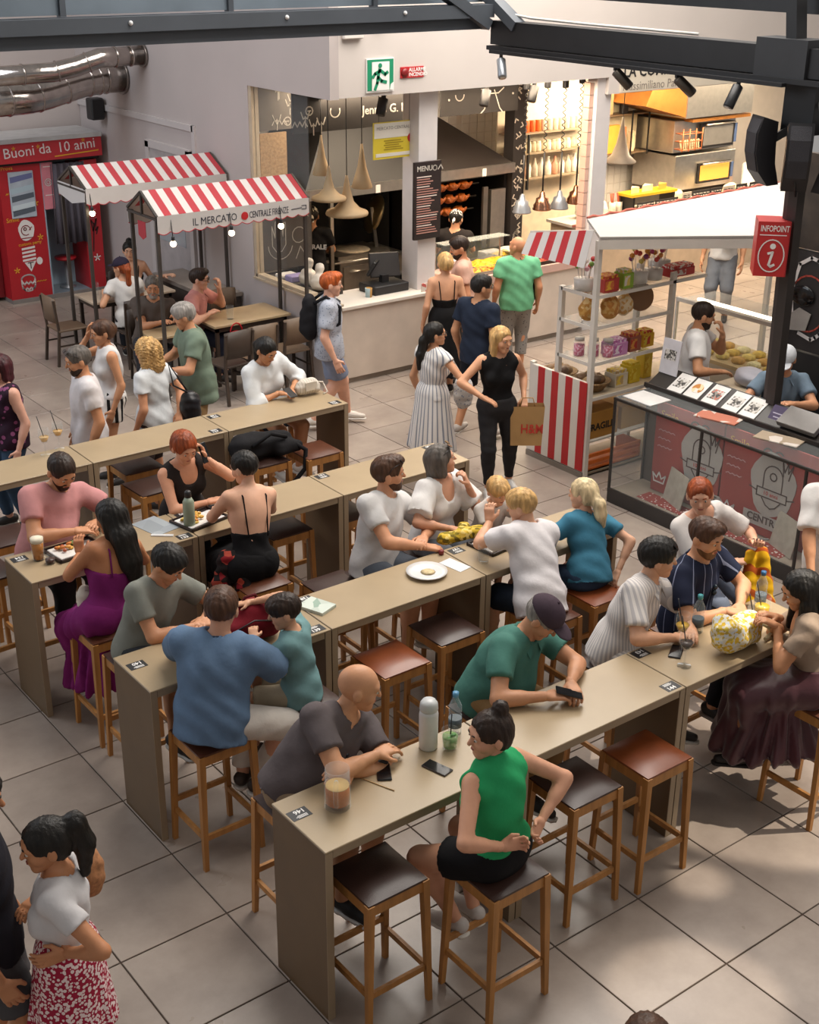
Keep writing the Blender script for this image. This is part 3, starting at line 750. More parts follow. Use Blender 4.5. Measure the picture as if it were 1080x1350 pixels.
def person(label, x, y, yaw, H=1.72, sex='m', build=1.0, pose='stand', seat=None, lean=0.0, side=0.0, chest=0.0, look=None, pitch=0.0, roll=0.0,
           head=None, hands=None, elbows=None, hdir=None, palm=None, curl=(0.55, 0.55), feet=None, knees=None, skin_c='c68f6d', hair=None, hairc='brown', hairk={},
           shirt=None, legs=None, shoes='2a2624', group=None, hs=1.0, lod=1.0, z0=0.0, beard=None, belly=0.0, bust=1.0, cat='person', face=True, extra=None, lips='9c5348', smile=0.0, feeton=None, noseat=False, hipdrop=0.0):
    r_ = lambda a: math.radians(a)
    f = A_([math.cos(r_(yaw)), math.sin(r_(yaw)), 0.0]); up = A_([0, 0, 1.0]); rt = np.cross(f, up)
    M = H/1.72
    if pose == 'sit': P = A_([x, y, (SH if seat is None else seat)+0.090*M*min(1.15, build)-hipdrop+z0])
    else: P = A_([x, y, 0.525*H+z0-hipdrop])
    # spine
    sv = nrm(up*math.cos(r_(lean))+f*math.sin(r_(lean))+rt*math.sin(r_(side)))
    N = P+sv*0.295*H
    yl = yaw+chest if look is None else look
    hf = A_([math.cos(r_(yl))*math.cos(r_(pitch)), math.sin(r_(yl))*math.cos(r_(pitch)), math.sin(r_(pitch))])
    hr = nrm(np.cross(hf, up)); hu = np.cross(hr, hf)
    hu, hr = nrm(hu*math.cos(r_(roll))+hr*math.sin(r_(roll))), None; hr = nrm(np.cross(hf, hu))
    q = H/1.72*hs*1.07                                           # head scale
    if head is not None:
        hd = np.asarray(head, float); nd = nrm(0.5*nrm(hd-P)+0.5*hu)
        N = hd-nd*0.135*q-hu*0.01*q-hf*0.012; L = np.linalg.norm(N-P); sv = nrm(N-P)
        if L > 0.335*H: N = P+sv*0.335*H
        if L < 0.25*H: N = P+sv*0.25*H
        Hc = hd
    else:
        nd = nrm(0.55*sv+0.45*hu+0.1*hf); Hc = N+nd*0.135*q+hu*0.01*q+hf*0.012
    fc = A_([math.cos(r_(yaw+chest)), math.sin(r_(yaw+chest)), 0.0]); fc = nrm(fc-sv*(fc@sv)); rc = np.cross(fc, sv)
    w = 1.0 if sex == 'm' else 0.90
    kid = hs > 1.08
    sw = 0.105*H*w*(0.5+0.5*build)*(0.9 if kid else 1.0)
    Sh = {'R': N-sv*0.030*H+rc*sw, 'L': N-sv*0.030*H-rc*sw}
    LA, LF, LT, LS = 0.172*H, 0.150*H, 0.245*H, 0.245*H
    # arms
    J = {}
    for i, sd in enumerate(('L', 'R')):
        sg = 1 if sd == 'R' else -1
        tg_ = None if hands is None else hands.get(sd)
        if tg_ is None:
            tgt = Sh[sd]+rc*sg*0.05*H-up*0.30*H+fc*0.03*H; pole = -fc+rc*sg*0.3
        else:
            tgt = np.asarray(tg_, float); pole = -up*1.0+rc*sg*0.6-fc*0.4
        if elbows and sd in elbows and elbows[sd] is not None: pole = np.asarray(elbows[sd], float)
        hd_ = None if (hdir is None or hdir.get(sd) is None) else nrm(hdir[sd])
        el, wr = ik(Sh[sd], tgt-(hd_*0.05*M if hd_ is not None else 0), LA, LF, pole)
        if hd_ is None: hd_ = nrm(wr-el)
        pm = None if (palm is None or palm.get(sd) is None) else np.asarray(palm[sd], float)
        if pm is None: pm = (-up*1.0-fc*0.15 if tg_ is not None else -rc*sg)
        J[sd] = (el, wr, hd_, pm, sg)
    # legs
    K = {}
    for sd in ('L', 'R'):
        sg = 1 if sd == 'R' else -1
        hj = P+rt*sg*0.050*H*(1.0 if sex == 'm' else 1.05)-up*0.01
        ft = None if feet is None else feet.get(sd)
        if ft is None:
            if pose == 'sit': ft = P+f*0.21*H+rt*sg*0.065*H; ft = A_([ft[0], ft[1], (0.30 if feeton is None else feeton)+z0])
            else: ft = A_([P[0], P[1], z0])+rt*sg*0.055*H+f*(0.05 if sd == 'R' else -0.04)
        an = np.asarray(ft, float)+up*0.045*H
        pole = f*1.0+up*(0.9 if pose == 'sit' else 0.0)+rt*sg*0.15
        if knees and sd in knees and knees[sd] is not None: pole = np.asarray(knees[sd], float)
        kn, an = ik(hj, an, LT, LS, pole); K[sd] = (hj, kn, an, sg)
    b = build*1.03; bw = 0.5+0.5*b
    def torso(g=0.0):
        o = []
        hipr = (0.066 if sex == 'm' else 0.071)*H*bw
        o.append(cap(P-rt*0.034*H*bw, P+rt*0.034*H*bw, hipr, hipr, k=0.03, grow=g))
        wr_ = (0.083 if sex == 'm' else 0.069)*H*b
        if kid: wr_ *= 0.85
        o.append(cap(P+sv*0.03*H, P+sv*0.13*H, wr_, wr_*1.02, k=0.05, flat=fc, s=1.28-0.3*belly, grow=g))
        if belly: o.append(ell(P+sv*0.075*H+fc*0.045*H*b, np.stack([rc, fc, sv]), A_([0.085, 0.065, 0.085])*H*b*(0.8+0.4*belly), k=0.05, grow=g))
        o.append(ell(N-sv*0.105*H, np.stack([rc, fc, sv]), A_([0.098*w*bw*(0.9 if kid else 1), 0.066*b, 0.115])*H, k=0.05, grow=g))
        o.append(cap(Sh['L']+rc*0.02*H-sv*0.012*H, Sh['R']-rc*0.02*H-sv*0.012*H, 0.040*H*bw, 0.040*H*bw, k=0.04, grow=g))
        o.append(cap(N-sv*0.015*H-rc*0.045*H, N-sv*0.015*H+rc*0.045*H, 0.030*H, k=0.04, grow=g))
        if sex == 'f' and not kid:
            for sg in (-1, 1): o.append(ell(N-sv*0.125*H+rc*sg*0.043*H+fc*0.050*H, np.stack([rc, fc, sv]), A_([0.039, 0.033, 0.040])*H*bust*0.92, k=0.03, grow=g))
        return o
    def arm(sd, g=0.0, t0=0.0, t1=1.0, fore=1.0, flat_end=False, flare=0.0):
        el, wr, hd_, pm, sg = J[sd]; S0 = Sh[sd]; o = []
        ra, rb = 0.0300*H*bw*(1 if sex == 'm' else .88), 0.0245*H*bw*(1 if sex == 'm' else .88)
        rw = 0.0165*H*(1 if sex == 'm' else .92)
        if kid: ra, rb, rw = ra*.88, rb*.9, rw*.95
        e = S0+(el-S0)*t1
        o.append(cap(S0, e, ra+0.003+g, ra+(rb-ra)*t1+g+flare, k=0.025, cb=flat_end and fore <= 0))
        if t1 >= 1.0 and fore > 0:
            e2 = el+(wr-el)*fore
            o.append(cap(el, e2, rb+g, rb+(rw-rb)*fore+g+flare, k=0.018, cb=flat_end))
            if fore >= 1 and g == 0: o.append(cap(el+(wr-el)*0.15, el+(wr-el)*0.45, rb*1.02, rb*0.92, k=0.02))
        return o
    def leg(sd, g=0.0, t1=1.0, shin=1.0, flat_end=False, flare=0.0):
        hj, kn, an, sg = K[sd]; o = []
        ra, rb, rk = 0.052*H*bw, 0.037*H*bw, 0.023*H
        if sex == 'f': ra *= 1.03; rk *= .92
        if kid: ra *= .85; rb *= .85; rk *= .9
        e = hj+(kn-hj)*t1
        o.append(cap(hj, e, ra+g, ra+(rb-ra)*t1+g+flare, k=0.03, cb=flat_end and shin <= 0))
        if t1 >= 1 and shin > 0:
            e2 = kn+(an-kn)*shin
            o.append(cap(kn, e2, rb+g*.8, rb+(rk-rb)*shin+g+flare, k=0.02, cb=flat_end))
            if g < 0.009:
                bk = np.cross(nrm(an-kn), rt); bk = nrm(bk)*(-1 if bk@f > 0 else 1)
                o.append(cap(kn+(an-kn)*.18+bk*.012*H, kn+(an-kn)*.48+bk*.008*H, rb*.92+g, rb*.80+g, k=0.03))
        return o
    footv = {}
    for sd in ('L', 'R'):
        hj, kn, an, sg = K[sd]; fd = f+rt*sg*0.18
        fd = nrm(A_([fd[0], fd[1], 0]))
        footv[sd] = (an-up*0.012*H, fd)
    org = A_([x, y, z0])
    th = thing('person', label, cat, (x, y, z0), group=group)
    res = 0.0150*lod
    bp = torso()
    bp.append(cap(N-sv*0.02*H, Hc-hu*0.04*q-hf*0.012, (0.034 if sex == 'm' else 0.028)*H*(0.85 if kid else 1), (0.032 if sex == 'm' else 0.027)*H*(0.9 if kid else 1), k=0.025))
    for sd in ('L', 'R'): bp += arm(sd)+leg(sd)
    for sd in ('L', 'R'):
        an, fd = footv[sd]; bp.append(cap(an-fd*0.02*H-up*0.012*H, an+fd*0.085*H-up*0.018*H, 0.020*H, 0.015*H, k=0.02))
    VQ = [surface(bp, res*1.14)]
    # head
    def hp(v): return Hc+(hr*v[0]+hf*v[1]+hu*v[2])*q
    RH = np.stack([hr, hf, hu])
    jw = 1.0 if sex == 'm' else 0.92
    hpz = [ell(hp((0, -.010, .024)), RH, A_([.076, .096, .088])*q, k=.02), ell(hp((0, .022, -.036)), RH, A_([.058*jw, .064, .076])*q, k=.035*q),
           cap(hp((-.012, .062, -.090)), hp((.012, .062, -.090)), .020*q*jw, k=.03*q), cap(hp((0, .088, .008)), hp((0, .104, -.022)), .0075*q, .0115*q, k=.012*q),
           cap(hp((-.034, .076, .026)), hp((.034, .076, .026)), .014*q, k=.02*q), ell(hp((-.040, .052, -.026)), RH, A_([.026]*3)*q, k=.02), ell(hp((.040, .052, -.026)), RH, A_([.026]*3)*q, k=.02),
           cap(hp((-.016, .082, -.055)), hp((.016, .082, -.055)), .0075*q, k=.008*q)]
    for sx in (-1, 1):
        hpz.append(ell(hp((sx*.079, -.010, -.008)), RH, A_([.011, .021, .032])*q, k=.006*q))
        hpz.append(ell(hp((sx*.031, .101, .006)), RH, A_([.020, .016, .012])*q, k=.012*q, op='sub'))
    VQ.append(surface(hpz, 0.0074*max(1.0, lod*0.85)))
    for sd, cu in zip(('L', 'R'), curl):
        el, wr, hd_, pm, sg = J[sd]
        fsc = 1.07*M*(1.0 if sex == 'm' else 0.92)*(0.95 if kid else 1.0)*(1.0 if lod < 1.3 else 1.1)
        d_ = nrm(hd_); pm_ = nrm(pm-d_*(pm@d_)+1e-6); sdv = np.cross(d_, pm_)
        inner = -rc*sg
        if abs(sdv@up) > 0.7: sgn = 1 if sdv@up > 0 else -1
        else: sgn = 1 if sdv@(inner*0.8+fc*0.2) > 0 else -1
        VQ.append(surface(hand_prims(wr, d_, pm_, sgn, fsc, cu), 0.0065*max(1.0, lod*0.9)))
    sm_obj('body', VQ, skin(skin_c), th, org)
    ctx = dict(th=th, org=org, P=P, N=N, sv=sv, f=f, rt=rt, fc=fc, rc=rc, up=up, Hc=Hc, hp=hp, RH=RH, q=q, H=H, Sh=Sh, J=J, K=K, torso=torso, arm=arm, leg=leg, hf=hf, hu=hu, hr=hr, res=res, lod=lod, sex=sex, sw=sw, M=M, bw=bw)
    # face details
    if face:
        for sx in (-1, 1):
            e = MB().ball(A_(hp((sx*.031, .0815, .006)))-org, .0088*q, 10, 8).build('eye', mat('c9bfb2', rough=0.3, var=0), th, recalc=False)
            MB().ball(A_(hp((sx*.031, .0868, .005)))-org, .0056*q, 8, 6).build('iris', mat('2a1c12', rough=0.2, var=0), e, recalc=False)
            MB().tube([A_(hp((sx*a, b_, c_)))-org for a, b_, c_ in ((.014, .0935, .026), (.030, .0915, .031), (.046, .078, .026))], [.0035*q, .0042*q, .0025*q], 6).build('eyebrow', hairm(HAIRC.get(hairc if hairc not in ('white', 'paleblond') else 'lightbrown', HAIRC['brown'])), th, recalc=False)
        MB().tube([A_(hp((a, b_, c_)))-org for a, b_, c_ in ((-.022-.006*smile, .0800-.004*smile, -.0535+.008*smile), (-.008, .0900, -.0535), (.008, .0900, -.0535), (.022+.006*smile, .0800-.004*smile, -.0535+.008*smile))], [.002*q, .0048*q, .0048*q, .002*q], 6).build('mouth', mat(lips, rough=0.45, var=0.05), th, recalc=False)
    if hair: HAIR(ctx, hair, hairc, hairk)
    if beard: BEARD(ctx, beard)
    if shirt: SHIRT(ctx, **shirt)
    if legs: LEGS(ctx, **legs)
    if shoes: SHOES(ctx, footv, shoes)
    if extra: extra(ctx)
    return ctx

def BEARD(c, spec):
    col, full = spec; hp, RH, q = c['hp'], c['RH'], c['q']
    g = 0.0022+0.0075*full
    pr = [ell(hp((0, .022, -.040)), RH, A_([.058, .064, .074])*q, k=.03, grow=g), cap(hp((-.012, .062, -.092)), hp((.012, .062, -.092)), .020*q, k=.03, grow=g)]
    pr += [cut(hp((0, .02, -.036)), nrm(c['hu']-c['hf']*0.30)), ell(hp((0, .100, -.055)), RH, A_([.020, .03, .008])*q, op='sub', k=.004)]
    pr += [cut(hp((0, -.01, 0)), -c['hf'])]
    sm_obj('beard', surface(pr, .006), hairm(HAIRC.get(col, col)), c['th'], c['org'])

def HAIR(c, style, colr, k):
    hp, RH, q, lod = c['hp'], c['RH'], c['q'], c['lod']; m = hairm(HAIRC.get(colr, colr)); h = 0.0085*max(1, lod*.9)
    hu, hf, hr, up = c['hu'], c['hf'], c['hr'], c['up']
    vol = k.get('vol', 0.0); pr = []
    top = [ell(hp((0, -.012, .030)), RH, A_([.080, .100, .090])*q, k=.02, grow=.004+vol)]
    face_cut = [ell(hp((0, .118, -.022)), RH, A_([.068, .086, .094])*q, op='sub', k=.014)]
    nz = strands(.0030*(1+8*vol), 150, c['Hc'])
    if style in ('short', 'crop', 'quiff', 'kid'):
        pr += top
        if style == 'quiff': pr.append(ell(hp((0, .045, .088)), RH, A_([.062, .060, .038])*q, k=.03))
        if style == 'kid': pr.append(ell(hp((0, .035, .055)), RH, A_([.078, .075, .055])*q, k=.03)); face_cut = [ell(hp((0, .120, -.050)), RH, A_([.070, .085, .080])*q, op='sub', k=.012)]
        if style == 'short': pr.append(ell(hp((0, .012, .060)), RH, A_([.074, .090, .062])*q, k=.03))
        pr += face_cut
        pr += [cut(hp((0, -.06, -.050)), -hu+hf*.25), cap(hp((-.10, .02, -.045)), hp((.10, .02, -.045)), .048*q, op='sub', k=.01)]
    elif style in ('bob', 'curly', 'long', 'pony', 'bun', 'updo', 'mid'):
        pr += top
        pr.append(ell(hp((0, -.045, -.010)), RH, A_([.078, .062, .085])*q, k=.03, grow=vol))
        if style in ('bob', 'curly', 'mid', 'long'):
            Ld = {'bob': -.085, 'curly': -.10, 'mid': -.15, 'long': -.13}[style]
            for sx in (-1, 1): pr.append(cap(hp((sx*.062, -.012, .03)), hp((sx*.068, -.015, Ld)), (.034+vol)*q, (.030+vol*1.5)*q, k=.03))
            pr.append(cap(hp((0, -.06, .02)), hp((0, -.062, Ld-.01)), (.060+vol)*q, (.062+vol*1.3)*q, k=.03))
        pr += face_cut
        if style in ('pony', 'bun', 'updo'): pr += [cut(hp((0, -.06, -.065)), -hu), cap(hp((-.10, .03, -.055)), hp((.10, .03, -.055)), .050*q, op='sub', k=.01)]
        if style == 'bun': pr += [ell(hp(k.get('bun', (0, -.07, .105))), RH, A_([.040]*3)*q, k=.012)]
        if style == 'updo': pr += [ell(hp((0, -.10, .01)), RH, A_([.050, .045, .060])*q, k=.02)]
        if style == 'pony' or style == 'long':
            pts = k.get('tail')
            if k.get('rel'): pts = [c['Hc']+A_(v_) for v_ in k['rel']]
            if pts is None:
                base = A_(hp((0, -.10, .02 if style == 'pony' else -.06)))
                back = -c['fc']
                pts = [base, base+back*.05-up*.05, base+back*.055-up*(.22 if style == 'pony' else .26), base+back*.045-up*(.34 if style == 'pony' else .45)]
            rr = k.get('tr', [.030, .036, .030, .012] if style == 'pony' else [.06, .075, .065, .03])
            for i in range(len(pts)-1): pr.append(cap(pts[i], pts[i+1], rr[i]*q, rr[i+1]*q, k=.02, flat=c['fc'], s=1.0 if style == 'pony' else 1.5))
        if style == 'long' and k.get('front', True):
            for sx in (-1, 1):
                a = A_(hp((sx*.070, .010, -.06))); pr.append(cap(a, a-up*.22+c['fc']*.02, .030*q, .018*q, k=.02))
    if style == 'curly': nz = (lambda V: .011*np.sin(V[:, 0]*150+2*np.sin(V[:, 2]*60))*np.sin(V[:, 1]*140+2*np.sin(V[:, 0]*70))*np.sin(V[:, 2]*120+2)+.004*np.sin(V@A_([190., 150, 230])))
    sm_obj('hair', surface(pr, h, nz), m, c['th'], c['org'])

def SHIRT(c, col='888888', sleeve='short', hem=-0.04, loose=0.014, neck='crew', m=None, t=None, amp=0.0085, name='shirt', open_back=False, low=0.0):
    H, P, N, sv, fc, rc, up = c['H'], c['P'], c['N'], c['sv'], c['fc'], c['rc'], c['up']
    m = m or cloth(col); pr = c['torso'](loose)
    if hem < -0.03:
        rr = (0.100 if c['sex'] == 'm' else .104)*H*c['bw']+loose
        pr.append(cap(P+sv*.03*H, P+sv*(hem-.03)*1.0, rr*.97, rr*1.03, k=.03, flat=c['f'], s=1.26))
    if sleeve in ('short', 'half', 'long', 'cap', 'puff'):
        for sd in ('L', 'R'):
            if sleeve == 'short': pr += c['arm'](sd, loose+.006, 0, t or .60, 0, True, .007)
            elif sleeve == 'half': pr += c['arm'](sd, loose+.008, 0, t or .85, 0, True, .012)
            elif sleeve == 'cap': pr += c['arm'](sd, loose+.002, 0, t or .28, 0, True, .004)
            elif sleeve == 'puff': pr += c['arm'](sd, loose+.020, 0, t or .8, 0, True, .025)
            else: pr += c['arm'](sd, loose+.004, 0, 1.0, t or .9, True, .004)
    nr = {'crew': .043, 'wide': .060, 'v': .045, 'collar': .038, 'high': .0, 'scoop': .055, 'none': .0}[neck]*H
    if nr: pr.append(cap(N-sv*.005, N+sv*.12+fc*.02, nr, nr*1.25, op='sub', k=.006))
    if neck == 'v': pr.append(cap(N+fc*.075*H, N-sv*.075*H+fc*.105*H, .028*H, .010*H, op='sub', k=.006))
    if neck == 'scoop': pr.append(ell(N-sv*.02*H+fc*.08*H, np.stack([rc, fc, sv]), A_([.055, .06, .065])*H, op='sub', k=.006))
    if neck == 'high': pr.append(cap(N-sv*.02*H, N+sv*.028*H+fc*.006, .040*H, .036*H, k=.02, cb=True))
    if sleeve == 'tank' or sleeve == 'strap':
        for sd, sg in (('L', -1), ('R', 1)):
            S0 = c['Sh'][sd]; pr.append(cap(S0+rc*sg*.032*H+sv*.05*H, S0+rc*sg*.040*H-sv*.065*H, .040*H, .038*H, op='sub', k=.006))
    if sleeve == 'strap':
        pr.append(ell(N-sv*.01*H+fc*.07*H, np.stack([rc, fc, sv]), A_([.062, .075, .085])*H, op='sub', k=.006))
        pr.append(ell(N-sv*.01*H-fc*.07*H, np.stack([rc, fc, sv]), A_([.062, .075, .10+low])*H, op='sub', k=.006))
    if sleeve == 'tube': pr.append(cut(N-sv*(.115+low)*H, sv))
    pr.append(cut(P+sv*hem, -sv))
    sm_obj(name, surface(pr, c['res']*.90, folds(amp, 26, int(abs(P[0]*97+P[1]*31)) % 1000, sv*.5+rc*.7)), m, c['th'], c['org'])
    if neck == 'collar':
        for sg in (-1, 1):
            a = N+rc*sg*.018*H+fc*.052*H-sv*.005*H; b_ = N+rc*sg*.048*H-fc*.01*H+sv*.012*H; d = N+rc*sg*.040*H+fc*.075*H-sv*.035*H; e = N-fc*.045*H+sv*.018*H
            MB().prism([A_(v)-c['org'] for v in (a, b_, d)], .006, fc).build('collar', m, c['th'])
        pr = [cap(N+rc*.0-sv*.012*H, N+sv*.014*H+fc*.004, .046*H, .042*H, k=.01, ca=True, cb=True), cap(N-sv*.03*H+fc*.01, N+sv*.06*H+fc*.02, .037*H, .039*H, op='sub', k=.004), cut(N+fc*.045*H, fc)]
        sm_obj('collar', surface(pr, c['res']*.7), m, c['th'], c['org'])
    if sleeve in ('tube', 'strap'):
        off_ = c['org']
        for sg in (-1, 1):
            pts = [N-sv*.13*H+rc*sg*.05*H+fc*.078*H, N-sv*.03*H+rc*sg*.058*H+fc*.045*H, N+sv*.008*H+rc*sg*.055*H, N-sv*.03*H+rc*sg*.055*H-fc*.05*H, N-sv*(.13+low)*H+rc*sg*.045*H-fc*.072*H]
            MB().tube([A_(v)-off_ for v in pts], .006, 6).build('strap', m, c['th'], recalc=False)

def LEGS(c, kind='trousers', col='444444', m=None, loose=0.012, t=None, amp=0.004, hem_z=None, flare=0.05, waist=0.06, name=None, hang=None):
    H, P, sv, f, rt, up = c['H'], c['P'], c['sv'], c['f'], c['rt'], c['up']; m = m or cloth(col)
    bw = c['bw']; hipr = (0.066 if c['sex'] == 'm' else 0.071)*H*bw; hl = .034*H*bw
    pr = [cap(P-rt*hl, P+rt*hl, hipr, hipr, k=.03, grow=min(loose, .007)), cap(P, P+sv*waist, hipr*1.30, hipr*1.24, k=.03, flat=f, s=1.30, grow=min(loose, .005), cb=True)]
    if kind in ('trousers', 'leggings', 'shorts', 'jeans'):
        for sd in ('L', 'R'):
            if kind == 'shorts': pr += c['leg'](sd, loose+.004, t or .82, 0, True, .014)
            elif kind == 'leggings': pr += c['leg'](sd, .007, 1.0, t or .93, True, .0)
            else: pr += c['leg'](sd, loose, 1.0, t or .93, True, .006)
        sm_obj(name or kind, surface(pr, c['res']*.90, folds(amp, 30, int(abs(P[0]*53+P[1]*77)) % 997, (0.2, 0.3, 1))), m, c['th'], c['org'])
    elif kind == 'skirt':                                   # standing: a flared cone from the waist
        z1 = hem_z if hem_z is not None else .5
        base = A_([P[0], P[1], z1])+ (f*0.01)
        pr.append(cap(P+up*.02, base, hipr*1.45+loose, hipr*1.45+loose+flare, k=.02, flat=f, s=1.22, cb=True)); pr.append(cut(base, -up))
        ctr = A_([P[0], P[1], 0])
        def ripple(V):
            d = V-ctr; th = np.arctan2(d[:, 1], d[:, 0]); w_ = np.clip((P[2]-V[:, 2])/max(.1, P[2]-z1), 0, 1)
            return amp*2.4*w_*(np.sin(th*11+1.3*np.sin(V[:, 2]*5))+.5*np.sin(th*19+2))
        sm_obj(name or 'skirt', surface(pr, c['res']*.90, ripple), m, c['th'], c['org'])
    elif kind == 'lapskirt':                                # seated: cloth over both thighs, hanging from the knees
        kl, kr = c['K']['L'][1], c['K']['R'][1]; kc = (kl+kr)/2; al, ar = c['K']['L'][2], c['K']['R'][2]
        for sd in ('L', 'R'): pr += c['leg'](sd, loose+.016, 1.0, 0.25, False)
        pr.append(cap(P+f*.02, kc, hipr*1.15, hipr*1.0, k=.04, flat=up, s=1.2))
        zz = hem_z if hem_z is not None else .45
        bot = A_([kc[0], kc[1], zz])-f*.04 if hang is None else np.asarray(hang, float)
        pr.append(cap(kc+up*.01, bot, hipr*.95, hipr*1.15+flare, k=.05, flat=f, s=1.15, cb=True))
        bk = A_([P[0], P[1], zz+.06])-f*.02
        pr.append(cap((P+kc)/2, (bot+bk)/2+up*.02, hipr*.9, hipr*1.2+flare, k=.06, cb=True))
        pr.append(cut(A_([0, 0, zz]), -up))
        ctr = (P+kc)/2
        def ripple(V):
            d = V-ctr; th = np.arctan2(d[:, 1], d[:, 0]); w_ = np.clip((P[2]+.05-V[:, 2])/.5, 0.05, 1)
            return amp*2.6*w_*(np.sin(th*13+1.5*np.sin(V[:, 2]*6))+.5*np.sin(th*23+1))
        sm_obj(name or 'skirt', surface(pr, c['res']*.90, ripple), m, c['th'], c['org'])

def SHOES(c, footv, spec):
    H = c['H']; up = c['up']
    col, sole = spec if isinstance(spec, tuple) else (spec, 'd8d2c8')
    for sd in ('L', 'R'):
        an, fd = footv[sd]; g = .012*H/1.72
        pr = [cap(an-fd*.022*H-up*.008*H, an+fd*.045*H-up*.014*H, .026*H, .022*H, k=.02), cap(an+fd*.03*H-up*.016*H, an+fd*.098*H-up*.020*H, .021*H, .017*H, k=.02), cut(an-up*.036*H, -up), cut(an+up*.028*H, up)]
        s = sm_obj('shoe', surface(pr, c['res']*.85), mat(col, rough=.6, var=.08), c['th'], c['org'])
        pr = [cap(an-fd*.024*H-up*.036*H, an+fd*.100*H-up*.036*H, .0275*H, .0215*H, k=.01), cut(an-up*.030*H, up), cut(an-up*.043*H, -up)]
        if s is not None: sm_obj('sole', surface(pr, c['res']*.9), mat(sole, rough=.7, var=.05), s, c['org']*0+c['org'])
# ================================================================== the people in the hall
def headgear(c, kind, col='222222', **k):
    hp, RH, q, th, org = c['hp'], c['RH'], c['q'], c['th'], c['org']
    if kind == 'cap':
        pr = [ell(hp((0, -.010, .040)), RH, A_([.090, .108, .090])*q, k=.01), cut(hp((0, 0, .030)), -c['hu']-c['hf']*.12)]
        m = cloth(col); o = sm_obj('cap', surface(pr, .008), m, th, org)
        pr = [ell(hp((0, .105, .036)), RH, A_([.070, .075, .010])*q, k=.01), cut(hp((0, .075, 0)), -c['hf'])]
        sm_obj('visor', surface(pr, .006), m, o, org)
        MB().ball(A_(hp((0, -.010, .131)))-org, .008*q, 8, 6).build('button', m, o, recalc=False)
    if kind == 'toque':
        pr = [cap(hp((0, -.01, .05)), hp((0, -.02, .17)), .088*q, .100*q, k=.02, ca=True)]
        sm_obj('chef_hat', surface(pr, .010), cloth('e9e4dc'), th, org)
    if kind == 'bandana':
        pr = [ell(hp((0, -.010, .032)), RH, A_([.085, .104, .092])*q, k=.01), cut(hp((0, 0, .030)), -c['hu']-c['hf']*.25), cap(hp((0, -.10, .0)), hp((.01, -.14, -.06)), .022*q, .012*q, k=.01)]
        sm_obj('bandana', surface(pr, .009), spots('e6e0d6', '3a3532', 22, .5), th, org)
    if kind in ('shades_up', 'glasses', 'shades'):
        z, y, dk = (.085, .075, '1c1716') if kind == 'shades_up' else (.006, .100, '201a18')
        up_ = kind == 'shades_up'
        lens = MB()
        for sx in (-1, 1):
            cc = A_(hp((sx*.034, y, z+(.012 if up_ else 0)))); n = nrm(c['hf']*.6+c['hu']*.8) if up_ else c['hf']
            u = c['hr']; v = np.cross(n, u)
            ring = [cc+u*.026*q*math.cos(a)+v*.020*q*math.sin(a)-org for a in [2*math.pi*i/12 for i in range(12)]]
            if kind == 'glasses': lens.tube([Vector(r) for r in ring]+[Vector(ring[0])], .0028*q, 5, cap=False)
            else: lens.prism([Vector(r) for r in ring], .005, Vector(n))
        o = lens.build('sunglasses' if kind != 'glasses' else 'glasses', mat(dk, rough=.15, var=0), th)
        tb = MB()
        tb.tube([A_(hp((-.010, y+.004, z+.012 if up_ else z)))-org, A_(hp((.010, y+.004, z+.012 if up_ else z)))-org], .003*q, 5)
        for sx in (-1, 1): tb.tube([A_(hp((sx*.060, y-.008, z)))-org, A_(hp((sx*.082, y-.06, z-.02 if up_ else z)))-org, A_(hp((sx*.080, -.02, .01)))-org], .003*q, 5)
        tb.build('temple', mat('2a211d', rough=.3, var=0), o)
    if kind == 'hang_shades':
        a = A_(c['N']-c['sv']*.10*c['H']+c['fc']*.085*c['H'])-org
        o = MB()
        for sg in (-1, 1): o.ball(a+c['sv']*sg*.022+c['fc']*.01, (.020, .014, .020), 8, 6)
        o.build('sunglasses', mat('17242e', rough=.12, var=0), c['th'])
def hg(*specs):
    def fn(c):
        for s in specs:
            if isinstance(s, tuple): headgear(c, s[0], *s[1:])
            else: headgear(c, s)
    return fn
def back_print(c, s, size):
    o_ = c['N']-c['sv']*.115*c['H']-c['fc']*(.066*c['H']+.036)
    wtext('back_print', s, size, frame(o_-c['rc']*.0, c['rc'], c['sv']), mat('d8d4ce', var=0), c['th'], align='CENTER', bold=.003)
TZ = TH+0.045
G1 = 'people seated at the counter tables'; G2 = 'people standing in the hall'; G3 = 'people at the tables under the awnings'; G4 = 'people working at the stalls'
st = stool
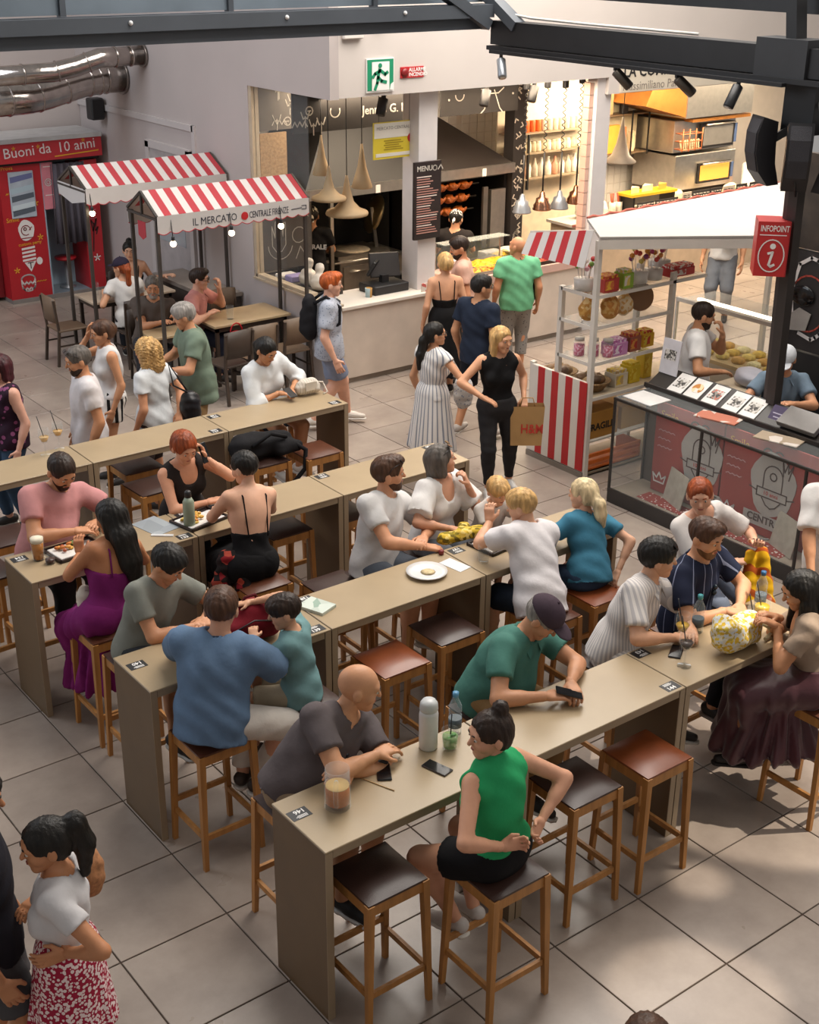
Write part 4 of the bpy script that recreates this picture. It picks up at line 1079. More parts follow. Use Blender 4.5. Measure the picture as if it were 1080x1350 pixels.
# ---- front row
st(-2.92, 1.03, 'stool under the bald man at the front row', 'dark')
person('bald man in a grey t-shirt leaning on crossed arms at the front table', -2.92, 1.05, -70, H=1.80, build=1.14, pose='sit', head=(-2.61, .90, 1.44), look=-32, pitch=-14, chest=-8, hands={'L': (-2.80, .70, TZ), 'R': (-2.64, .71, TZ+.035)}, elbows={'L': (1, .1, -.35), 'R': (-.6, -.6, -.4)}, skin_c='c9936f', shirt=dict(col='5b5354', hem=-.09, neck='v'), legs=dict(kind='shorts', col='8a7760'), shoes=('232323', 'd8d4ce'), belly=.5, group=G1, hairc='brown', extra=hg('hang_shades'))
st(-2.42, -.03, 'stool under the woman in the green top', 'dark')
person('woman in a bright green sleeveless top with hands on her back', -2.42, -.02, 100, H=1.70, sex='f', build=1.06, pose='sit', head=(-2.43, .06, 1.525), look=162, pitch=-4, hands={'L': (-2.47, -.165, 1.03), 'R': (-2.29, -.16, 1.045)}, elbows={'L': (-1, -.25, .05), 'R': (1, -.05, .1)}, hdir={'L': (1, -.25, -.05), 'R': (-.8, -.35, -.35)}, palm={'L': (0, -1, 0.2), 'R': (0, -1, .2)}, curl=(1.0, 1.0), skin_c='d09a7c', hair='bun', hairc='darkbrown', hairk={'bun': (0, -.055, .125)}, shirt=dict(col='2b9b60', sleeve='tank', neck='high', hem=.035, loose=.013), legs=dict(kind='shorts', col='151416', t=.55), shoes=('b9b2ac', 'd8d2c8'), feet={'L': (-2.50, .20, .27), 'R': (-2.36, .22, .27)}, knees={'L': (-.5, .8, .5), 'R': (.1, 1, .6)}, group=G1)
st(-1.50, 1.12, 'stool under the man in the teal polo and cap', 'dark')
person('man in a teal polo and dark cap bent over his phone', -1.50, 1.14, -72, H=1.80, build=1.12, pose='sit', head=(-1.31, .90, 1.435), look=-60, pitch=-42, hands={'L': (-1.33, .60, TZ+.02), 'R': (-1.47, .60, TZ+.02)}, elbows={'L': (1, .2, -.3), 'R': (-1, .2, -.4)}, hdir={'L': (-.5, -.9, 0), 'R': (.9, -.5, 0)}, curl=(.9, .9), skin_c='c08a68', hair='crop', hairc='grey', shirt=dict(col='47756a', neck='collar', hem=-.10, sleeve='short'), legs=dict(kind='trousers', col='95764f'), belly=.4, group=G1, extra=hg(('cap', '43363f'), 'hang_shades'))
st(-.50, 1.05, 'stool under the man in the pale striped shirt', 'dark')
person('young man in a pale striped shirt with sunglasses on black curls', -.52, 1.06, -68, H=1.76, build=1.0, pose='sit', head=(-.30, .95, 1.51), look=-38, pitch=-6, hands={'L': (-.22, .70, TZ), 'R': (-.40, .68, TZ)}, elbows={'L': (.9, .1, -.5), 'R': (-.9, -.3, -.5)}, skin_c='cf9c7c', hair='short', hairc='black', hairk={'vol': .008}, shirt=dict(m=stripes('d9d2cc', 'b7b2b2', 'ANG', 44), neck='collar', sleeve='short', t=.75, hem=-.08), legs=dict(kind='trousers', m=stripes('d9d2cc', 'b0aba8', (0.9, 0.4, 0), 45)), shoes=('2b211c', 'cfc8be'), group=G1, extra=hg('shades_up'))
st(.20, 1.06, 'stool under the man in the navy shirt', 'brown')
person('bearded man in a navy pinstriped shirt with clasped hands', .17, 1.08, -78, H=1.80, build=1.06, pose='sit', head=(.14, .95, 1.53), look=-84, pitch=-12, hands={'L': (.20, .66, TZ+.02), 'R': (.13, .66, TZ+.02)}, elbows={'L': (1, .1, -.4), 'R': (-1, .0, -.4)}, hdir={'L': (-.7, -.7, 0), 'R': (.7, -.7, 0)}, curl=(1.0, 1.0), skin_c='cb9470', hair='quiff', hairc='brown', beard=('lightbrown', .15), shirt=dict(m=stripes('8087a0', '1d2236', 'ANG', 16, .06), neck='v', sleeve='short', t=.7, hem=-.08), legs=dict(kind='trousers', col='1c1d22'), shoes=('17120f', '8a8078'), feet={'L': (.28, .76, .30), 'R': (.14, .74, .30)}, group=G1, extra=hg('hang_shades'))
st(.20, .0, 'stool under the woman in the long burgundy skirt', 'brown')
person('woman with long black hair and a long burgundy tiered skirt', .19, .04, 128, H=1.70, sex='f', build=1.04, pose='sit', head=(.12, .19, 1.475), look=148, pitch=-22, hands={'L': (-.02, .27, 1.26), 'R': (.06, .33, 1.26)}, elbows={'L': (-.4, -.7, -.7), 'R': (.8, .2, -.6)}, hdir={'L': (-.6, .6, .4), 'R': (-.7, .4, .3)}, curl=(.9, .9), skin_c='bd855f', hair='long', hairc='black', shirt=dict(col='9c8876', sleeve='short', hem=.085, neck='scoop', loose=.009), legs=dict(kind='lapskirt', m=mat('4a1e27', rough=.45, var=.25, scale=3, sheen=.3, bump=.1, bscale=60), hem_z=.36, flare=.10, amp=.010, waist=.12), shoes=('1f1a18', '1f1a18'), group=G1)
st(.85, 1.60, 'stool under the smiling woman by the glass case', 'brown')
person('smiling woman in a white top behind the man in navy', .80, 1.56, -95, H=1.68, sex='f', pose='sit', head=(.655, 1.45, 1.515), look=-135, pitch=-8, roll=6, hands={'L': (.86, 1.10, 1.24), 'R': (.72, 1.16, 1.10)}, elbows={'L': (1, .2, -.5), 'R': (-1, .0, -.6)}, curl=(.9, .6), palm={'L': (0, -.2, 1)}, skin_c='d6a184', smile=1.0, hair='updo', hairc='red', shirt=dict(col='d2cbc6', sleeve='half', hem=-.04, neck='wide'), legs=dict(kind='trousers', col='6e7687'), group=G1)
# ---- second row
st(-2.90, 2.92, 'stool under the boy in the grey-green t-shirt', 'dark')
person('dark haired boy in a grey-green t-shirt looking down at his hands', -2.90, 2.90, -72, H=1.72, build=1.0, pose='sit', head=(-2.74, 2.76, 1.46), look=-62, pitch=-34, hands={'L': (-2.60, 2.60, TZ), 'R': (-2.70, 2.55, TZ)}, elbows={'L': (1, .2, -.5), 'R': (-1, -.1, -.5)}, skin_c='c68e6a', hair='short', hairc='black', hairk={'vol': .006}, shirt=dict(col='7d7f77', hem=-.09), legs=dict(kind='shorts', col='3a3c40'), group=G1)
st(-2.97, 1.88, 'oak stool at the left end under the man in the blue t-shirt', 'brown')
person('man in a loose slate blue t-shirt and white trousers seen from behind', -2.98, 1.86, 28, H=1.80, build=1.12, pose='sit', head=(-2.80, 2.00, 1.485), look=52, pitch=-22, chest=14, hands={'L': (-2.66, 2.32, TZ), 'R': (-2.52, 2.12, 1.06)}, elbows={'L': (-.4, .8, -.4), 'R': (.5, -.8, -.5)}, skin_c='c8957a', hair='short', hairc='brown', hairk={'vol': .005}, shirt=dict(col='5d748f', hem=-.13, loose=.028, sleeve='half', amp=.010), legs=dict(kind='trousers', col='cbc3ba', loose=.016), shoes=('3a2f28', 'd8d2c8'), feet={'L': (-2.70, 2.02, .25), 'R': (-2.66, 1.90, .25)}, knees={'L': (.8, .4, .6), 'R': (.9, -.3, .6)}, group=G1)
st(-2.33, 1.84, 'stool under the small boy in the teal t-shirt', 'dark')
person('small boy in a grey-teal t-shirt reaching over the red backpack', -2.36, 1.86, 128, H=1.32, hs=1.16, pose='sit', head=(-2.42, 1.93, 1.385), look=150, pitch=-14, hands={'L': (-2.58, 2.03, 1.20), 'R': (-2.47, 2.24, 1.33)}, elbows={'L': (-.3, -.8, -.5), 'R': (.6, .2, .4)}, curl=(1.1, .4), skin_c='cd9a7a', hair='kid', hairc='darkbrown', shirt=dict(col='6d9092', hem=-.07, neck='crew'), legs=dict(kind='shorts', col='a4967f'), shoes=('55504c', 'd8d2c8'), feeton=.42, group=G1)
st(-1.05, 2.98, 'stool under the bearded man in the pale t-shirt', 'dark')
person('bearded man in a pale t-shirt turning to his right at the second row', -1.03, 2.95, -72, H=1.80, build=1.05, pose='sit', head=(-.87, 3.0, 1.535), look=-28, pitch=0, hands={'L': (-.76, 2.72, TZ+.01), 'R': (-.84, 2.62, TZ)}, elbows={'L': (.9, .3, -.5), 'R': (-.8, -.5, -.6)}, skin_c='cd9471', hair='quiff', hairc='brown', beard=('brown', .3), shirt=dict(col='c9c6c4', hem=-.10, amp=.008), legs=dict(kind='shorts', col='555a63'), shoes=('b5a99b', 'd8d2c8'), group=G1, extra=hg('shades_up'))
st(-.42, 3.08, 'stool under the grey haired woman in the white blouse', 'dark')
person('grey haired woman in a white puff sleeved blouse with hand at her chin', -.42, 3.06, -75, H=1.66, sex='f', build=1.08, pose='sit', head=(-.37, 3.03, 1.515), look=-24, pitch=12, hands={'L': (-.22, 2.92, 1.36), 'R': (-.50, 2.75, TZ)}, elbows={'L': (.5, -.6, -.8), 'R': (-.8, -.4, -.5)}, hdir={'L': (-.3, .2, 1)}, curl=(1.3, .5), skin_c='cf9a7d', hair='bob', hairc='greydark', shirt=dict(col='dbd7d4', sleeve='puff', hem=-.05, neck='scoop', amp=.009), legs=dict(kind='trousers', col='777b82'), group=G1, extra=hg('shades_up'))
st(.02, 2.98, 'stool under the small blond child facing us', 'dark')
person('small blond child in a pale t-shirt facing us at the second row', .0, 2.92, -92, H=1.20, hs=1.18, pose='sit', seat=.80, head=(-.06, 2.74, 1.285), look=-98, pitch=-18, hands={'L': (.03, 2.52, TZ), 'R': (-.12, 2.52, TZ)}, skin_c='d8a586', hair='kid', hairc='blond', hairk={'vol': .006}, shirt=dict(col='cfc9c3', hem=-.06), legs=dict(kind='shorts', col='5b6470'), feeton=.45, group=G1)
st(-.40, 1.83, 'stool under the boy in the white t-shirt', 'brown')
person('blond boy in a loose white t-shirt eating with his back to us', -.42, 1.86, 88, H=1.66, build=.98, pose='sit', head=(-.34, 2.17, 1.44), look=118, pitch=-16, hands={'L': (-.37, 2.47, 1.27), 'R': (-.20, 2.40, TZ)}, elbows={'L': (-.9, .2, -.6), 'R': (.8, -.1, -.6)}, hdir={'L': (.1, .2, 1)}, curl=(1.2, .5), skin_c='d3a081', hair='short', hairc='blond', shirt=dict(col='d6d1d2', hem=-.12, loose=.026, amp=.009), legs=dict(kind='shorts', col='1d2430'), shoes=('cfc8c0', 'e0dad2'), group=G1)
st(.12, 1.86, 'tan leather stool under the girl with the blond ponytail', 'tan')
person('girl in a blue t-shirt with a pale blond ponytail', .12, 1.93, 86, H=1.52, sex='f', hs=1.06, build=.98, bust=.55, pose='sit', head=(.21, 2.13, 1.405), look=112, pitch=-6, hands={'L': (.02, 2.40, TZ), 'R': (.30, 1.82, .90)}, elbows={'L': (-.8, -.2, -.6), 'R': (.7, -.6, .1)}, skin_c='d6a587', hair='pony', hairc='paleblond', hairk={'tail': [A_((.225, 2.04, 1.42)), A_((.235, 1.99, 1.37)), A_((.25, 1.985, 1.29)), A_((.27, 1.98, 1.20))], 'tr': [.034, .044, .044, .026]}, shirt=dict(col='3f7790', hem=-.06, neck='crew'), legs=dict(kind='shorts', col='33445c'), group=G1)
# ---- third row
st(-2.84, 4.58, 'stool under the man in the pink t-shirt', 'dark')
person('dark bearded man in a pink t-shirt looking down at his tray', -2.84, 4.55, -80, H=1.80, build=1.16, pose='sit', head=(-2.70, 4.43, 1.52), look=-84, pitch=-32, hands={'L': (-2.52, 4.25, TZ+.05), 'R': (-2.70, 4.18, TZ+.05)}, elbows={'L': (1, .1, -.5), 'R': (-.9, -.2, -.5)}, hdir={'R': (.9, -.3, 0)}, skin_c='c28a66', hair='crop', hairc='darkbrown', beard=('darkbrown', .2), shirt=dict(col='c08786', hem=-.10), legs=dict(kind='trousers', col='33302e'), shoes=('1d1b1b', '3a3836'), belly=.3, group=G1)
st(-2.90, 3.42, 'stool under the woman in the purple dress', 'brown')
person('woman in a purple strappy dress with long straight black hair', -2.90, 3.40, 100, H=1.70, sex='f', build=1.06, pose='sit', head=(-2.78, 3.47, 1.53), look=118, pitch=-10, hands={'L': (-2.90, 3.76, 1.24), 'R': (-2.68, 3.80, TZ)}, elbows={'L': (-.8, .0, -.8), 'R': (.8, .0, -.6)}, hdir={'L': (.1, .3, 1)}, curl=(1.1, .6), skin_c='b67a55', hair='long', hairc='black', hairk={'tail': [A_((-2.765, 3.405, 1.52)), A_((-2.755, 3.345, 1.42)), A_((-2.735, 3.315, 1.26)), A_((-2.70, 3.305, 1.09))], 'tr': [.075, .085, .080, .040], 'front': False}, shirt=dict(col='7a2265', sleeve='tube', hem=-.02, loose=.008, amp=.005), legs=dict(kind='lapskirt', col='7a2265', hem_z=.24, flare=.05, amp=.009), shoes=('cfc8c0', 'e4dfd8'), feet={'L': (-2.95, 3.52, .27), 'R': (-2.78, 3.50, .27)}, group=G1)
st(-1.68, 4.62, 'stool under the red haired woman on the phone', 'dark')
person('red haired woman in a black vest talking on her phone', -1.69, 4.58, -84, H=1.68, sex='f', build=1.08, pose='sit', head=(-1.75, 4.38, 1.50), look=-92, pitch=-24, hands={'L': (-1.63, 4.32, 1.46), 'R': (-1.68, 4.20, TZ)}, elbows={'L': (.8, -.5, -.8), 'R': (-.9, .0, -.5)}, hdir={'L': (-.25, .1, 1)}, palm={'L': (-1, 0, 0)}, curl=(.9, .4), skin_c='d39b7c', hair='updo', hairc='red', hairk={'vol': .006}, shirt=dict(col='2a2524', sleeve='tank', neck='scoop', hem=-.03), legs=dict(kind='trousers', col='26262a'), group=G1)
st(-1.73, 3.42, 'oak stool under the woman in the black strappy dress', 'brown')
person('woman with cropped black hair in a black backless dress seen from behind', -1.74, 3.47, 86, H=1.68, sex='f', build=1.08, pose='sit', head=(-1.655, 3.66, 1.55), look=110, pitch=-14, hands={'L': (-1.72, 4.00, TZ+.02), 'R': (-1.50, 3.98, TZ)}, elbows={'L': (-.9, -.1, -.8), 'R': (.9, -.1, -.8)}, skin_c='dba98c', hair='crop', hairc='black', shirt=dict(col='121113', sleeve='tube', hem=-.02, low=.07, loose=.008), legs=dict(kind='lapskirt', col='121113', hem_z=.42, flare=.03), shoes=('222224', 'cfc8c0'), group=G1)
# ---- farthest row
st(.13, 6.32, 'stool under the woman in the white shirt', 'dark')
person('woman in a loose white shirt looking at her phone at the farthest row', .13, 6.30, -86, H=1.66, sex='f', build=1.06, pose='sit', head=(.04, 6.12, 1.505), look=-78, pitch=-30, hands={'L': (.20, 5.96, TZ+.02), 'R': (.12, 5.96, TZ+.02)}, elbows={'L': (1, .2, -.4), 'R': (-1, .2, -.4)}, hdir={'L': (-.5, -.8, .1), 'R': (.5, -.8, .1)}, curl=(.8, .8), skin_c='c08862', hair='pony', hairc='black', shirt=dict(col='d5d7d8', sleeve='long', t=.45, hem=-.08, loose=.024, neck='v', amp=.010), legs=dict(kind='shorts', col='40536c', t=.6), shoes=('d6d0c8', 'e0dad2'), group=G1, lod=1.1)
# ---- standing on the left
person('shaven headed man in a white t-shirt standing behind the farthest row', -1.56, 6.55, 165, H=1.76, build=1.08, look=168, pitch=-12, skin_c='c08762', hair='crop', hairc='greydark', beard=('darkbrown', .15), shirt=dict(col='cfc9c9', hem=-.10, amp=.009), legs=dict(kind='shorts', col='a59a88'), shoes=('8d8780', 'd8d2c8'), group=G2, extra=hg('shades_up'), lod=1.1)
person('woman in a white vest and striped shorts with her hand at her face', -.92, 7.45, 168, H=1.68, sex='f', look=170, pitch=-10, hands={'L': None, 'R': (-1.05, 7.56, 1.53)}, elbows={'R': (-.6, .3, -.8)}, hdir={'R': (.1, -.2, 1)}, skin_c='c48c67', hair='updo', hairc='brown', shirt=dict(col='d6d2cf', sleeve='tank', hem=.02), legs=dict(kind='shorts', m=stripes('e0dad2', '1d1a1a', 'ANG', 18), t=.5), group=G2, lod=1.15)
person('curly blonde woman in a white t-shirt seen from behind with a black shoulder bag', -.86, 6.66, 118, H=1.66, sex='f', build=1.10, look=128, pitch=-4, hands={'L': None, 'R': (-.66, 6.56, .92)}, skin_c='c98f6c', hair='curly', hairc='blond', hairk={'vol': .016}, shirt=dict(col='cdd0d2', hem=-.08, sleeve='short', t=.5), legs=dict(kind='trousers', col='3e3433'), group=G2, lod=1.1)
person('grey haired man in a long green t-shirt holding glasses', -.05, 7.28, 165, H=1.76, build=1.08, look=150, pitch=-18, lean=6, hands={'L': (-.42, 7.25, 1.10), 'R': (-.36, 7.48, 1.12)}, elbows={'L': (.1, -.9, -.5), 'R': (.2, .6, -.7)}, skin_c='c8906c', hair='short', hairc='grey', hairk={'vol': .006}, shirt=dict(col='6d7c6c', hem=-.20, loose=.024), legs=dict(kind='trousers', col='a3855e'), shoes=('4a3f36', '2a2624'), group=G2, lod=1.1)
person('burgundy haired woman in a dark floral vest at the left edge', -2.12, 7.02, 185, H=1.66, sex='f', build=1.16, look=190, pitch=0, skin_c='d3a08a', hair='bob', hairc='burgundy', shirt=dict(m=spots('2a1426', '8a4a72', 16, .32), sleeve='tank', hem=-.08, neck='wide'), legs=dict(kind='jeans', col='33475e'), group=G2, lod=1.15)
# ---- walking past the kitchen
person('ginger haired man in a patterned shirt and shorts walking with a backpack', 1.62, 7.44, -32, H=1.78, look=-30, pitch=-4, feet={'L': (1.45, 7.50, .06), 'R': (1.92, 7.52, .0)}, skin_c='dba68c', hair='quiff', hairc='ginger', shirt=dict(m=spots('a9adb8', '7f8593', 40, .3), hem=-.10, neck='collar', sleeve='short', t=.7, loose=.018), legs=dict(kind='shorts', col='7b8499'), shoes=('cfc6bc', 'ded8d0'), group=G2, lod=1.1)
person('blonde woman in a long black dress seen from behind at the counter', 3.42, 7.70, 66, H=1.70, sex='f', look=75, hands={'L': None, 'R': None}, skin_c='d09a78', hair='updo', hairc='blond', shirt=dict(col='141314', sleeve='tube', hem=-.02, low=.03, loose=.008), legs=dict(kind='skirt', col='141314', hem_z=.22, flare=.07), group=G2, lod=1.2)
person('man in a pale pink t-shirt standing behind the blonde in black', 3.86, 7.92, 140, H=1.80, look=150, pitch=-14, skin_c='c98d69', hair='short', hairc='darkbrown', beard=('darkbrown', .1), shirt=dict(col='cfa592', hem=-.08), legs=dict(kind='trousers', col='4a4a50'), group=G2, lod=1.25)
person('man in a navy t-shirt and dark shorts looking to the right', 2.84, 6.42, 12, H=1.78, look=-18, pitch=-2, feet={'L': (2.72, 6.56, .0), 'R': (2.78, 6.12, .05)}, skin_c='c8916c', hair='short', hairc='black', shirt=dict(col='232b3b', hem=-.12, loose=.02), legs=dict(kind='shorts', col='1e2027', t=.95), shoes=('b3aaa2', 'd8d2c8'), group=G2, extra=hg('glasses'), lod=1.15)
person('bald man in a green t-shirt with a shoulder strap seen from the side', 4.68, 7.86, 60, H=1.70, build=1.12, look=105, pitch=8, skin_c='c58a66', hair=None, hairc='grey', shirt=dict(col='6fb488', hem=-.10, loose=.022), legs=dict(kind='trousers', m=spots('8a8580', '4b4a48', 28, .22), t=.75, loose=.02), shoes=('8a7868', '5a4f46'), belly=.5, group=G2, lod=1.2)
person('woman in a long striped dress with a black ponytail', 1.68, 5.72, 6, H=1.62, sex='f', look=-26, pitch=4, hands={'L': None, 'R': (1.92, 5.52, 1.00)}, elbows={'R': (.0, -.9, -.5)}, skin_c='c8926e', hair='pony', hairc='black', hairk={'rel': [(-.07, .03, .0), (-.10, .05, -.06), (-.125, .06, -.20), (-.14, .07, -.34)], 'tr': [.032, .046, .048, .022]}, shirt=dict(m=stripes('e4dfda', '8b8f9a', 'ANG', 26, .72), sleeve='cap', hem=-.02, neck='crew'), legs=dict(kind='skirt', m=stripes('e4dfda', '8b8f9a', 'ANG', 26, .72), hem_z=.30, flare=.09), shoes=('cbb59a', 'a08a70'), group=G2, extra=hg('glasses'), lod=1.1)
person('blonde woman in a black sleeveless top and leggings carrying a paper bag', 1.94, 5.05, -118, H=1.70, sex='f', build=1.04, look=-88, pitch=-4, hands={'L': (2.15, 4.90, .96), 'R': (1.72, 4.93, 1.02)}, elbows={'L': (.6, .3, -.6), 'R': (-.8, .4, -.4)}, hdir={'R': (.5, -.5, -.3)}, curl=(1.2, .35), feet={'L': (2.16, 5.08, 0), 'R': (1.84, 5.02, .0)}, skin_c='d39c79', hair='mid', hairc='blond', shirt=dict(col='151415', sleeve='tank', hem=.06, neck='v', loose=.008), legs=dict(kind='leggings', col='2a2829', waist=.08), shoes=('d9d4ce', 'e6e2dc'), group=G2, lod=1.05)
# ---- cooks and stall staff
person('cook in a black t-shirt and patterned bandana at the grill', 3.43, 10.50, 50, H=1.78, look=60, pitch=-10, hands={'L': (3.60, 10.85, 1.10), 'R': (3.85, 10.70, 1.10)}, skin_c='c08760', hair='crop', hairc='black', shirt=dict(col='1a1818', hem=-.08), legs=dict(kind='trousers', col='22201f'), group=G4, extra=lambda c: (headgear(c, 'bandana'), back_print(c, 'CENTRALE', .085)), lod=1.3)
person('cook in dark clothes and a light bandana at the rotisserie', 5.02, 9.50, 40, H=1.72, look=35, pitch=-14, hands={'L': (5.15, 9.85, 1.2), 'R': (5.4, 9.7, 1.2)}, skin_c='c58d68', hair='crop', hairc='black', shirt=dict(col='26211f', hem=-.08), legs=dict(kind='trousers', col='22201f'), group=G4, extra=hg('bandana'), lod=1.35)
person('cook in a white jacket and tall white hat at the far right stall', 12.5, 10.6, -130, H=1.78, look=-130, pitch=-25, hands={'L': (12.5, 10.25, 1.15), 'R': (12.2, 10.35, 1.15)}, skin_c='c9926c', hair='crop', hairc='black', shirt=dict(col='e6e0d8', sleeve='long', hem=-.10), legs=dict(kind='trousers', col='44413f'), group=G4, extra=hg('toque'), lod=1.5)
person('bearded man in a white t-shirt behind the leaflet counter', 3.86, 4.30, -48, H=1.80, build=1.05, look=-36, pitch=-12, hands={'L': (4.02, 4.13, 1.50), 'R': (3.86, 3.98, 1.14)}, elbows={'L': (.6, .3, -.9), 'R': (-.8, -.2, -.4)}, hdir={'L': (-.1, .2, 1)}, curl=(1.1, .6), skin_c='c68e68', hair='crop', hairc='darkbrown', beard=('darkbrown', .35), shirt=dict(col='dedbd8', hem=-.10, loose=.02), legs=dict(kind='trousers', col='3b3d45'), group=G4, lod=1.1)
person('man in a grey-blue polo and white cap seated behind the infopoint column', 3.93, 3.30, -128, H=1.72, pose='sit', seat=.62, look=-150, pitch=-26, head=(3.87, 3.24, 1.45), hands={'L': (3.72, 2.98, 1.12), 'R': (3.52, 3.14, 1.12)}, elbows={'L': (.6, -.6, -.5), 'R': (-.6, .6, -.5)}, skin_c='cb926e', hair='crop', hairc='black', shirt=dict(col='6c7d8c', hem=-.08, neck='collar'), legs=dict(kind='trousers', col='303038'), group=G4, extra=hg(('cap', 'c9ccd0')), lod=1.1)
for_stand = thing('office_stool', 'low stool hidden behind the infopoint counter under the man in the polo', 'stool', (3.93, 3.30, 0))
MB().lathe([(.17, .58), (.18, .60), (.18, .62), (.16, .63)], (0, 0, 0), 18).build('seat', M_BLACK, for_stand)
MB().lathe([(.15, 0), (.15, .02), (.03, .04), (.03, .58)], (0, 0, 0), 14).build('stem', M_GALV, for_stand)
person('person in a white t-shirt cut by the right edge of the frame', 1.68, 1.02, -140, H=1.76, look=-140, hands={'L': None, 'R': (1.30, .92, .92)}, elbows={'R': (-.6, .5, .0)}, skin_c='c9926e', hair='short', hairc='brown', shirt=dict(col='d8d4d0', hem=-.12, sleeve='half', loose=.024), legs=dict(kind='trousers', col='6d7889'), group=G2)
person('person with a black bag walking far behind the sweets shelves', 8.55, 7.9, -150, H=1.76, look=-150, skin_c='c18b66', hair='short', hairc='brown', shirt=dict(col='b9b6b2', hem=-.04), legs=dict(kind='trousers', col='6a6d72', loose=.024), group=G2, lod=1.6, face=False)
# ---- foreground
person('woman in a white t-shirt and red floral skirt with a black ponytail', -4.44, .56, 150, H=1.66, sex='f', build=.98, look=168, pitch=-8, hands={'L': (-4.54, .44, 1.02), 'R': (-4.46, .76, 1.10)}, elbows={'L': (.4, -.9, .05), 'R': (.9, .5, -.2)}, hdir={'L': (-.8, .2, -.1)}, palm={'L': (0.3, .9, 0)}, curl=(.5, .5), skin_c='bf845e', hair='pony', hairc='black', hairk={'rel': [(.07, -.015, .06), (.125, -.03, .075), (.155, -.04, -.04), (.145, -.04, -.19)], 'tr': [.030, .045, .046, .022]}, shirt=dict(col='cfcccd', hem=.06, sleeve='short', t=.5, loose=.010, neck='crew'), legs=dict(kind='skirt', m=spots('a01f3c', 'ead6d4', 62, .50), hem_z=.50, flare=.06), shoes=('cfc8c0', 'e0dad2'), group=G2)
person('man in dark clothes cut by the left edge beside the floral skirt', -4.70, .86, -20, H=1.82, look=-20, pitch=-10, hands={'L': None, 'R': None}, skin_c='b87f5a', hair='short', hairc='black', shirt=dict(col='24232a', hem=-.10, loose=.024), legs=dict(kind='shorts', col='4b4a4c'), group=G2)
person('person whose brown hair only just shows at the bottom edge', -3.30, -1.80, 60, H=1.71, sex='f', look=60, pitch=-5, skin_c='c9926e', hair='bun', hairc='brown', shirt=dict(col='8a5a4a', hem=-.06), legs=dict(kind='trousers', col='3d4350'), group=G2)
# ---- under the awnings
person('man in glasses and a pink shirt seated under the front awning', 1.32, 9.98, -50, H=1.76, pose='sit', seat=.45, head=(1.40, 9.86, 1.215), look=-38, pitch=-4, hands={'L': (1.66, 9.85, 1.10), 'R': (1.40, 9.65, .84)}, elbows={'L': (.6, .2, -.8), 'R': (-.8, -.4, -.3)}, hdir={'L': (.0, .0, 1)}, curl=(1.0, .5), skin_c='dca88e', hair='quiff', hairc='darkbrown', shirt=dict(col='cf8f88', hem=-.06, neck='collar'), legs=dict(kind='trousers', col='2c3040'), group=G3, feeton=0.0, extra=hg('glasses'), lod=1.25)
person('moustached man in a brown t-shirt at the awning table', .76, 9.98, -112, H=1.76, build=1.05, pose='sit', seat=.45, head=(.79, 9.86, 1.21), look=-118, pitch=-8, hands={'L': (.98, 9.66, .86), 'R': (.70, 9.58, .86)}, skin_c='c48a66', hair='crop', hairc='greydark', beard=('grey', .2), shirt=dict(m=cloth('5a504a'), hem=-.06), legs=dict(kind='trousers', col='35353a'), group=G3, feeton=0.0, lod=1.25)
person('woman in a dark cap and white top with a long ginger ponytail', .98, 10.92, 62, H=1.66, sex='f', pose='sit', seat=.45, head=(.95, 11.02, 1.19), look=120, pitch=-8, hands={'L': (.78, 11.2, .84), 'R': (1.18, 11.25, .84)}, skin_c='cf9977', hair='pony', hairc='red', shirt=dict(col='d0ccc8', hem=-.06, t=.5), legs=dict(kind='trousers', col='2a2b30'), group=G3, feeton=0.0, extra=hg(('cap', '2c2636')), lod=1.3)
person('dark haired woman in a black strap top at the rear awning table', 1.50, 11.92, -112, H=1.66, sex='f', pose='sit', seat=.45, head=(1.45, 11.80, 1.19), look=-118, pitch=-6, hands={'L': (1.85, 11.62, .84), 'R': (1.30, 11.55, .84)}, skin_c='d3a285', hair='bun', hairc='black', shirt=dict(col='18171a', sleeve='tube', hem=-.04), legs=dict(kind='trousers', col='2a2b30'), group=G3, feeton=0.0, lod=1.35)
# ================================================================== kitchen stalls along the back
M_CONC = mat('cbbcae', rough=.7, var=.10, scale=2.5, bump=.05, bscale=30)
M_WORK = mat('d8cfc4', rough=.3, var=.04)
M_INOX = mat('b9b2a8', rough=.28, metal=.9, var=.08, scale=12)
M_DARK = mat('171413', rough=.5, var=.2)
M_CHALK = mat('221e1c', rough=.7, var=.15)
M_CHK = mat('b9b2a8', rough=.8, var=.0)
M_PIL = mat('cfc9c8', rough=.7, var=.03)
area_light('kitchen_lamp_glow', (3.9, 9.85, 3.25), (3.9, 10.5, 0.8), 1.8, 62, (1.0, .80, .58), .8)
area_light('counter_lamp_glow', (5.5, 8.92, 3.28), (5.5, 8.86, 0), 1.8, 80, (1.0, .78, .55), .8)
area_light('oven_stall_glow', (9.3, 9.6, 3.05), (9.6, 10.8, 1.0), 3.2, 200, (1.0, .80, .55), 1.0)
area_light('far_stall_glow', (12.0, 9.9, 3.05), (12.0, 10.3, 0), 2.5, 110, (1.0, .82, .58), 1.0)

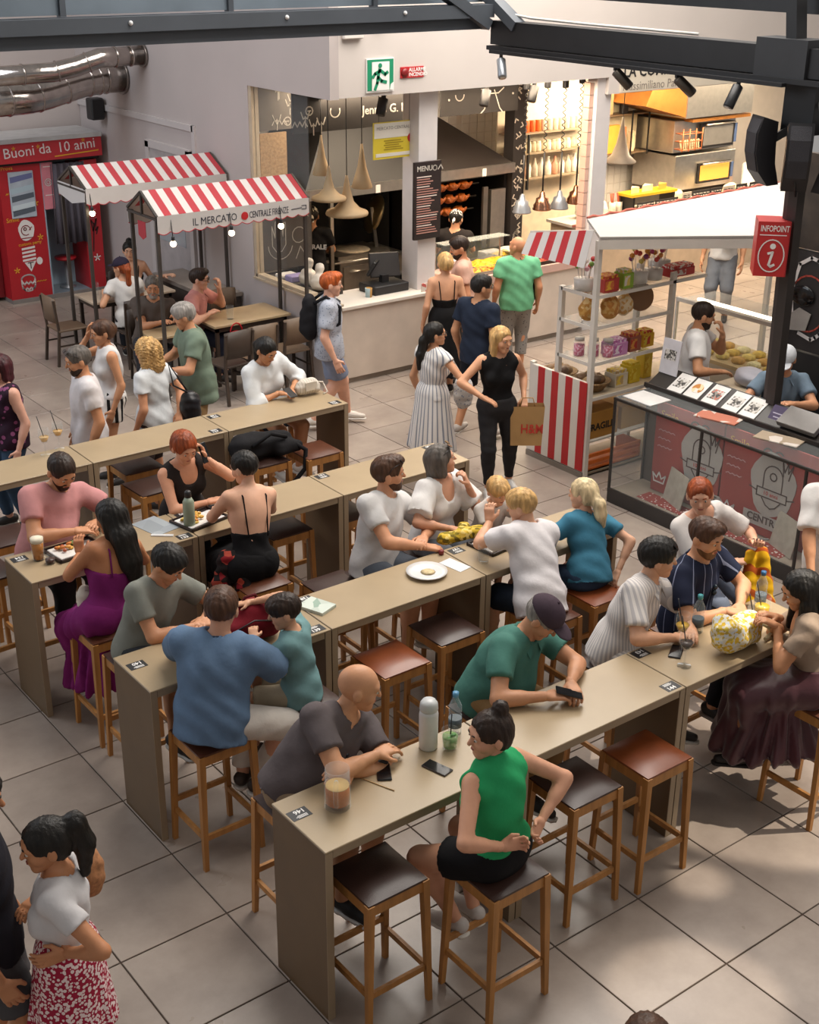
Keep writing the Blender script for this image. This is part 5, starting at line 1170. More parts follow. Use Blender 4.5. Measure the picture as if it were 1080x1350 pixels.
kc = thing('kitchen_counter', 'long pale concrete counter along the front of the kitchens', 'counter', (4.4, YF, 0))
part('base', MB().box(2.57, YF+.03, 0.07, 6.55, YF+.62, .92), M_CONC, kc)
part('plinth', MB().box(2.62, YF+.06, 0, 6.5, YF+.60, .07), mat('8f8377'), kc)
part('worktop', MB().box(2.57, YF, .92, 4.35, YF+.66, .965, b=.006), M_WORK, kc)
part('service_top', MB().box(4.35, YF, .92, 6.55, YF+.66, 1.03, b=.006), mat('c9a497', rough=.35, var=.08), kc)
def pillar(x0, x1, y0, y1, z0, z1, label, m=M_PIL):
    t = thing('pillar', label, 'pillar', ((x0+x1)/2, (y0+y1)/2, z0))
    part('shaft', MB().box(x0, y0, z0, x1, y1, z1, b=.004), m, t); return t
pillar(3.80, 4.08, 8.72, 9.04, .965, 3.33, 'square white pillar behind the menu board')
p2 = pillar(6.605, 6.87, 8.62, 8.80, 0, 3.33, 'square white pillar right of the heat lamps')
for k in range(14):
    part('wall_tile', MB().box(6.535, 8.68, 1.1+k*.155, 6.60, 8.79, 1.1+k*.155+.148), mat('c8a596', rough=.3, var=.05), p2)

# tiled side wall between the two hoods and behind the hoods
tw = MB()
def tilewall(x0, x1, y, z0, z1, s=.15):
    nx = int((x1-x0)/s); nz = int((z1-z0)/s)
    for i in range(nx):
        for j in range(nz): tw.box(x0+i*s+.004, y-.012, z0+j*s+.004, x0+(i+1)*s-.004, y, z0+(j+1)*s-.004)
tilewall(2.6, 6.9, 11.70, 1.8, 3.3); tilewall(6.9, 13, 11.70, 0.9, 3.0)
o = tw.build('wall_tile_field', mat('dcd5cd', rough=.2, var=.03), bpy.data.objects['wall_kitchen'], recalc=False); o['kind'] = 'stuff'

# chalk boards
def chalkboard(name, label, x0, x1, y, z0, z1, draw, seedv=0, axis='y'):
    t = thing(name, label, 'sign', ((x0+x1)/2, y, z0))
    part('board', MB().box(x0, y, z0, x1, y+.03, z1), M_CHALK, t)
    part('chalk_drawing', strokes(draw, .014, frame((x0, y-.001, z0), (1, 0, 0), (0, 0, 1))), M_CHK, t)
    return t
rnd = random.Random(3)
def doodle(w, h, n, seed):
    r = random.Random(seed); L = []
    for k in range(n):
        cx, cy = r.uniform(.08, w-.08), r.uniform(.06, h-.06); s = min(.10, h*.3)
        ty = r.randint(0, 3)
        if ty == 0: L.append(arc(cx, cy, s*.7, r.uniform(0, 180), r.uniform(250, 420)))
        elif ty == 1: L += [[(cx, cy-s), (cx, cy+s*.3)], [(cx-s*.6, cy+s*.8), (cx-s*.3, cy), (cx, cy+s*.2), (cx+s*.3, cy), (cx+s*.6, cy+s*.8)]]
        elif ty == 2: L.append([(cx-s+i*s*.35, cy+(s*.3 if i % 2 else -s*.3)) for i in range(7)])
        else: L += [arc(cx, cy, s*.5, 0, 360), [(cx-s*.2, cy+.0), (cx+s*.2, cy)]]
    return L
b = chalkboard('kitchen_name_board', 'black name board with chalk doodles above the grill hood', 2.62, 4.55, 9.62, 2.82, 3.32, doodle(1.0, .34, 6, 5))
wtext('lettering', 'Jennys G. R', .145, frame((3.62, 9.617, 3.02), (1, 0, 0), (0, 0, 1)), M_CHK, b, bold=.002)
b = chalkboard('kitchen_name_board', 'black chalk board above the rotisserie hood', 4.85, 6.15, 9.62, 2.86, 3.32, [arc(.30, .25, .07, 180, 360), [(.72, .05), (.80, .28)], [(.98, .05), (.88, .28)], [(.66, .30), (.75, .24), (.95, .24), (1.04, .30)], [(.72, .05), (.66, .0)], [(.98, .05), (1.03, .0)]], 2)
for x, z in ((.12, .2), (1.2, .22)): part('bolt', MB().ball((4.85+x, 9.615, 2.86+z), .015, 8, 6), M_CHK, b)
# upper board and cork panel seen through the left window (on the far inner wall)
t = thing('window_chalk_board', 'dark board with white hand drawings inside the kitchen window', 'sign', (2.75, 10.32, 1.1))
part('upper_board', MB().box(2.57, 10.30, 2.78, 3.6, 10.33, 3.32), mat('5d5650', rough=.6), t)
part('cork_panel', MB().box(2.57, 10.29, 2.02, 2.95, 10.32, 2.75), mat('a88a66', rough=.9, var=.2, scale=30), t)
part('lower_board', MB().box(2.57, 10.30, 1.05, 3.30, 10.33, 1.95), mat('4a423c', rough=.6), t)
part('chalk_drawing', strokes(doodle(.9, .5, 11, 8), .010, frame((2.6, 10.298, 2.80), (1, 0, 0), (0, 0, 1))), M_CHK, t)
hand = [[(.10, .55), (.10, .30), (.16, .22), (.24, .22), (.30, .30), (.30, .58), (.27, .58), (.26, .40), (.24, .62), (.21, .62), (.20, .42), (.18, .60), (.15, .60), (.14, .40), (.10, .55)], arc(.22, .30, .18, 180, 350), arc(.50, .40, .10, 40, 330), [(.45, .10), (.52, .25), (.60, .12)], arc(.55, .70, .07, 0, 360), [(.42, .80), (.65, .62)], arc(.15, .78, .06, 20, 300)]
part('chalk_drawing', strokes(hand, .011, frame((2.60, 10.298, 1.06), (1, 0, 0), (0, 0, 1))), M_CHK, t)

# hoods
def hood(label, x0, x1, y0, y1, zl, zt, xt0, xt1, m):
    t = thing('extractor_hood', label, 'hood', ((x0+x1)/2, y0, zl))
    b_ = [(x0, y0, zl+.12), (x1, y0, zl+.12), (x1, y1, zl+.12), (x0, y1, zl+.12)]; tp = [(xt0, y0+.75, zt), (xt1, y0+.75, zt), (xt1, y1, zt), (xt0, y1, zt)]
    part('canopy', MB().add(b_+tp, [(0, 1, 5, 4), (1, 2, 6, 5), (2, 3, 7, 6), (3, 0, 4, 7), (4, 5, 6, 7)]), m, t)
    l = MB(); l.box(x0-.01, y0-.015, zl, x1+.01, y0+.015, zl+.13); l.box(x0-.01, y0, zl, x0+.015, y1, zl+.13); l.box(x1-.015, y0, zl, x1+.01, y1, zl+.13); part('steel_lip', l, M_INOX, t)
    part('light_strip', MB().box(x0+.1, y0+.02, zl+.01, x1-.1, y0+.06, zl+.03), emit('ffd9a0', 6.0), t)
    part('notice_tag', MB().box(x0+(x1-x0)*.55, y0-.022, zl+.0, x0+(x1-x0)*.55+.07, y0-.016, zl+.10), WHT, t)
hood('large black extractor hood over the grill', 3.05, 5.0, 10.05, 11.66, 1.92, 2.98, 3.95, 4.9, mat('141211', rough=.6, var=.1))
hood('black extractor hood over the rotisserie', 5.12, 6.42, 9.95, 11.66, 1.98, 2.80, 5.2, 5.45, mat('241f1d', rough=.35, var=.1))
bk = thing('grill_back_panel', 'black panel lining the wall behind the grill', 'panel', (4.0, 11.6, 0))
part('panel', MB().box(2.7, 11.60, 0, 6.6, 11.66, 2.2), M_DARK, bk)
gr = thing('kitchen_grill', 'stainless steel grill bench with an open dome lid', 'grill', (4.5, 10.9, 0))
part('body', MB().box(3.95, 10.62, 0, 5.05, 11.4, .93, b=.01), M_INOX, gr)
part('hotplate', MB().box(3.98, 10.70, .93, 4.85, 11.35, .97), mat('8a8074', rough=.35, metal=.7), gr)
part('food_patch', MB().lathe([(.25, 0), (.24, .012), (.01, .016)], (4.42, 11.0, .97), 20), mat('c9b79c', rough=.8, var=.25, scale=14), gr)
for k in range(2):
    dr = part('drawer', MB().box(4.0+k*.5, 10.60, .45, 4.45+k*.5, 10.62, .85), M_INOX, gr)
    part('handle', MB().tube([(4.08+k*.5, 10.575, .78), (4.37+k*.5, 10.575, .78)], .012, 8), M_INOX, dr)
lid = part('dome_lid', MB().lathe([(.01, .10), (.15, .085), (.25, .04), (.28, 0), (.27, -.01), (.24, .03), (.01, .08)], (4.90, 11.15, 1.38), 24, axis=(-.85, .2, .35)), mat('9c8862', rough=.3, metal=.8), gr)
part('lid_arm', MB().bar((4.80, 10.95, .95), (4.78, 11.05, 1.5), .05, .03), M_INOX, gr)
part('front_rail', MB().tube([(3.7, 10.56, .93), (5.05, 10.56, .93)], .015, 8), M_INOX, gr)
pt = thing('kitchen_bench', 'low steel work bench left of the grill', 'bench', (3.2, 11.0, 0))
part('top', MB().box(2.75, 10.75, .90, 3.93, 11.45, .94), M_INOX, pt); part('front', MB().box(2.78, 10.80, .08, 3.90, 11.4, .90), mat('4c4743', rough=.4, metal=.5), pt)
tag(MB().box(3.66, 10.40, 0, 3.71, 10.45, 1.95).build('steel_post', M_INOX), 'slim steel post beside the black shirted cook', 'post')

# pendant lamps
M_LAMP = mat('ab9270', rough=.6, var=.05)
def pendant(x, y, z, prof, label, m=M_LAMP, glow=True, ztop=3.33):
    t = thing('pendant_lamp', label, 'lamp', (x, y, z), group='funnel pendant lamps')
    MB().lathe(prof, (0, 0, 0), 24).build('lamp_shade', m, t)
    h = prof[-1][1]
    MB().tube([(0, 0, h-.02), (0, 0, ztop-z)], .006, 6).build('cord', M_BLACK, t)
    MB().ball((0, 0, prof[0][1]+.03), .035, 10, 8).build('bulb', emit('ffdca8', 8.0 if glow else 2.0), t)
wide = [(.255, .03), (.262, .05), (.25, .075), (.16, .11), (.085, .19), (.045, .33), (.022, .46), (.014, .50)]
nar = [(.125, 0), (.13, .01), (.095, .12), (.055, .25), (.028, .40), (.014, .52)]
pendant(2.90, 9.3, 2.05, [(r*.80, h*.85) for r, h in wide], 'wide funnel lamp hanging at the left of the kitchen')
pendant(3.16, 9.3, 1.84, wide, 'largest wide funnel lamp hanging lowest over the counter')
pendant(3.42, 9.35, 2.16, nar, 'narrow cone lamp hanging right beside the yellow sign')
pendant(3.00, 9.6, 2.32, [(r*.85, h*.9) for r, h in nar], 'narrow cone lamp hanging behind the left wide lamp')
pendant(7.93, 9.4, 2.05, [(.22, 0), (.225, .02), (.13, .10), (.07, .26), (.035, .46), (.012, .62)], 'grey bell lamp hanging right of the second pillar', mat('a89a8a', rough=.5))
# yellow hanging sign and menu board
ys = thing('hanging_sign', 'yellow and white notice hanging over the counter', 'sign', (3.58, 8.9, 2.56))
part('board', MB().box(3.27, 8.90, 2.56, 3.90, 8.915, 2.98), mat('d8c23a', rough=.5, var=.06), ys)
part('white_band', MB().box(3.28, 8.895, 2.80, 3.89, 8.899, 2.97), mat('dcd7cc', rough=.5, var=.03), ys)
part('white_strip', MB().box(3.30, 8.895, 2.585, 3.87, 8.899, 2.625), mat('dcd7cc', rough=.5, var=.03), ys)
part('red_seal', MB().lathe([(.055, 0), (.055, .004)], (3.82, 8.898, 2.78), 18, axis=(0, -1, 0)), RED, ys)
for k in range(2): part('wire', MB().tube([(3.35+k*.45, 8.907, 2.98), (3.35+k*.45, 8.907, 3.34)], .004, 5), M_BLACK, ys)
wtext('lettering', 'MERCATO CENTRALE', .052, frame((3.31, 8.893, 2.91), (1, 0, 0), (0, 0, 1)), mat('8a857c'), ys)
for k in range(5): part('small_print', MB().box(3.42+.02*(k % 2), 8.895, 2.66+k*.025, 3.70-.03*(k % 3), 8.899, 2.672+k*.025), mat('a08a20'), ys)
mn = thing('menu_board', 'tall dark menu board fixed to the white pillar', 'sign', (3.80, 8.66, 1.6))
part('board', MB().box(3.70, 8.66, 1.60, 4.10, 8.70, 2.52), mat('2a1f1e', rough=.5), mn)
wtext('lettering', 'MENU', .085, frame((3.73, 8.658, 2.44), (1, 0, 0), (0, 0, 1)), M_CHK, mn, bold=.002)
part('emblem', strokes([arc(.05, 0, .03, 0, 360), [(.10, -.02), (.14, .03), (.17, -.02)]], .012, frame((3.95, 8.658, 2.44), (1, 0, 0), (0, 0, 1))), M_CHK, mn)
r = random.Random(4)
for k in range(24): part('menu_line', MB().box(3.73, 8.655, 2.34-k*.029, 3.73+r.uniform(.18, .34), 8.659, 2.352-k*.029), mat('b58478' if k % 4 else 'd8c9c0', var=0), mn)
# counter things
rg = thing('cash_register', 'black till with touch screen and cash drawer on the counter', 'till', (3.45, 8.95, .965))
part('cash_drawer', MB().box(3.20, 8.78, .965, 3.72, 9.12, 1.07, b=.008), M_BLACK, rg)
part('stand', MB().box(3.42, 8.93, 1.07, 3.52, 9.0, 1.16), M_BLACK, rg)
m = MB().box(-.19, -.03, 0, .19, .03, .30, b=.01); m.xf(Matrix.Translation((3.50, 8.98, 1.12)) @ Matrix.Rotation(-.35, 4, 'Z') @ Matrix.Rotation(-.3, 4, 'X')); part('screen_back', m, mat('33302f', rough=.4), rg)
m = MB().box(-.15, -.02, 0, .15, .02, .20, b=.008); m.xf(Matrix.Translation((3.36, 9.10, 1.16)) @ Matrix.Rotation(.7, 4, 'Z') @ Matrix.Rotation(.5, 4, 'X')); part('second_screen', m, M_BLACK, rg)
tag(MB().box(3.80, 9.06, .965, 3.98, 9.20, 1.10, b=.01).build('receipt_printer', M_BLACK), 'small black receipt printer by the white pillar', 'printer')
tag(MB().lathe([(.04, 0), (.045, .11), (.042, .112), (.038, .01)], (3.12, 8.80, .965), 16).build('paper_cup', stripes('b58b52', '9fb3b8', 'X', 9)), 'orange and pale blue cup beside the till', 'cup')
tag(MB().box(3.78, 8.60, .965, 3.96, 8.615, 1.07).build('counter_notice', patches(['d8cfc6', 'd8cfc6', 'c0605a', 'd8cfc6'], 18)), 'small red and white notice on the counter by the pillar', 'notice')
for k, (x, y, z, lb) in enumerate(((2.62, 9.25, 1.012, 'white wrapped loaf bag nearest the corner on the kitchen sill'), (2.66, 9.55, 1.012, 'white paper bag of bread in the middle of the kitchen sill'))):
    c_ = A_([x+.08, y, z]); V, Q = surface([ell(c_+A_([0, 0, .10]), np.eye(3), A_([.11, .12, .11]), k=.02), cap(c_+A_([0, 0, .18]), c_+A_([.03, .02, .27]), .035, .06, k=.02), cut(c_, (0, 0, -1))], .014, folds(.008, 40, k))
    tag(sm_obj('bread_bag', (V, Q), mat('d3cabd', rough=.6, var=.1), None, (0, 0, 0)), lb, 'bag')
sh_ = thing('sill_shelf', 'narrow shelf inside the kitchen window', 'shelf', (2.7, 9.6, .95)); part('board', MB().box(2.57, 9.1, .95, 2.95, 10.28, 1.01), mat('3a332e'), sh_)
for k, (y, c_, lb) in enumerate(((10.05, 'd9d5cf', 'white napkin tray at the far end of the sill'), (9.82, '8a7fb0', 'lilac packet on the kitchen sill'))):
    tag(MB().box(2.62, y-.08, 1.012, 2.86, y+.08, 1.06+.03*k, b=.01).build('sill_packet', mat(c_, rough=.6)), lb, 'packet')
# rotisserie
ro = thing('rotisserie_oven', 'black rotisserie oven with rows of roasting chickens', 'oven', (5.75, 10.4, 0))
bx_ = MB(); bx_.box(5.10, 11.0, .9, 6.42, 11.06, 1.97); bx_.box(5.10, 10.1, .9, 5.14, 11.06, 1.97); bx_.box(6.38, 10.1, .9, 6.42, 11.06, 1.97); bx_.box(5.10, 10.1, 1.93, 6.42, 11.06, 1.97); part('housing', bx_, M_DARK, ro)
part('base_cabinet', MB().box(5.10, 10.08, 0, 6.42, 11.06, .90), M_INOX, ro)
part('control_column', MB().box(6.12, 10.06, .95, 6.38, 10.12, 1.75), M_INOX, ro); part('steel_strip', MB().box(5.98, 10.06, .95, 6.06, 10.10, 1.80), mat('8d8780', metal=.8, rough=.3), ro)
M_CHICK = mat('a8571f', rough=.4, var=.4, scale=22)
ck = 0
for r_i, z in enumerate((1.84, 1.66, 1.48)):
    part('spit', MB().tube([(5.14, 10.2+.05*r_i, z), (6.0, 10.2+.05*r_i, z)], .010, 6), M_INOX, ro)
    for j in range(3):
        x = 5.30+j*.21; c_ = A_([x, 10.2+.05*r_i, z])
        V, Q = surface([ell(c_, np.eye(3), A_([.085, .07, .065]), k=.02), cap(c_+A_([.05, -.04, -.02]), c_+A_([.10, -.06, .03]), .03, .02, k=.02), cap(c_+A_([.05, .04, -.02]), c_+A_([.10, .05, .03]), .03, .02, k=.02), cap(c_+A_([-.05, -.05, .02]), c_+A_([-.02, -.08, -.02]), .022, k=.02)], .016)
        tag(sm_obj('roast_chicken', (V-c_, Q), M_CHICK, None, (0, 0, 0)), '%s chicken from the left on the %s spit of the rotisserie' % (('first', 'second', 'third')[j], ('top', 'middle', 'bottom')[r_i]), 'chicken', 'roasting chickens').location = c_
# patterned column
pc = thing('patterned_column', 'narrow column covered in black and white print', 'column', (6.52, 10.1, 0))
part('shaft', MB().box(6.44, 10.0, 0, 6.66, 10.2, 3.33), mat('2b2523', rough=.6), pc)
r = random.Random(9); L = []
for k in range(46):
    cx, cy = r.uniform(.03, .19), 1.0+r.uniform(0, 2.25); a = r.uniform(0, 6.28); L.append([(cx, cy), (cx+.05*math.cos(a), cy+.05*math.sin(a)), (cx+.05*math.cos(a+.9)*1.3, cy+.05*math.sin(a+.9)*1.3)])
part('print', strokes([[(min(.21, max(.01, x)), y) for x, y in l] for l in L], .016, frame((6.44, 9.999, 0), (1, 0, 0), (0, 0, 1))), mat('cfc4b6', rough=.7), pc)
# heat lamps with coiled cords
for k, (x, z, mm, lb) in enumerate(((5.92, 1.60, M_GALV, 'first silver heat lamp from the left over the food counter'), (6.28, 1.60, mat('b08268', rough=.2, metal=.95), 'first copper heat lamp between two silver ones'), (6.60, 1.58, M_GALV, 'second silver heat lamp between the copper ones'), (6.90, 1.62, mat('b07a5c', rough=.2, metal=.95), 'copper heat lamp nearest the second pillar'))):
    t = thing('heat_lamp', lb, 'lamp', (x, 9.2, z), group='heat lamps over the food counter')
    MB().lathe([(.125, 0), (.128, .015), (.115, .03), (.118, .06), (.09, .10), (.085, .15), (.045, .17), (.03, .23), (.012, .25)], (0, 0, 0), 22).build('lamp_shade', mm, t)
    MB().ball((0, 0, .05), .045, 10, 8).build('bulb', emit('ffcf98', 9.0), t)
    coil = [(.02*math.cos(i*.9), .02*math.sin(i*.9), .75+i*.0115) for i in range(72)]
    MB().tube([(0, 0, .25), (0, 0, .75)], .012, 6).build('stem', M_BLACK, t); MB().tube(coil, .006, 5).build('coiled_cord', M_BLACK, t)
    MB().box(-.04, -.03, 1.57, .04, .03, 3.33-z, b=.01).build('ceiling_mount', M_BLACK, t)
# shelves of jars behind the heat lamps
js = thing('jar_shelf', 'wall rack with three shelves of jars behind the heat lamps', 'shelf', (7.9, 10.9, 0))
part('back_board', MB().box(7.05, 11.05, 0, 8.75, 11.08, 3.2), mat('d6c7ae', rough=.7), js)
for z in (2.32, 2.03, 1.66): part('shelf_board', MB().box(7.08, 10.80, z-.02, 8.72, 11.05, z), mat('8d7c66', rough=.5), js)
for x in (7.45,): part('upright', MB().box(x, 10.80, 1.5, x+.03, 10.83, 2.3), M_DARK, js)
pal = {2.32: ['c8602a']*6+['b9ab98']*8, 2.03: ['cfc3ac', 'b8a98c']*8, 1.66: ['d6cfc2', 'd6cfc2', 'c08a70', 'd6cfc2', 'b9ab98']*3}
jar_me = {}
def jarmesh(c_, kind):
    if (c_, kind) not in jar_me:
        pr = {'can': [(.05, 0), (.052, .005), (.052, .155), (.05, .16), (.01, .162)], 'jar': [(.045, 0), (.05, .01), (.05, .10), (.04, .12), (.042, .125), (.042, .145), (.01, .147)], 'bottle': [(.05, 0), (.055, .01), (.055, .15), (.025, .20), (.02, .26), (.022, .27), (.01, .272)]}[kind]
        me = MB().lathe(pr, (0, 0, 0), 12).mesh('jar'); me.materials.append(mat(c_, rough=.35, var=.12, scale=18)); jar_me[(c_, kind)] = me
    return jar_me[(c_, kind)]
for z, kind, n, nm in ((2.32, 'can', 14, 'top'), (2.03, 'jar', 16, 'middle'), (1.66, 'bottle', 12, 'lowest')):
    for i in range(n):
        c_ = pal[z][i % len(pal[z])]; x = 7.15+i*(1.5/(n-1))
        colr = {'c8602a': 'orange'}.get(c_, 'pale')
        o = link('storage_jar' if kind != 'bottle' else 'sauce_bottle', jarmesh(c_, kind), None, (x, 10.92, z))
        tag(o, '%s %s on the %s shelf behind the heat lamps' % (colr, {'can': 'tin', 'jar': 'jar', 'bottle': 'bottle'}[kind], nm), {'can': 'tin', 'jar': 'jar', 'bottle': 'bottle'}[kind], '%s %ss on the %s shelf' % (colr, {'can': 'tin', 'jar': 'jar', 'bottle': 'bottle'}[kind], nm))
# food on the counter
def tray(label, x0, y0, x1, y1, z, cols, pile=.05, rim='b9b2a8', n=9, seed=1):
    t = thing('food_tray', label, 'tray', ((x0+x1)/2, (y0+y1)/2, z))
    b_ = MB(); b_.box(x0, y0, z, x1, y1, z+.008); 
    for a in ((x0, y0, x1, y0+.012), (x0, y1-.012, x1, y1), (x0, y0, x0+.012, y1), (x1-.012, y0, x1, y1)): b_.box(a[0], a[1], z, a[2], a[3], z+.045)
    part('dish', b_, mat(rim, rough=.3, metal=.8), t)
    r = random.Random(seed)
    hN, wN = 16, 16; vs = []; fs = []
    for i in range(hN+1):
        for j in range(wN+1):
            u, v = i/hN, j/wN; e = min(u, 1-u, v, 1-v)*4
            vs.append((x0+.015+(x1-x0-.03)*u, y0+.015+(y1-y0-.03)*v, z+.02+pile*min(1, e)*(.6+.5*r.random())))
    for i in range(hN):
        for j in range(wN): fs.append((i*(wN+1)+j, (i+1)*(wN+1)+j, (i+1)*(wN+1)+j+1, i*(wN+1)+j+1))
    o = part('food', MB().add(vs, fs, False), patches(cols, 28), t); o['kind'] = 'stuff'
tray('tray of yellow polenta slices on the food counter', 4.85, 8.85, 5.62, 9.18, 1.03, ['d9a820', 'e0b838', 'c48f18'], .06, seed=1)
tray('tray of golden roast potatoes at the counter front', 4.60, 8.62, 5.30, 8.84, 1.03, ['b8781c', 'c99028', '8a4a14', 'd8a840'], .05, seed=2)
tray('tray of orange and red vegetables right of the yellow tray', 5.68, 8.80, 6.30, 9.15, 1.03, ['c85a1e', 'd8843a', 'a83018', 'cfa040'], .08, seed=3)
tray('dark tray of red meat at the right end of the counter', 5.55, 8.60, 6.38, 8.79, 1.03, ['a8341e', '7a2418', 'c0583a'], .03, '5a4a44', seed=4)
tray('small dish of yellow rice behind the trays', 5.75, 9.42, 6.10, 9.66, .95, ['d8b848', 'c9a838'], .06, seed=5)
gs = thing('glass_screen', 'clear glass sneeze guard over the food trays', 'screen', (5.2, 9.2, 1.03))
part('pane', MB().box(4.45, 9.19, 1.03, 5.55, 9.198, 1.38), glass((230, 240, 235), .04), gs); part('shelf_pane', MB().box(4.45, 9.0, 1.375, 5.55, 9.20, 1.383), glass((220, 225, 215), .12), gs)
for x in (4.45, 5.54): part('clip', MB().box(x, 9.185, 1.03, x+.012, 9.203, 1.39), M_INOX, gs)
bc = thing('back_worktop', 'steel worktop behind the food trays', 'worktop', (5.6, 9.55, 0)); part('top', MB().box(5.38, 9.30, .90, 6.50, 9.72, .945), M_INOX, bc); part('body', MB().box(5.42, 9.35, 0, 6.48, 9.70, .90), mat('5d5650', rough=.5), bc)
tag(MB().lathe([(.06, 0), (.08, .01), (.17, .09), (.175, .10), (.165, .10), (.02, .03)], (6.05, 9.52, .945), 24).build('serving_bowl', mat('d8d2c4', rough=.3)), 'large white bowl on the steel worktop by the rotisserie', 'bowl')
tag(MB().lathe([(.05, 0), (.06, .13), (.068, .135), (.068, .15), (.01, .155)], (4.62, 9.02, 1.03), 16).build('lidded_tub', mat('dcd8d6', rough=.4)), 'white lidded tub beside the man in pink', 'tub')
tag(MB().box(5.42, 9.32, .946, 5.72, 9.50, 1.10, b=.01).build('plastic_box', glass((225, 225, 220), .3)), 'clear plastic box behind the yellow tray', 'box')
tag(MB().box(6.30, 9.36, .945, 6.46, 9.42, 1.20).build('paper_stack', mat('d8cbb8')), 'upright pale paper card near the patterned column', 'card')
for x, lb in ((3.55, 'black track spotlight above the yellow sign'), (5.15, 'black track spotlight left of the tiled wall'), (5.95, 'black track spotlight near the patterned column')):
    t = thing('track_spotlight', lb, 'spotlight', (x, 9.15, 3.05)); part('can', MB().lathe([(.03, 0), (.06, .01), (.06, .20), (.05, .21)], (x+.05, 9.15, 3.22), 14, axis=(-.35, -.15, -.9)), M_BLACK, t); part('bracket', MB().box(x+.03, 9.13, 3.2, x+.07, 9.17, 3.34), M_BLACK, t)
# ------------------------------------------------------------------ oven stall on the right
ns = thing('stall_name_board', 'pale fascia board with dark stall lettering above the ovens', 'sign', (8.2, YF-.02, 3.14))
part('board', MB().box(6.95, YF-.025, 3.13, 9.9, YF-.001, 3.62), mat('d6cbb8', rough=.6, var=.03), ns)
wtext('lettering', 'Massimiliano Parri', .155, frame((6.98, YF-.028, 3.20), (1, 0, 0), (0, 0, 1)), mat('8f857a'), ns)
wtext('lettering', 'LA COMINO', .20, frame((6.98, YF-.028, 3.38), (1, 0, 0), (0, 0, 1)), mat('2b2826'), ns, bold=.004)
oc = thing('oven_stall_counter', 'long counter of the oven stall behind the sweets canopy', 'counter', (10.2, 10.1, 0))
part('body', MB().box(7.6, 9.95, 0, 13.2, 10.4, 1.08), mat('b9a58e', rough=.6), oc); part('worktop', MB().box(7.55, 9.9, 1.08, 13.25, 10.45, 1.12), M_WORK, oc); part('red_rim', MB().box(7.55, 9.88, 1.09, 13.25, 9.90, 1.125), mat('b86a5c'), oc)
M_COP = mat('c2803f', rough=.3, metal=.7, var=.12)
hd_ = thing('copper_hood', 'steel and copper extractor hood over the pizza ovens', 'hood', (10.8, 10.9, 2.4))
part('canopy', MB().add([(9.5, 10.45, 2.6), (10.38, 10.42, 2.38), (10.38, 11.6, 2.38), (9.5, 11.6, 2.6), (9.7, 10.45, 2.98), (10.38, 10.42, 2.98), (10.38, 11.6, 2.98), (9.7, 11.6, 2.98)], [(0, 1, 5, 4), (1, 2, 6, 5), (2, 3, 7, 6), (3, 0, 4, 7), (4, 5, 6, 7), (0, 3, 2, 1)]), M_COP, hd_)
part('steel_body', MB().box(10.38, 10.40, 2.36, 11.95, 11.6, 2.98), M_INOX, hd_)
ov = thing('pizza_oven', 'stack of two steel deck ovens with warm lit windows', 'oven', (11.2, 10.9, 0))
part('upper_deck', MB().box(10.38, 10.62, 1.80, 11.85, 11.5, 2.30, b=.01), M_INOX, ov); part('lower_deck', MB().box(10.42, 10.58, 1.20, 11.88, 11.5, 1.76, b=.01), M_INOX, ov); part('stand', MB().box(10.45, 10.7, 0, 11.85, 11.5, 1.2), mat('6a635b', metal=.5), ov)
part('roof_shelf', MB().box(10.6, 10.45, 2.28, 12.0, 11.5, 2.33), M_COP, ov)
for z0_, z1_, mm in ((1.88, 2.18, mat('9c968e', metal=.7, rough=.25)), (1.32, 1.56, emit('d08a38', .8))):
    d_ = part('oven_door', MB().box(10.95, 10.55, z0_-.04, 11.75, 10.60, z1_+.04), M_DARK, ov); part('window', MB().box(11.0, 10.54, z0_, 11.70, 10.55, z1_), mm, d_); part('handle', MB().tube([(11.0, 10.5, z1_+.03), (11.7, 10.5, z1_+.03)], .015, 8), M_INOX, d_)
    part('control_strip', MB().box(11.77, 10.56, z0_, 11.83, 10.60, z1_), mat('42557a'), ov)
rk = thing('wire_basket_rack', 'small copper wire rack of breadsticks on the oven', 'rack', (10.6, 10.5, 1.85))
wr_ = MB()
for z in (1.88, 2.0, 2.12): wr_.tube([(10.35, 10.40, z), (10.8, 10.40, z), (10.8, 10.56, z), (10.35, 10.56, z), (10.35, 10.40, z)], .010, 5)
for x in (10.35, 10.5, 10.65, 10.8): wr_.tube([(x, 10.40, 1.85), (x, 10.40, 2.2)], .010, 5)
part('frame', wr_, mat('a8623c', metal=.5, rough=.4), rk)
for k in range(9): part('breadstick', MB().tube([(10.38+k*.05, 10.44, 1.86), (10.36+k*.053, 10.46, 2.02)], .014, 5), mat('cdb089'), rk)
sl = thing('wall_rack', 'warm lit wall rack with boards and bottles behind the bell lamp', 'shelf', (10.0, 11.3, 1.7))
part('back', MB().box(9.2, 11.36, 1.7, 10.3, 11.40, 2.9), mat('d8c8a6', rough=.7), sl)
for z in (2.40, 1.80): part('shelf_board', MB().box(9.2, 11.1, z-.02, 10.3, 11.36, z), mat('6b543c'), sl)
for x in (9.2, 9.9, 10.28): part('upright', MB().box(x, 11.08, 1.75, x+.02, 11.10, 2.45), M_DARK, sl)
r = random.Random(12)
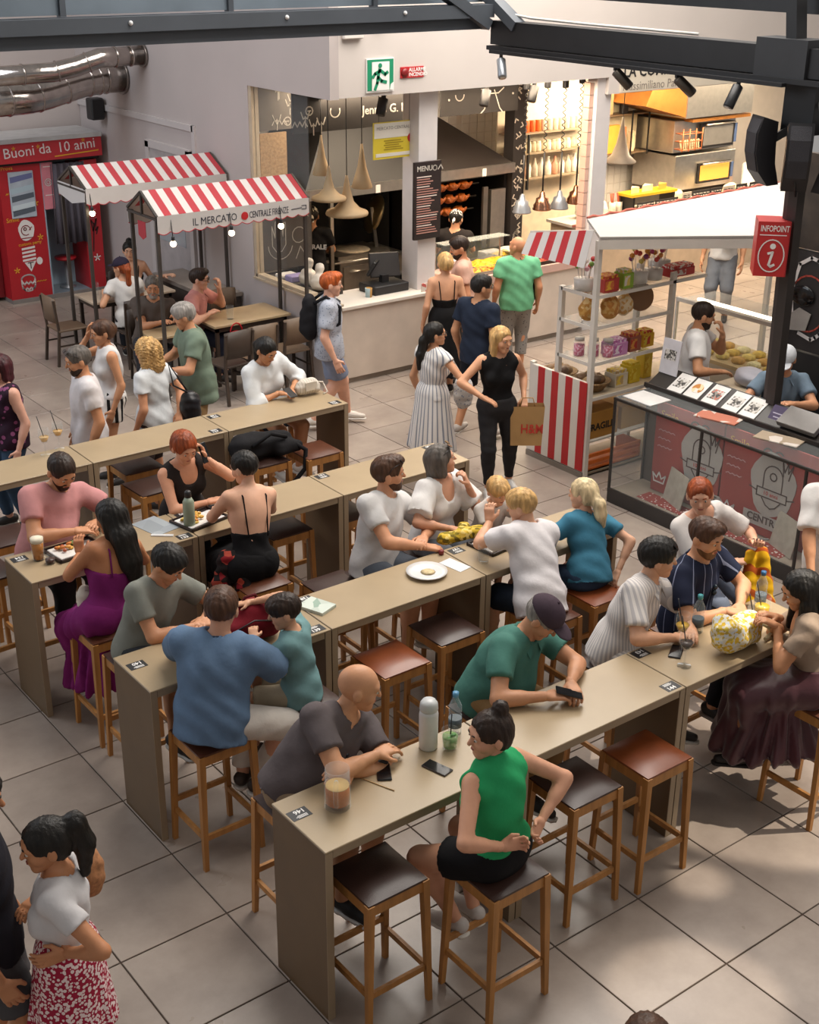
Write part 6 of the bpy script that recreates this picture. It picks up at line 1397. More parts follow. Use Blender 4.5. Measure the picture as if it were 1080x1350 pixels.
for k, (x, z, w_, h_, c_, lb) in enumerate(((9.25, 2.40, .16, .34, 'd8cdb6', 'pale book leaning on the upper wall rack'), (9.42, 2.40, .10, .36, 'a88a62', 'brown book on the upper wall rack'), (9.72, 2.40, .14, .34, '2a2422', 'black poster card on the upper wall rack'), (9.25, 1.80, .08, .42, 'd8963a', 'orange chopping board at the left of the lower wall rack'), (9.40, 1.80, .30, .44, 'c98f34', 'big wooden board in the middle of the lower wall rack'), (9.75, 1.80, .10, .40, 'c8703a', 'red-brown bottle right of the boards on the wall rack'), (9.95, 1.80, .10, .32, 'd8c09a', 'cream bottle at the right of the lower wall rack'))):
    tag(MB().box(x, 11.14, z+.001, x+w_, 11.22, z+h_, b=.01).build('rack_board' if w_ > .12 else 'rack_item', mat(c_, rough=.5)), lb, 'board' if w_ > .12 else 'item')
r = random.Random(21)
xs_ = [8.95, 9.35, 9.95, 10.18, 10.60, 10.90, 11.22, 11.55]
wd = [.36, .50, .20, .40, .26, .28, .26, .26]
for k, (x, w_) in enumerate(zip(xs_, wd)):
    t = thing('chalk_label', '%s chalk price board from the left on the oven stall counter' % ('first', 'second', 'third', 'fourth', 'fifth', 'sixth', 'seventh', 'eighth')[k], 'sign', (x+w_/2, 9.95, 1.12), group='chalk price boards')
    hh = .16+.05*(k > 1)
    part('board', MB().box(x, 9.95, 1.12, x+w_, 9.965, 1.12+hh), mat('2b2826' if k % 3 != 2 else 'a89e92', rough=.7), t)
    L = []
    for i in range(5):
        y_ = .02+i*(hh-.03)/5; x_ = .02
        while x_ < w_-.04:
            l_ = r.uniform(.02, .07); L.append([(x_, y_), (min(w_-.02, x_+l_), y_+r.uniform(-.004, .004))]); x_ += l_+.03
    part('chalk_writing', strokes(L, .012, frame((x, 9.948, 1.12), (1, 0, 0), (0, 0, 1))), mat('d6d0c4' if k % 3 != 2 else '3a3532', var=0), t)
yb_ = thing('yellow_board', 'yellow topped serving board with cheese on the oven stall counter', 'board', (9.3, 10.1, 1.3))
part('top', MB().box(8.85, 9.98, 1.36, 9.85, 10.3, 1.40), mat('d0a020', rough=.5), yb_)
for x in (8.9, 9.78): part('leg', MB().box(x, 10.0, 1.12, x+.04, 10.28, 1.36), M_DARK, yb_)
for k, (x, y, z, rx, c_, nm, lb) in enumerate(((9.0, 10.12, 1.40, .10, 'd8b890', 'cheese_wedge', 'pale cheese wedge at the left of the yellow board'), (9.3, 10.15, 1.40, .13, 'e0cfa0', 'cheese_wedge', 'large cheese wedge in the middle of the yellow board'), (9.6, 10.12, 1.40, .10, 'c98a3a', 'cheese_wedge', 'orange cheese wedge at the right of the yellow board'))):
    tag(MB().prism([(x-rx, y-.06, z), (x+rx, y-.04, z), (x+rx*.6, y+.08, z)], .09, (0, 0, 1)).build(nm, mat(c_, rough=.6, var=.2)), lb, 'cheese')
for k, (x, c_, h_, lb) in enumerate(((8.05, 'd8d0c2', .32, 'white paper sack at the left end of the oven counter'), (8.35, 'ded8cc', .26, 'second white sack at the left end of the oven counter'), (10.05, 'c2bd96', .22, 'heap of green and white produce behind the chalk boards'), (11.35, 'd8c8a0', .2, 'pale round loaf near the far right cook'))):
    c0 = A_([x, 10.18, 1.12]); V, Q = surface([ell(c0+A_([0, 0, h_*.45]), np.eye(3), A_([.15, .12, h_*.55]), k=.02), cut(c0, (0, 0, -1))], .025, folds(.012, 30, k))
    tag(sm_obj('counter_sack', (V, Q), mat(c_, rough=.8, var=.2), None, (0, 0, 0)), lb, 'sack')
for k, (x, lb) in enumerate(((8.72, 'red topped utensil pot on the oven counter'), (8.86, 'white utensil pot on the oven counter'))):
    t = thing('utensil_pot', lb, 'pot', (x, 10.25, 1.12)); MB().lathe([(.05, 0), (.055, .15), (.05, .15), (.045, .02)], (0, 0, 0), 12).build('pot', mat('d6cec0'), t)
    for i in range(3): MB().tube([(0, 0, .05), (.03*(i-1), .02, .28)], .012, 5).build('handle', mat(('b04a2a', '6b4a2e', '8a2f22')[i]), t)
# ================================================================== photo booth, awnings, sweets stall, infopoint
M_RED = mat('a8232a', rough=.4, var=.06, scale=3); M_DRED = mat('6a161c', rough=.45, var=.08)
M_WHITE = mat('d8d3d0', rough=.5, var=.03); M_YEL = mat('d8a02a', rough=.6, var=0); M_PINK = mat('c87a86', rough=.5)
def star(cx, cy, r, n=5): return [[(cx, cy), (cx+r*math.cos(6.283*i/n+.3), cy+r*math.sin(6.283*i/n+.3))] for i in range(n)]
YB = 14.43
pb = thing('photo_booth', 'red photo booth with white doodles and a grey curtain', 'booth', (1.5, YB, 0))
part('left_cabin', MB().box(.80, YB, .06, 1.42, 15.15, 1.98), M_RED, pb)
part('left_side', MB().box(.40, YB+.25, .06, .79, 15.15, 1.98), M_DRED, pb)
part('plinth', MB().box(.80, YB-.02, 0, 2.28, 15.15, .06), mat('7d7672', rough=.5), pb)
part('header', MB().box(.40, YB-.10, 2.0, 2.34, 15.15, 2.27), mat('b52f36', rough=.4, var=.05), pb)
part('header_cap', MB().box(.40, YB-.12, 2.27, 2.34, 15.15, 2.33), mat('b9b7b6', rough=.5), pb)
part('header_shadow_gap', MB().box(.42, YB-.02, 1.96, 2.32, 15.1, 2.0), M_BLACK, pb)
part('right_strip', MB().box(2.02, YB, .06, 2.28, 15.15, 1.94), M_RED, pb)
part('interior', MB().box(1.42, 14.95, .06, 2.02, 15.15, 1.98), mat('9fb4c2', rough=.5), pb)
part('threshold', MB().box(1.42, YB+.02, .0, 2.02, 14.95, .065), mat('77828c', rough=.5), pb)
part('inner_wall', MB().box(1.42, YB, .06, 1.44, 14.95, 1.98), mat('8fa2b0', rough=.5), pb)
part('pink_poster', MB().box(1.43, YB-.012, 1.30, 1.60, YB-.002, 1.97), M_PINK, pb)
part('poster_drawing', strokes([arc(.085, .38, .05, 0, 360), arc(.085, .38, .025, 0, 360), [(.03, .2), (.14, .2)], [(.03, .6), (.14, .6)]], .012, frame((1.43, YB-.014, 1.30), (1, 0, 0), (0, 0, 1))), M_WHITE, pb)
sc_ = part('screen', MB().box(.93, YB-.02, 1.22, 1.30, YB-.001, 1.87, b=.008), mat('a9b2bd', rough=.2), pb)
for k, (z, c_) in enumerate(((1.72, '6a6f98'), (1.56, 'a9bcc6'), (1.45, '58606a'), (1.32, 'c2ced4'), (1.25, '58606a'))):
    part('screen_band', MB().prism([(.95, YB-.021, z), (1.28, YB-.021, z+.05), (1.28, YB-.021, z+.12), (.95, YB-.021, z+.08)], .002, (0, -1, 0)), mat(c_, rough=.2, var=0), sc_)
F_ = frame((.80, YB-.002, .06), (1, 0, 0), (0, 0, 1))
def blob(cx, cy, rx, ry, n=18, wob=.0): return [(cx+rx*(1+wob*math.sin(5*a))*math.cos(a), cy+ry*(1+wob*math.cos(3*a))*math.sin(a)) for a in [6.283*i/n for i in range(n)]]
def flat(pts, m, name, th=.003, F=F_, parent=pb):
    mb = MB().prism([Vector((p[0], p[1], 0)) for p in pts], th, (0, 0, 1)).xf(F); return part(name, mb, m, parent)
s_ = flat(blob(.32, .98, .12, .15, wob=.06), M_WHITE, 'sticker')
part('sticker_drawing', strokes([arc(.31, .98, .07, 0, 300), arc(.30, 1.0, .02, 0, 360), [(.36, .98), (.40, 1.02)], [(.24, .87), (.40, .87)]], .012, frame((.80, YB-.007, .06), (1, 0, 0), (0, 0, 1))), mat('8a3038', var=0), pb)
for k in range(4): flat([(.22, .70-k*.055), (.42, .715-k*.055), (.42, .745-k*.055), (.22, .73-k*.055)], M_WHITE, 'pencil_stripe')
flat([(.24, .52), (.42, .53), (.33, .38)], M_WHITE, 'pencil_tip'); part('pencil_mark', strokes([[(.29, .51), (.37, .515)], [(.33, .51), (.33, .43)]], .014, frame((.80, YB-.007, .06), (1, 0, 0), (0, 0, 1))), mat('4a3a3a', var=0), pb)
flat(blob(.47, .52, .045, .055), M_WHITE, 'sticker')
cup_ = [arc(.27, .20, .10, 180, 360, ry=.10), [(.17, .20), (.17, .28)], [(.37, .20), (.37, .28)], arc(.27, .28, .10, 0, 180, ry=.06), [(.18, .24), (.21, .20), (.24, .24), (.27, .20), (.30, .24), (.33, .20), (.36, .24)], [(.18, .15), (.21, .12), (.24, .15), (.27, .12), (.30, .15), (.33, .12), (.36, .15)]]
part('cupcake_drawing', strokes(cup_, .02, F_), M_WHITE, pb)
for cx, cy in ((.12, .42), (.52, .86), (.50, 1.35)): part('star', strokes(star(cx, cy, .04), .014, F_), M_YEL, pb)
part('scribble', strokes([[(.40+.02*i, .22+.01*(i % 2)) for i in range(8)], [(.08+.012*i, 1.5+.02*(i % 2)) for i in range(4)]], .01, F_), M_YEL, pb)
wtext('lettering', 'Smile', .09, frame((.84, YB-.004, 1.20), (1, 0, .04), (0, 0, 1)), M_YEL, pb)
wtext('lettering', 'custom party', .065, frame((.98, YB-.004, .84), (1, 0, .04), (0, 0, 1)), M_YEL, pb)
wtext('lettering', 'Prova', .075, frame((.84, YB-.004, 1.92), (1, 0, .04), (0, 0, 1)), M_YEL, pb)
FH = frame((.40, YB-.103, 2.0), (1, 0, 0), (0, 0, 1))
wtext('lettering', 'Buoni da', .20, frame((.86, YB-.103, 2.13), (1, 0, .05), (-.15, 0, 1)), M_WHITE, pb)
wtext('lettering', '10 anni', .20, frame((1.66, YB-.103, 2.155), (1, 0, .05), (-.15, 0, 1)), M_WHITE, pb)
part('underline', strokes([[(1.22, .045), (1.88, .08)]], .016, FH), M_YEL, pb)
for cx, cy in ((.98, .2), (1.66, .24), (.62, .2)): part('star', strokes(star(cx, cy, .025), .010, FH), M_YEL, pb)
FR = frame((2.02, YB-.002, .06), (1, 0, 0), (0, 0, 1))
wtext('lettering', '10', .16, frame((2.07, YB-.004, 1.36), (1, 0, 0), (0, 0, 1)), M_PINK, pb)
for k in range(3): part('scribble', strokes([[(.05+.015*i, 1.15-k*.06+.01*(i % 2)) for i in range(10)]], .01, FR), M_PINK, pb)
part('hand_drawing', strokes([[(.10, .55), (.14, .95), (.10, 1.0), (.12, .85), (.18, 1.02), (.16, .85), (.20, .9), (.17, .8)]], .02, FR), mat('3a1418', var=0), pb)
part('star', strokes(star(.15, .45, .05), .016, FR), M_WHITE, pb)
# curtain: waved sheet
cv = MB(); vs = []; fs = []; n = 44
for i in range(n+1):
    u = i/n; x = 1.56+.52*u; y = YB-.03+.028*math.sin(u*34)
    for (z, k2) in ((1.93, 0), (1.3, .0), (.78+.01*math.sin(u*20), 0)): vs.append((x+.03*(1.93-z)*(u-.5), y-.0, z))
for i in range(n):
    for j in range(2): fs.append((i*3+j, (i+1)*3+j, (i+1)*3+j+1, i*3+j+1))
cv.add(vs, fs, True); cur = part('curtain', cv, cloth('57525a'), pb, recalc=False)
sm = cur.modifiers.new('thickness', 'SOLIDIFY'); sm.thickness = .006
st_ = thing('booth_stool', 'small round red stool inside the photo booth', 'stool', (1.78, 14.7, .065))
MB().lathe([(.15, .42), (.16, .44), (.16, .46), (.01, .47)], (0, 0, 0), 18).build('seat', M_RED, st_); MB().lathe([(.12, 0), (.12, .015), (.025, .03), (.025, .42)], (0, 0, 0), 14).build('stem', M_GALV, st_)
nb = thing('red_cabinet', 'dark red cabinet with white doodles at the left frame edge', 'booth', (.3, YB+.2, 0))
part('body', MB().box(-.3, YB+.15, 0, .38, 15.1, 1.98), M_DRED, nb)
part('doodle', strokes([[(.45, .15), (.5, .75), (.55, .4), (.6, .8), (.62, .2)], [(.5, 1.1), (.6, 1.2), (.55, 1.3)]], .02, frame((-.3, YB+.148, .0), (1, 0, 0), (0, 0, 1))), M_WHITE, nb)

# ------------------------------------------------------------------ striped awnings on posts
M_CAN = mat('c4bfbc', rough=.8, var=.03)
M_POST = mat('3c3632', rough=.5, var=.1)
M_STRIPE = mat('a8343c', rough=.8, var=.05)
def awning(label, x0, x1, y0, y1, ze, zr, text=False):
    ym = (y0+y1)/2
    t = thing('market_awning', label, 'awning', ((x0+x1)/2, ym, 0), group='striped market awnings')
    n = 22; w = (x1-x0)/n
    for i in range(n):
        xa, xb = x0+i*w, x0+(i+1)*w
        m_ = M_STRIPE if i % 2 else M_CAN
        q = MB(); q.prism([(xa, y0, ze), (xb, y0, ze), (xb, ym, zr), (xa, ym, zr)], .008, (0, -.4, 1)); q.prism([(xa, ym, zr), (xb, ym, zr), (xb, y1, ze), (xa, y1, ze)], .008, (0, .4, 1))
        part('canopy_stripe', q, m_, t)
    for yy, sg in ((y0, -1), (y1, 1)):                      # scalloped valances
        pts = [(x0, yy, ze+.005), (x0, yy, ze-.17)]; ns_ = 13
        for i in range(ns_):
            for j in range(1, 7):
                u = (i+j/6)/ns_; pts.append((x0+(x1-x0)*u, yy, ze-.17-.028*math.sin(math.pi*j/6)))
        pts += [(x1, yy, ze+.005)]
        v_ = part('valance', MB().prism(pts, .006, (0, sg, 0)), M_CAN, t)
        part('trim_edge', MB().tube([(p[0], p[1]+sg*.004, p[2]) for p in pts[1:-1]], .006, 5), M_STRIPE, v_)
    for xx in (x0, x1):                                     # gable frame
        g = MB()
        for a, c_ in (((xx, y0, ze), (xx, ym, zr)), ((xx, ym, zr), (xx, y1, ze)), ((xx, y0, ze-.03), (xx, y1, ze-.03)), ((xx, ym, ze-.03), (xx, ym, zr))): g.bar(a, c_, .025, .025)
        part('gable_frame', g, M_POST, t)
        for yy in (y0+.05, y1-.05): part('post', MB().box(xx-.018+(.02 if xx == x0 else -.02), yy-.018, 0, xx+.018+(.02 if xx == x0 else -.02), yy+.018, ze-.02), M_POST, t)
    part('valance_flag', MB().prism([(x0-.005, y1, ze), (x0-.005, y0, ze), (x0-.005, y0+.02, ze-.15), (x0-.005, ym, ze-.22), (x0-.005, y1-.02, ze-.15)], .005, (-1, 0, 0)) if not text else MB().prism([(x0-.005, ym+.1, ze-.10), (x0-.005, ym-.08, ze-.10), (x0-.005, ym-.08, ze-.26), (x0-.005, ym+.0, ze-.30), (x0-.005, ym+.1, ze-.26)], .005, (-1, 0, 0)), M_CAN if not text else M_STRIPE, t)
    if text:
        F2 = lambda x: frame((x, y0-.008, ze-.105), (1, 0, 0), (0, 0, 1))
        ink = mat('3a3a44', rough=.8, var=0)
        wtext('lettering', 'IL MERCATO', .115, F2(x0+.42), ink, t, xs=.86)
        part('emblem', MB().lathe([(.045, 0), (.045, .004)], (x0+1.08, y0-.007, ze-.105), 16, axis=(0, -1, 0)), RED, t)
        wtext('lettering', 'CENTRALE FIRENZE', .105, F2(x0+1.14), ink, t, xs=.56)
        part('fork_drawing', strokes([[(0, 0), (.14, .008)], [(.14, -.01), (.20, -.01), (.20, .03), (.14, .03)]], .008, F2(x0+1.70)), ink, t)
    return t
awning('striped awning at the back beside the photo booth', .50, 2.40, 10.86, 11.64, 2.21, 2.42)
awning('striped awning in front with the market name on its valance', .46, 2.40, 8.98, 9.68, 2.20, 2.42, True)
for k, (x, y, z, lb) in enumerate(((.62, 8.95, 1.90, 'lit bulb hanging under the left end of the front awning'), (1.35, 8.95, 1.93, 'lit bulb hanging under the middle of the front awning'), (2.0, 8.95, 1.93, 'lit bulb hanging under the right end of the front awning'), (.55, 10.83, 1.93, 'small bulb under the left end of the back awning'))):
    t = thing('string_bulb', lb, 'bulb', (x, y, z), group='bulbs under the awnings')
    MB().ball((0, 0, 0), .035, 12, 8).build('glass', emit('ffe6c0', 7.0), t); MB().lathe([(.016, .03), (.018, .035), (.018, .07), (.005, .09)], (0, 0, 0), 10).build('socket', M_BLACK, t); MB().tube([(0, 0, .08), (0, .03, 2.2-z-.03)], .005, 5).build('wire', M_BLACK, t)

# tables and chairs under the awnings
M_TTOP = mat('b39b78', rough=.35, var=.06); M_CH = mat('3f332b', rough=.5, var=.1); M_CHB = mat('6b5745', rough=.5, var=.1)
def cafe_table(label, x0, x1, y0, y1, z=.76, m=M_TTOP):
    t = thing('cafe_table', label, 'table', ((x0+x1)/2, (y0+y1)/2, 0))
    part('tabletop', MB().box(x0, y0, z-.03, x1, y1, z, b=.004), m, t); part('apron', MB().box(x0+.04, y0+.04, z-.09, x1-.04, y1-.04, z-.03), M_CH, t)
    for x in (x0+.04, x1-.08):
        for y in (y0+.04, y1-.08): part('leg', MB().box(x, y, 0, x+.04, y+.04, z-.03), M_CH, t)
def cafe_chair(x, y, rz, label, back=M_CHB):
    t = thing('cafe_chair', label, 'chair', (x, y, 0), rz, 'brown chairs under the awnings')
    MB().box(-.20, -.20, .43, .20, .20, .455, b=.006).build('seat', back, t)
    vs = []; 
    b_ = MB()
    for i in range(7):
        u = -1+2*i/6; xx = .20*u; yy = -.21-.03*(1-u*u)
        for z in (.55, .70, .86): vs.append((xx, yy-.04*(z-.45), z+(.012*(1-u*u) if z > .8 else 0)))
    fs = [(i*3+j, (i+1)*3+j, (i+1)*3+j+1, i*3+j+1) for i in range(6) for j in range(2)]
    o = b_.add(vs, fs, True).build('backrest', back, t); so = o.modifiers.new('thickness', 'SOLIDIFY'); so.thickness = .018
    for sx in (-1, 1):
        MB().bar((sx*.18, .18, 0), (sx*.17, .17, .43), .032).build('leg', M_CH, t)
        MB().bar((sx*.19, -.24, 0), (sx*.18, -.19, .44), .032).build('leg', M_CH, t); MB().bar((sx*.18, -.19, .44), (sx*.19, -.235, .84), .028).build('back_post', M_CH, t)
        MB().bar((sx*.18, .17, .25), (sx*.18, -.20, .25), .018).build('stretcher', M_CH, t)
    return t
cafe_table('long beige table under the front awning near the kitchen', 1.30, 2.36, 9.36, 9.98)
cafe_table('beige table in front of the moustached man', .50, 1.12, 9.34, 9.94-.22)
cafe_table('small beige table beside the photo booth', .60, 1.75, 11.16, 11.72, m=mat('b5a38e', rough=.35))
cafe_chair(1.62, 9.02, 0, 'brown chair with a red bag at the front awning table'); cafe_chair(2.12, 9.05, 0, 'brown chair beside the backpack man at the front awning table'); cafe_chair(2.05, 10.28, math.pi, 'brown chair on the wall side of the front awning table'); cafe_chair(1.28, 10.00, 2.4, 'brown chair under the man in pink', M_CH); cafe_chair(.76, 10.02, math.pi-.3, 'brown chair under the moustached man', M_CH); cafe_chair(.98, 10.88, 0, 'brown chair under the woman in the cap', M_CH); cafe_chair(.36, 11.45, -1.57, 'empty brown chair at the left end of the small table', M_CHB); cafe_chair(1.50, 11.96, math.pi, 'brown chair under the woman in the black top', M_CH); cafe_chair(1.25, 8.98, .1, 'brown chair behind the woman in the white shirt', M_CH)
bn = thing('wall_bench', 'grey ledge bench along the wall under the door', 'bench', (2.2, 11.2, 0)); part('top', MB().box(1.95, 10.62, .70, 2.42, 12.2, .75), mat('8d8278', rough=.5), bn); part('front', MB().box(2.0, 10.66, .0, 2.42, 12.15, .70), mat('4c433c', rough=.6), bn)
rbg = thing('red_handbag', 'red tote bag hanging on a brown chair', 'bag', (1.45, 9.12, .45)); V, Q = surface([ell((1.45, 9.12, .62), np.eye(3), A_([.13, .06, .15]), k=.02), cut((0, 0, .46), (0, 0, -1)), cut((0, 0, .74), (0, 0, 1))], .014, folds(.006, 30, 2)); sm_obj('bag_body', (V, Q), cloth('b0202a'), rbg, (1.45, 9.12, .45))
part('handle', MB().tube([(1.37, 9.12, .73)]+[(1.45-.08*math.cos(a), 9.12, .73+.11*math.sin(a)) for a in [i*math.pi/8 for i in range(1, 8)]]+[(1.53, 9.12, .73)], .008, 6), cloth('b0202a'), rbg)

# ------------------------------------------------------------------ sweets stall
M_SW = mat('d3ccc2', rough=.4, var=.03); M_SWRED = mat('b01e22', rough=.5, var=.04)
SX, SY = 2.87, 4.74
ss = thing('sweets_stall', 'white framed sweets stall with striped panels and glass shelves', 'stall', (3.4, 5.1, 0))
for (x, y, z) in ((SX, SY, 2.40), (SX, 5.56, 1.02), (3.95, SY, 1.95), (SX, 5.20, 1.88), (3.95, 5.20, 1.95), (5.6, SY+.1, 2.42)): part('post', MB().box(x, y, 0, x+.05, y+.05, z), M_SW, ss)
n = 8; w = .80/n
for i in range(n): part('panel_stripe', MB().box(SX-.012, SY+.03+i*w, .07, SX-.002, SY+.03+(i+1)*w, 1.0), M_SWRED if i % 2 == 0 else M_SW, ss)
part('panel_back', MB().box(SX, SY+.05, .06, SX+.03, 5.56, 1.0), M_SW, ss); part('panel_foot', MB().box(SX-.015, SY+.02, 0, SX+.03, 5.6, .06), mat('7d746a'), ss)
for k, (z, x1) in enumerate(((1.87, 4.45), (1.565, 3.95), (1.20, 3.95), (.84, 4.45))):
    s_ = part('shelf', MB().box(SX+.05, SY+.01, z-.012, x1, 5.22, z), glass((235, 240, 235), .12) if z > 1 else mat('c2b094', rough=.5), ss)
    part('shelf_edge', MB().box(SX+.05, SY, z-.03, x1, SY+.014, z+.004), M_SW, s_); part('shelf_edge', MB().box(SX-.0, SY+.05, z-.03, SX+.014, 5.22, z+.004), M_SW, s_)
part('back_glass', MB().box(SX+.05, 5.23, .84, 3.95, 5.236, 1.85), glass((240, 240, 235), .05), ss)
part('lower_shelf', MB().box(SX+.05, SY+.02, .36, 4.3, 5.3, .38), M_SW, ss); part('floor_shelf', MB().box(SX+.05, SY+.02, .02, 4.3, 5.3, .04), mat('8a7a66'), ss)
# canopy roof: sloped white sheet with a white fascia and red piping
cp = thing('stall_canopy', 'white canopy roof of the sweets stall with wavy red edging', 'canopy', (4.2, 5.3, 2.4))
roof = [(SX-.02, SY-.02, 2.47), (4.15, SY-.9, 2.47), (6.5, 3.6, 2.47), (6.9, 5.6, 2.47), (SX+.35, 5.32, 2.47)]
part('roof_sheet', MB().prism([(SX-.02, SY-.02, 2.42), (4.25, 3.82, 2.42), (6.7, 4.4, 2.42), (6.6, 5.62, 2.42), (3.35, 5.40, 2.42)], .03, (0, 0, 1)), mat('b9b5b0', rough=.6, var=.02), cp)
part('fascia', MB().prism([(SX-.02, SY-.02, 2.33), (4.25, 3.82, 2.33), (4.25, 3.82, 2.44), (SX-.02, SY-.02, 2.44)], .03, (.55, .83, 0)), M_SW, cp)
e_ = []
for i in range(40):
    u = i/39; e_.append((3.35+(6.6-3.35)*u, 5.40+.22*u, 2.455+.012*math.sin(i*1.9)))
part('red_piping', MB().tube(e_, .014, 6), mat('b8604e'), cp)
n = 9; x_ = SX-.03
aw = thing('stall_side_awning', 'short red and white striped awning on the side of the sweets stall', 'awning', (2.85, 5.3, 2.1))
for i in range(n):
    ya, yb2 = 4.80+i*(.88/n), 4.80+(i+1)*(.88/n)
    part('stripe', MB().prism([(SX-.02, ya, 2.50-.02*i), (SX-.02, yb2, 2.50-.02*(i+1)), (SX-.12, yb2, 2.15-.003*i), (SX-.12, ya, 2.15-.003*i)], .006, (-1, 0, .2)), M_SWRED if i % 2 else M_CAN, aw)
part('support_bar', MB().bar((SX-.01, 4.8, 2.49), (SX-.01, 5.68, 2.33), .02), M_SW, aw)
# goods on the stall shelves
def goods(kind, x, y, z, c_, s, label, seed=0):
    if kind == 'jar':
        t = thing('candy_jar', label, 'jar', (x, y, z)); MB().lathe([(.055*s, 0), (.06*s, .01), (.06*s, .14*s), (.045*s, .16*s)], (0, 0, 0), 14).build('glass', glass((240, 240, 240), .10), t)
        MB().lathe([(.05*s, .008), (.053*s, .02), (.053*s, .12*s), (.01, .125*s)], (0, 0, 0), 12).build('sweets', patches(c_, 60), t); MB().lathe([(.048*s, .16*s), (.048*s, .19*s), (.01, .195*s)], (0, 0, 0), 14).build('lid', mat('b8b0a6', rough=.3), t)
    elif kind == 'box':
        t = thing('candy_box', label, 'box', (x, y, z)); b_ = MB(); sx, sy, sz = s
        b_.box(-sx/2, -sy/2, 0, sx/2, sy/2, sz, b=.004); b_.build('carton', mat(c_[0], rough=.5), t); MB().box(-sx/2+.01, -sy/2-.004, sz*.2, sx*.1, -sy/2-.0005, sz*.85).build('printed_label', patches(c_[1:], 40), t)
        MB().box(-sx/2+.012, -sy/2+.012, sz, sx/2-.012, sy/2-.012, sz+.03).build('sweets', patches(c_, 45), t)
    elif kind == 'bag':
        t = thing('sweet_bag', label, 'bag', (x, y, z)); V, Q = surface([ell((0, 0, .09*s), np.eye(3), A_([.09, .07, .10])*s, k=.02), cap((0, 0, .17*s), (0, 0, .24*s), .02*s, .05*s, k=.02), cut((0, 0, 0), (0, 0, -1))], .013, folds(.007, 40, seed))
        sm_obj('contents', (V, Q), patches(c_, 30), t, (0, 0, 0)); MB().lathe([(.026*s, .165*s), (.03*s, .175*s), (.026*s, .185*s)], (0, 0, 0), 10).build('tie', mat('b8282a'), t)
    elif kind == 'lolly':
        t = thing('lollipop_stand', label, 'stand', (x, y, z)); MB().lathe([(.07*s, 0), (.075*s, .08*s), (.01, .085*s)], (0, 0, 0), 14).build('pot', mat('d8d2ca', rough=.3), t)
        r = random.Random(seed)
        for k in range(9):
            a = k*.7; px, py = .055*s*math.cos(a), .055*s*math.sin(a); h_ = (.15+.03*(k % 3))*s
            l_ = MB().tube([(px*.6, py*.6, .06*s), (px, py, h_)], .003, 5).build('stick', mat('d8d2ca'), t); MB().ball((px, py, h_+.015), .019*s, 8, 6).build('candy', mat(c_[k % len(c_)], rough=.25), l_)
    elif kind == 'basket':
        t = thing('wicker_basket', label, 'basket', (x, y, z)); MB().lathe([(.10*s, 0), (.15*s, .07*s), (.16*s, .075*s), (.15*s, .08*s), (.09*s, .02)], (0, 0, 0), 18).build('weave', mat('8a6a44', rough=.8, var=.35, scale=40), t)
        r = random.Random(seed)
        for k in range(7): MB().ball((.07*s*math.cos(k*.9), .07*s*math.sin(k*.9), .08*s+.02*(k % 2)), (.05*s, .04*s, .035*s), 8, 6).build('packet', mat(c_[k % len(c_)], rough=.5), t)
zz = [1.872, 1.567, 1.202, .842]
goods('lolly', 2.98, 5.02, zz[0], ['c84a4a', 'e0d8d0', 'd8a0a8', '7aa04a'], 1.35, 'lollipop stand at the back corner of the top shelf', 1)
goods('box', 3.12, 4.86, zz[0], ['b03a30', 'd8a83a', 'c86a3a'], (.20, .16, .13), 'red box of orange sweets on the top shelf')
goods('box', 3.36, 4.86, zz[0], ['8fb03a', 'd8d0c8', 'd8c060'], (.14, .14, .15), 'green box of sweets on the top shelf')
goods('lolly', 3.62, 4.92, zz[0], ['d08a30', 'c8483a', 'd8c060', '8a3a6a'], 1.4, 'big pot of coloured lollipops on the top shelf', 3)
goods('lolly', 3.84, 4.92, zz[0], ['c8483a', 'd88a40', 'a83a5a'], 1.3, 'red pot of lollipops next to the big pot on the top shelf', 4)
goods('box', 4.18, 4.90, zz[0], ['b8322e', 'd8d0c8', 'c05a50'], (.34, .16, .08), 'long red box at the right end of the top shelf')
goods('lolly', 4.12, 5.10, zz[0], ['c84a4a', 'e0d8d0'], 1.5, 'tall red and white candy canes behind the long red box', 5)
goods('bag', 3.02, 4.98, zz[1], ['c89a52', 'b8823c', 'd8b880'], 1.15, 'bag of biscuits at the left of the second shelf', 1); goods('bag', 3.24, 4.90, zz[1], ['d0a868', 'c08a44', 'b87a3a'], 1.2, 'bag of golden biscuits in the middle of the second shelf', 2); goods('bag', 3.46, 4.92, zz[1], ['d8c4a0', 'c89a5a'], 1.1, 'pale bag of pasta on the second shelf', 3)
pl = thing('wicker_plate', 'round woven plate standing upright on the second shelf', 'plate', (3.72, 4.95, zz[1])); MB().lathe([(.13, -.012), (.135, 0), (.12, .012), (.01, .008)], (0, 0, .135), 24, axis=(-.35, -.9, .25)).build('disc', mat('b08a56', rough=.8, var=.25, scale=30), pl); MB().lathe([(.135, -.012), (.145, 0), (.135, .014)], (0, 0, .135), 24, axis=(-.35, -.9, .25)).build('rim', mat('7a5634'), pl)
for k in range(3): goods('jar', 2.97+.10*k, 5.02-.10*k, zz[2], ['c05a78', 'd8a0b0', 'b03a5a'], 1.0, ('pink sweet jar at the back of the third shelf', 'pink sweet jar second on the third shelf', 'pink sweet jar nearest the post on the third shelf')[k])
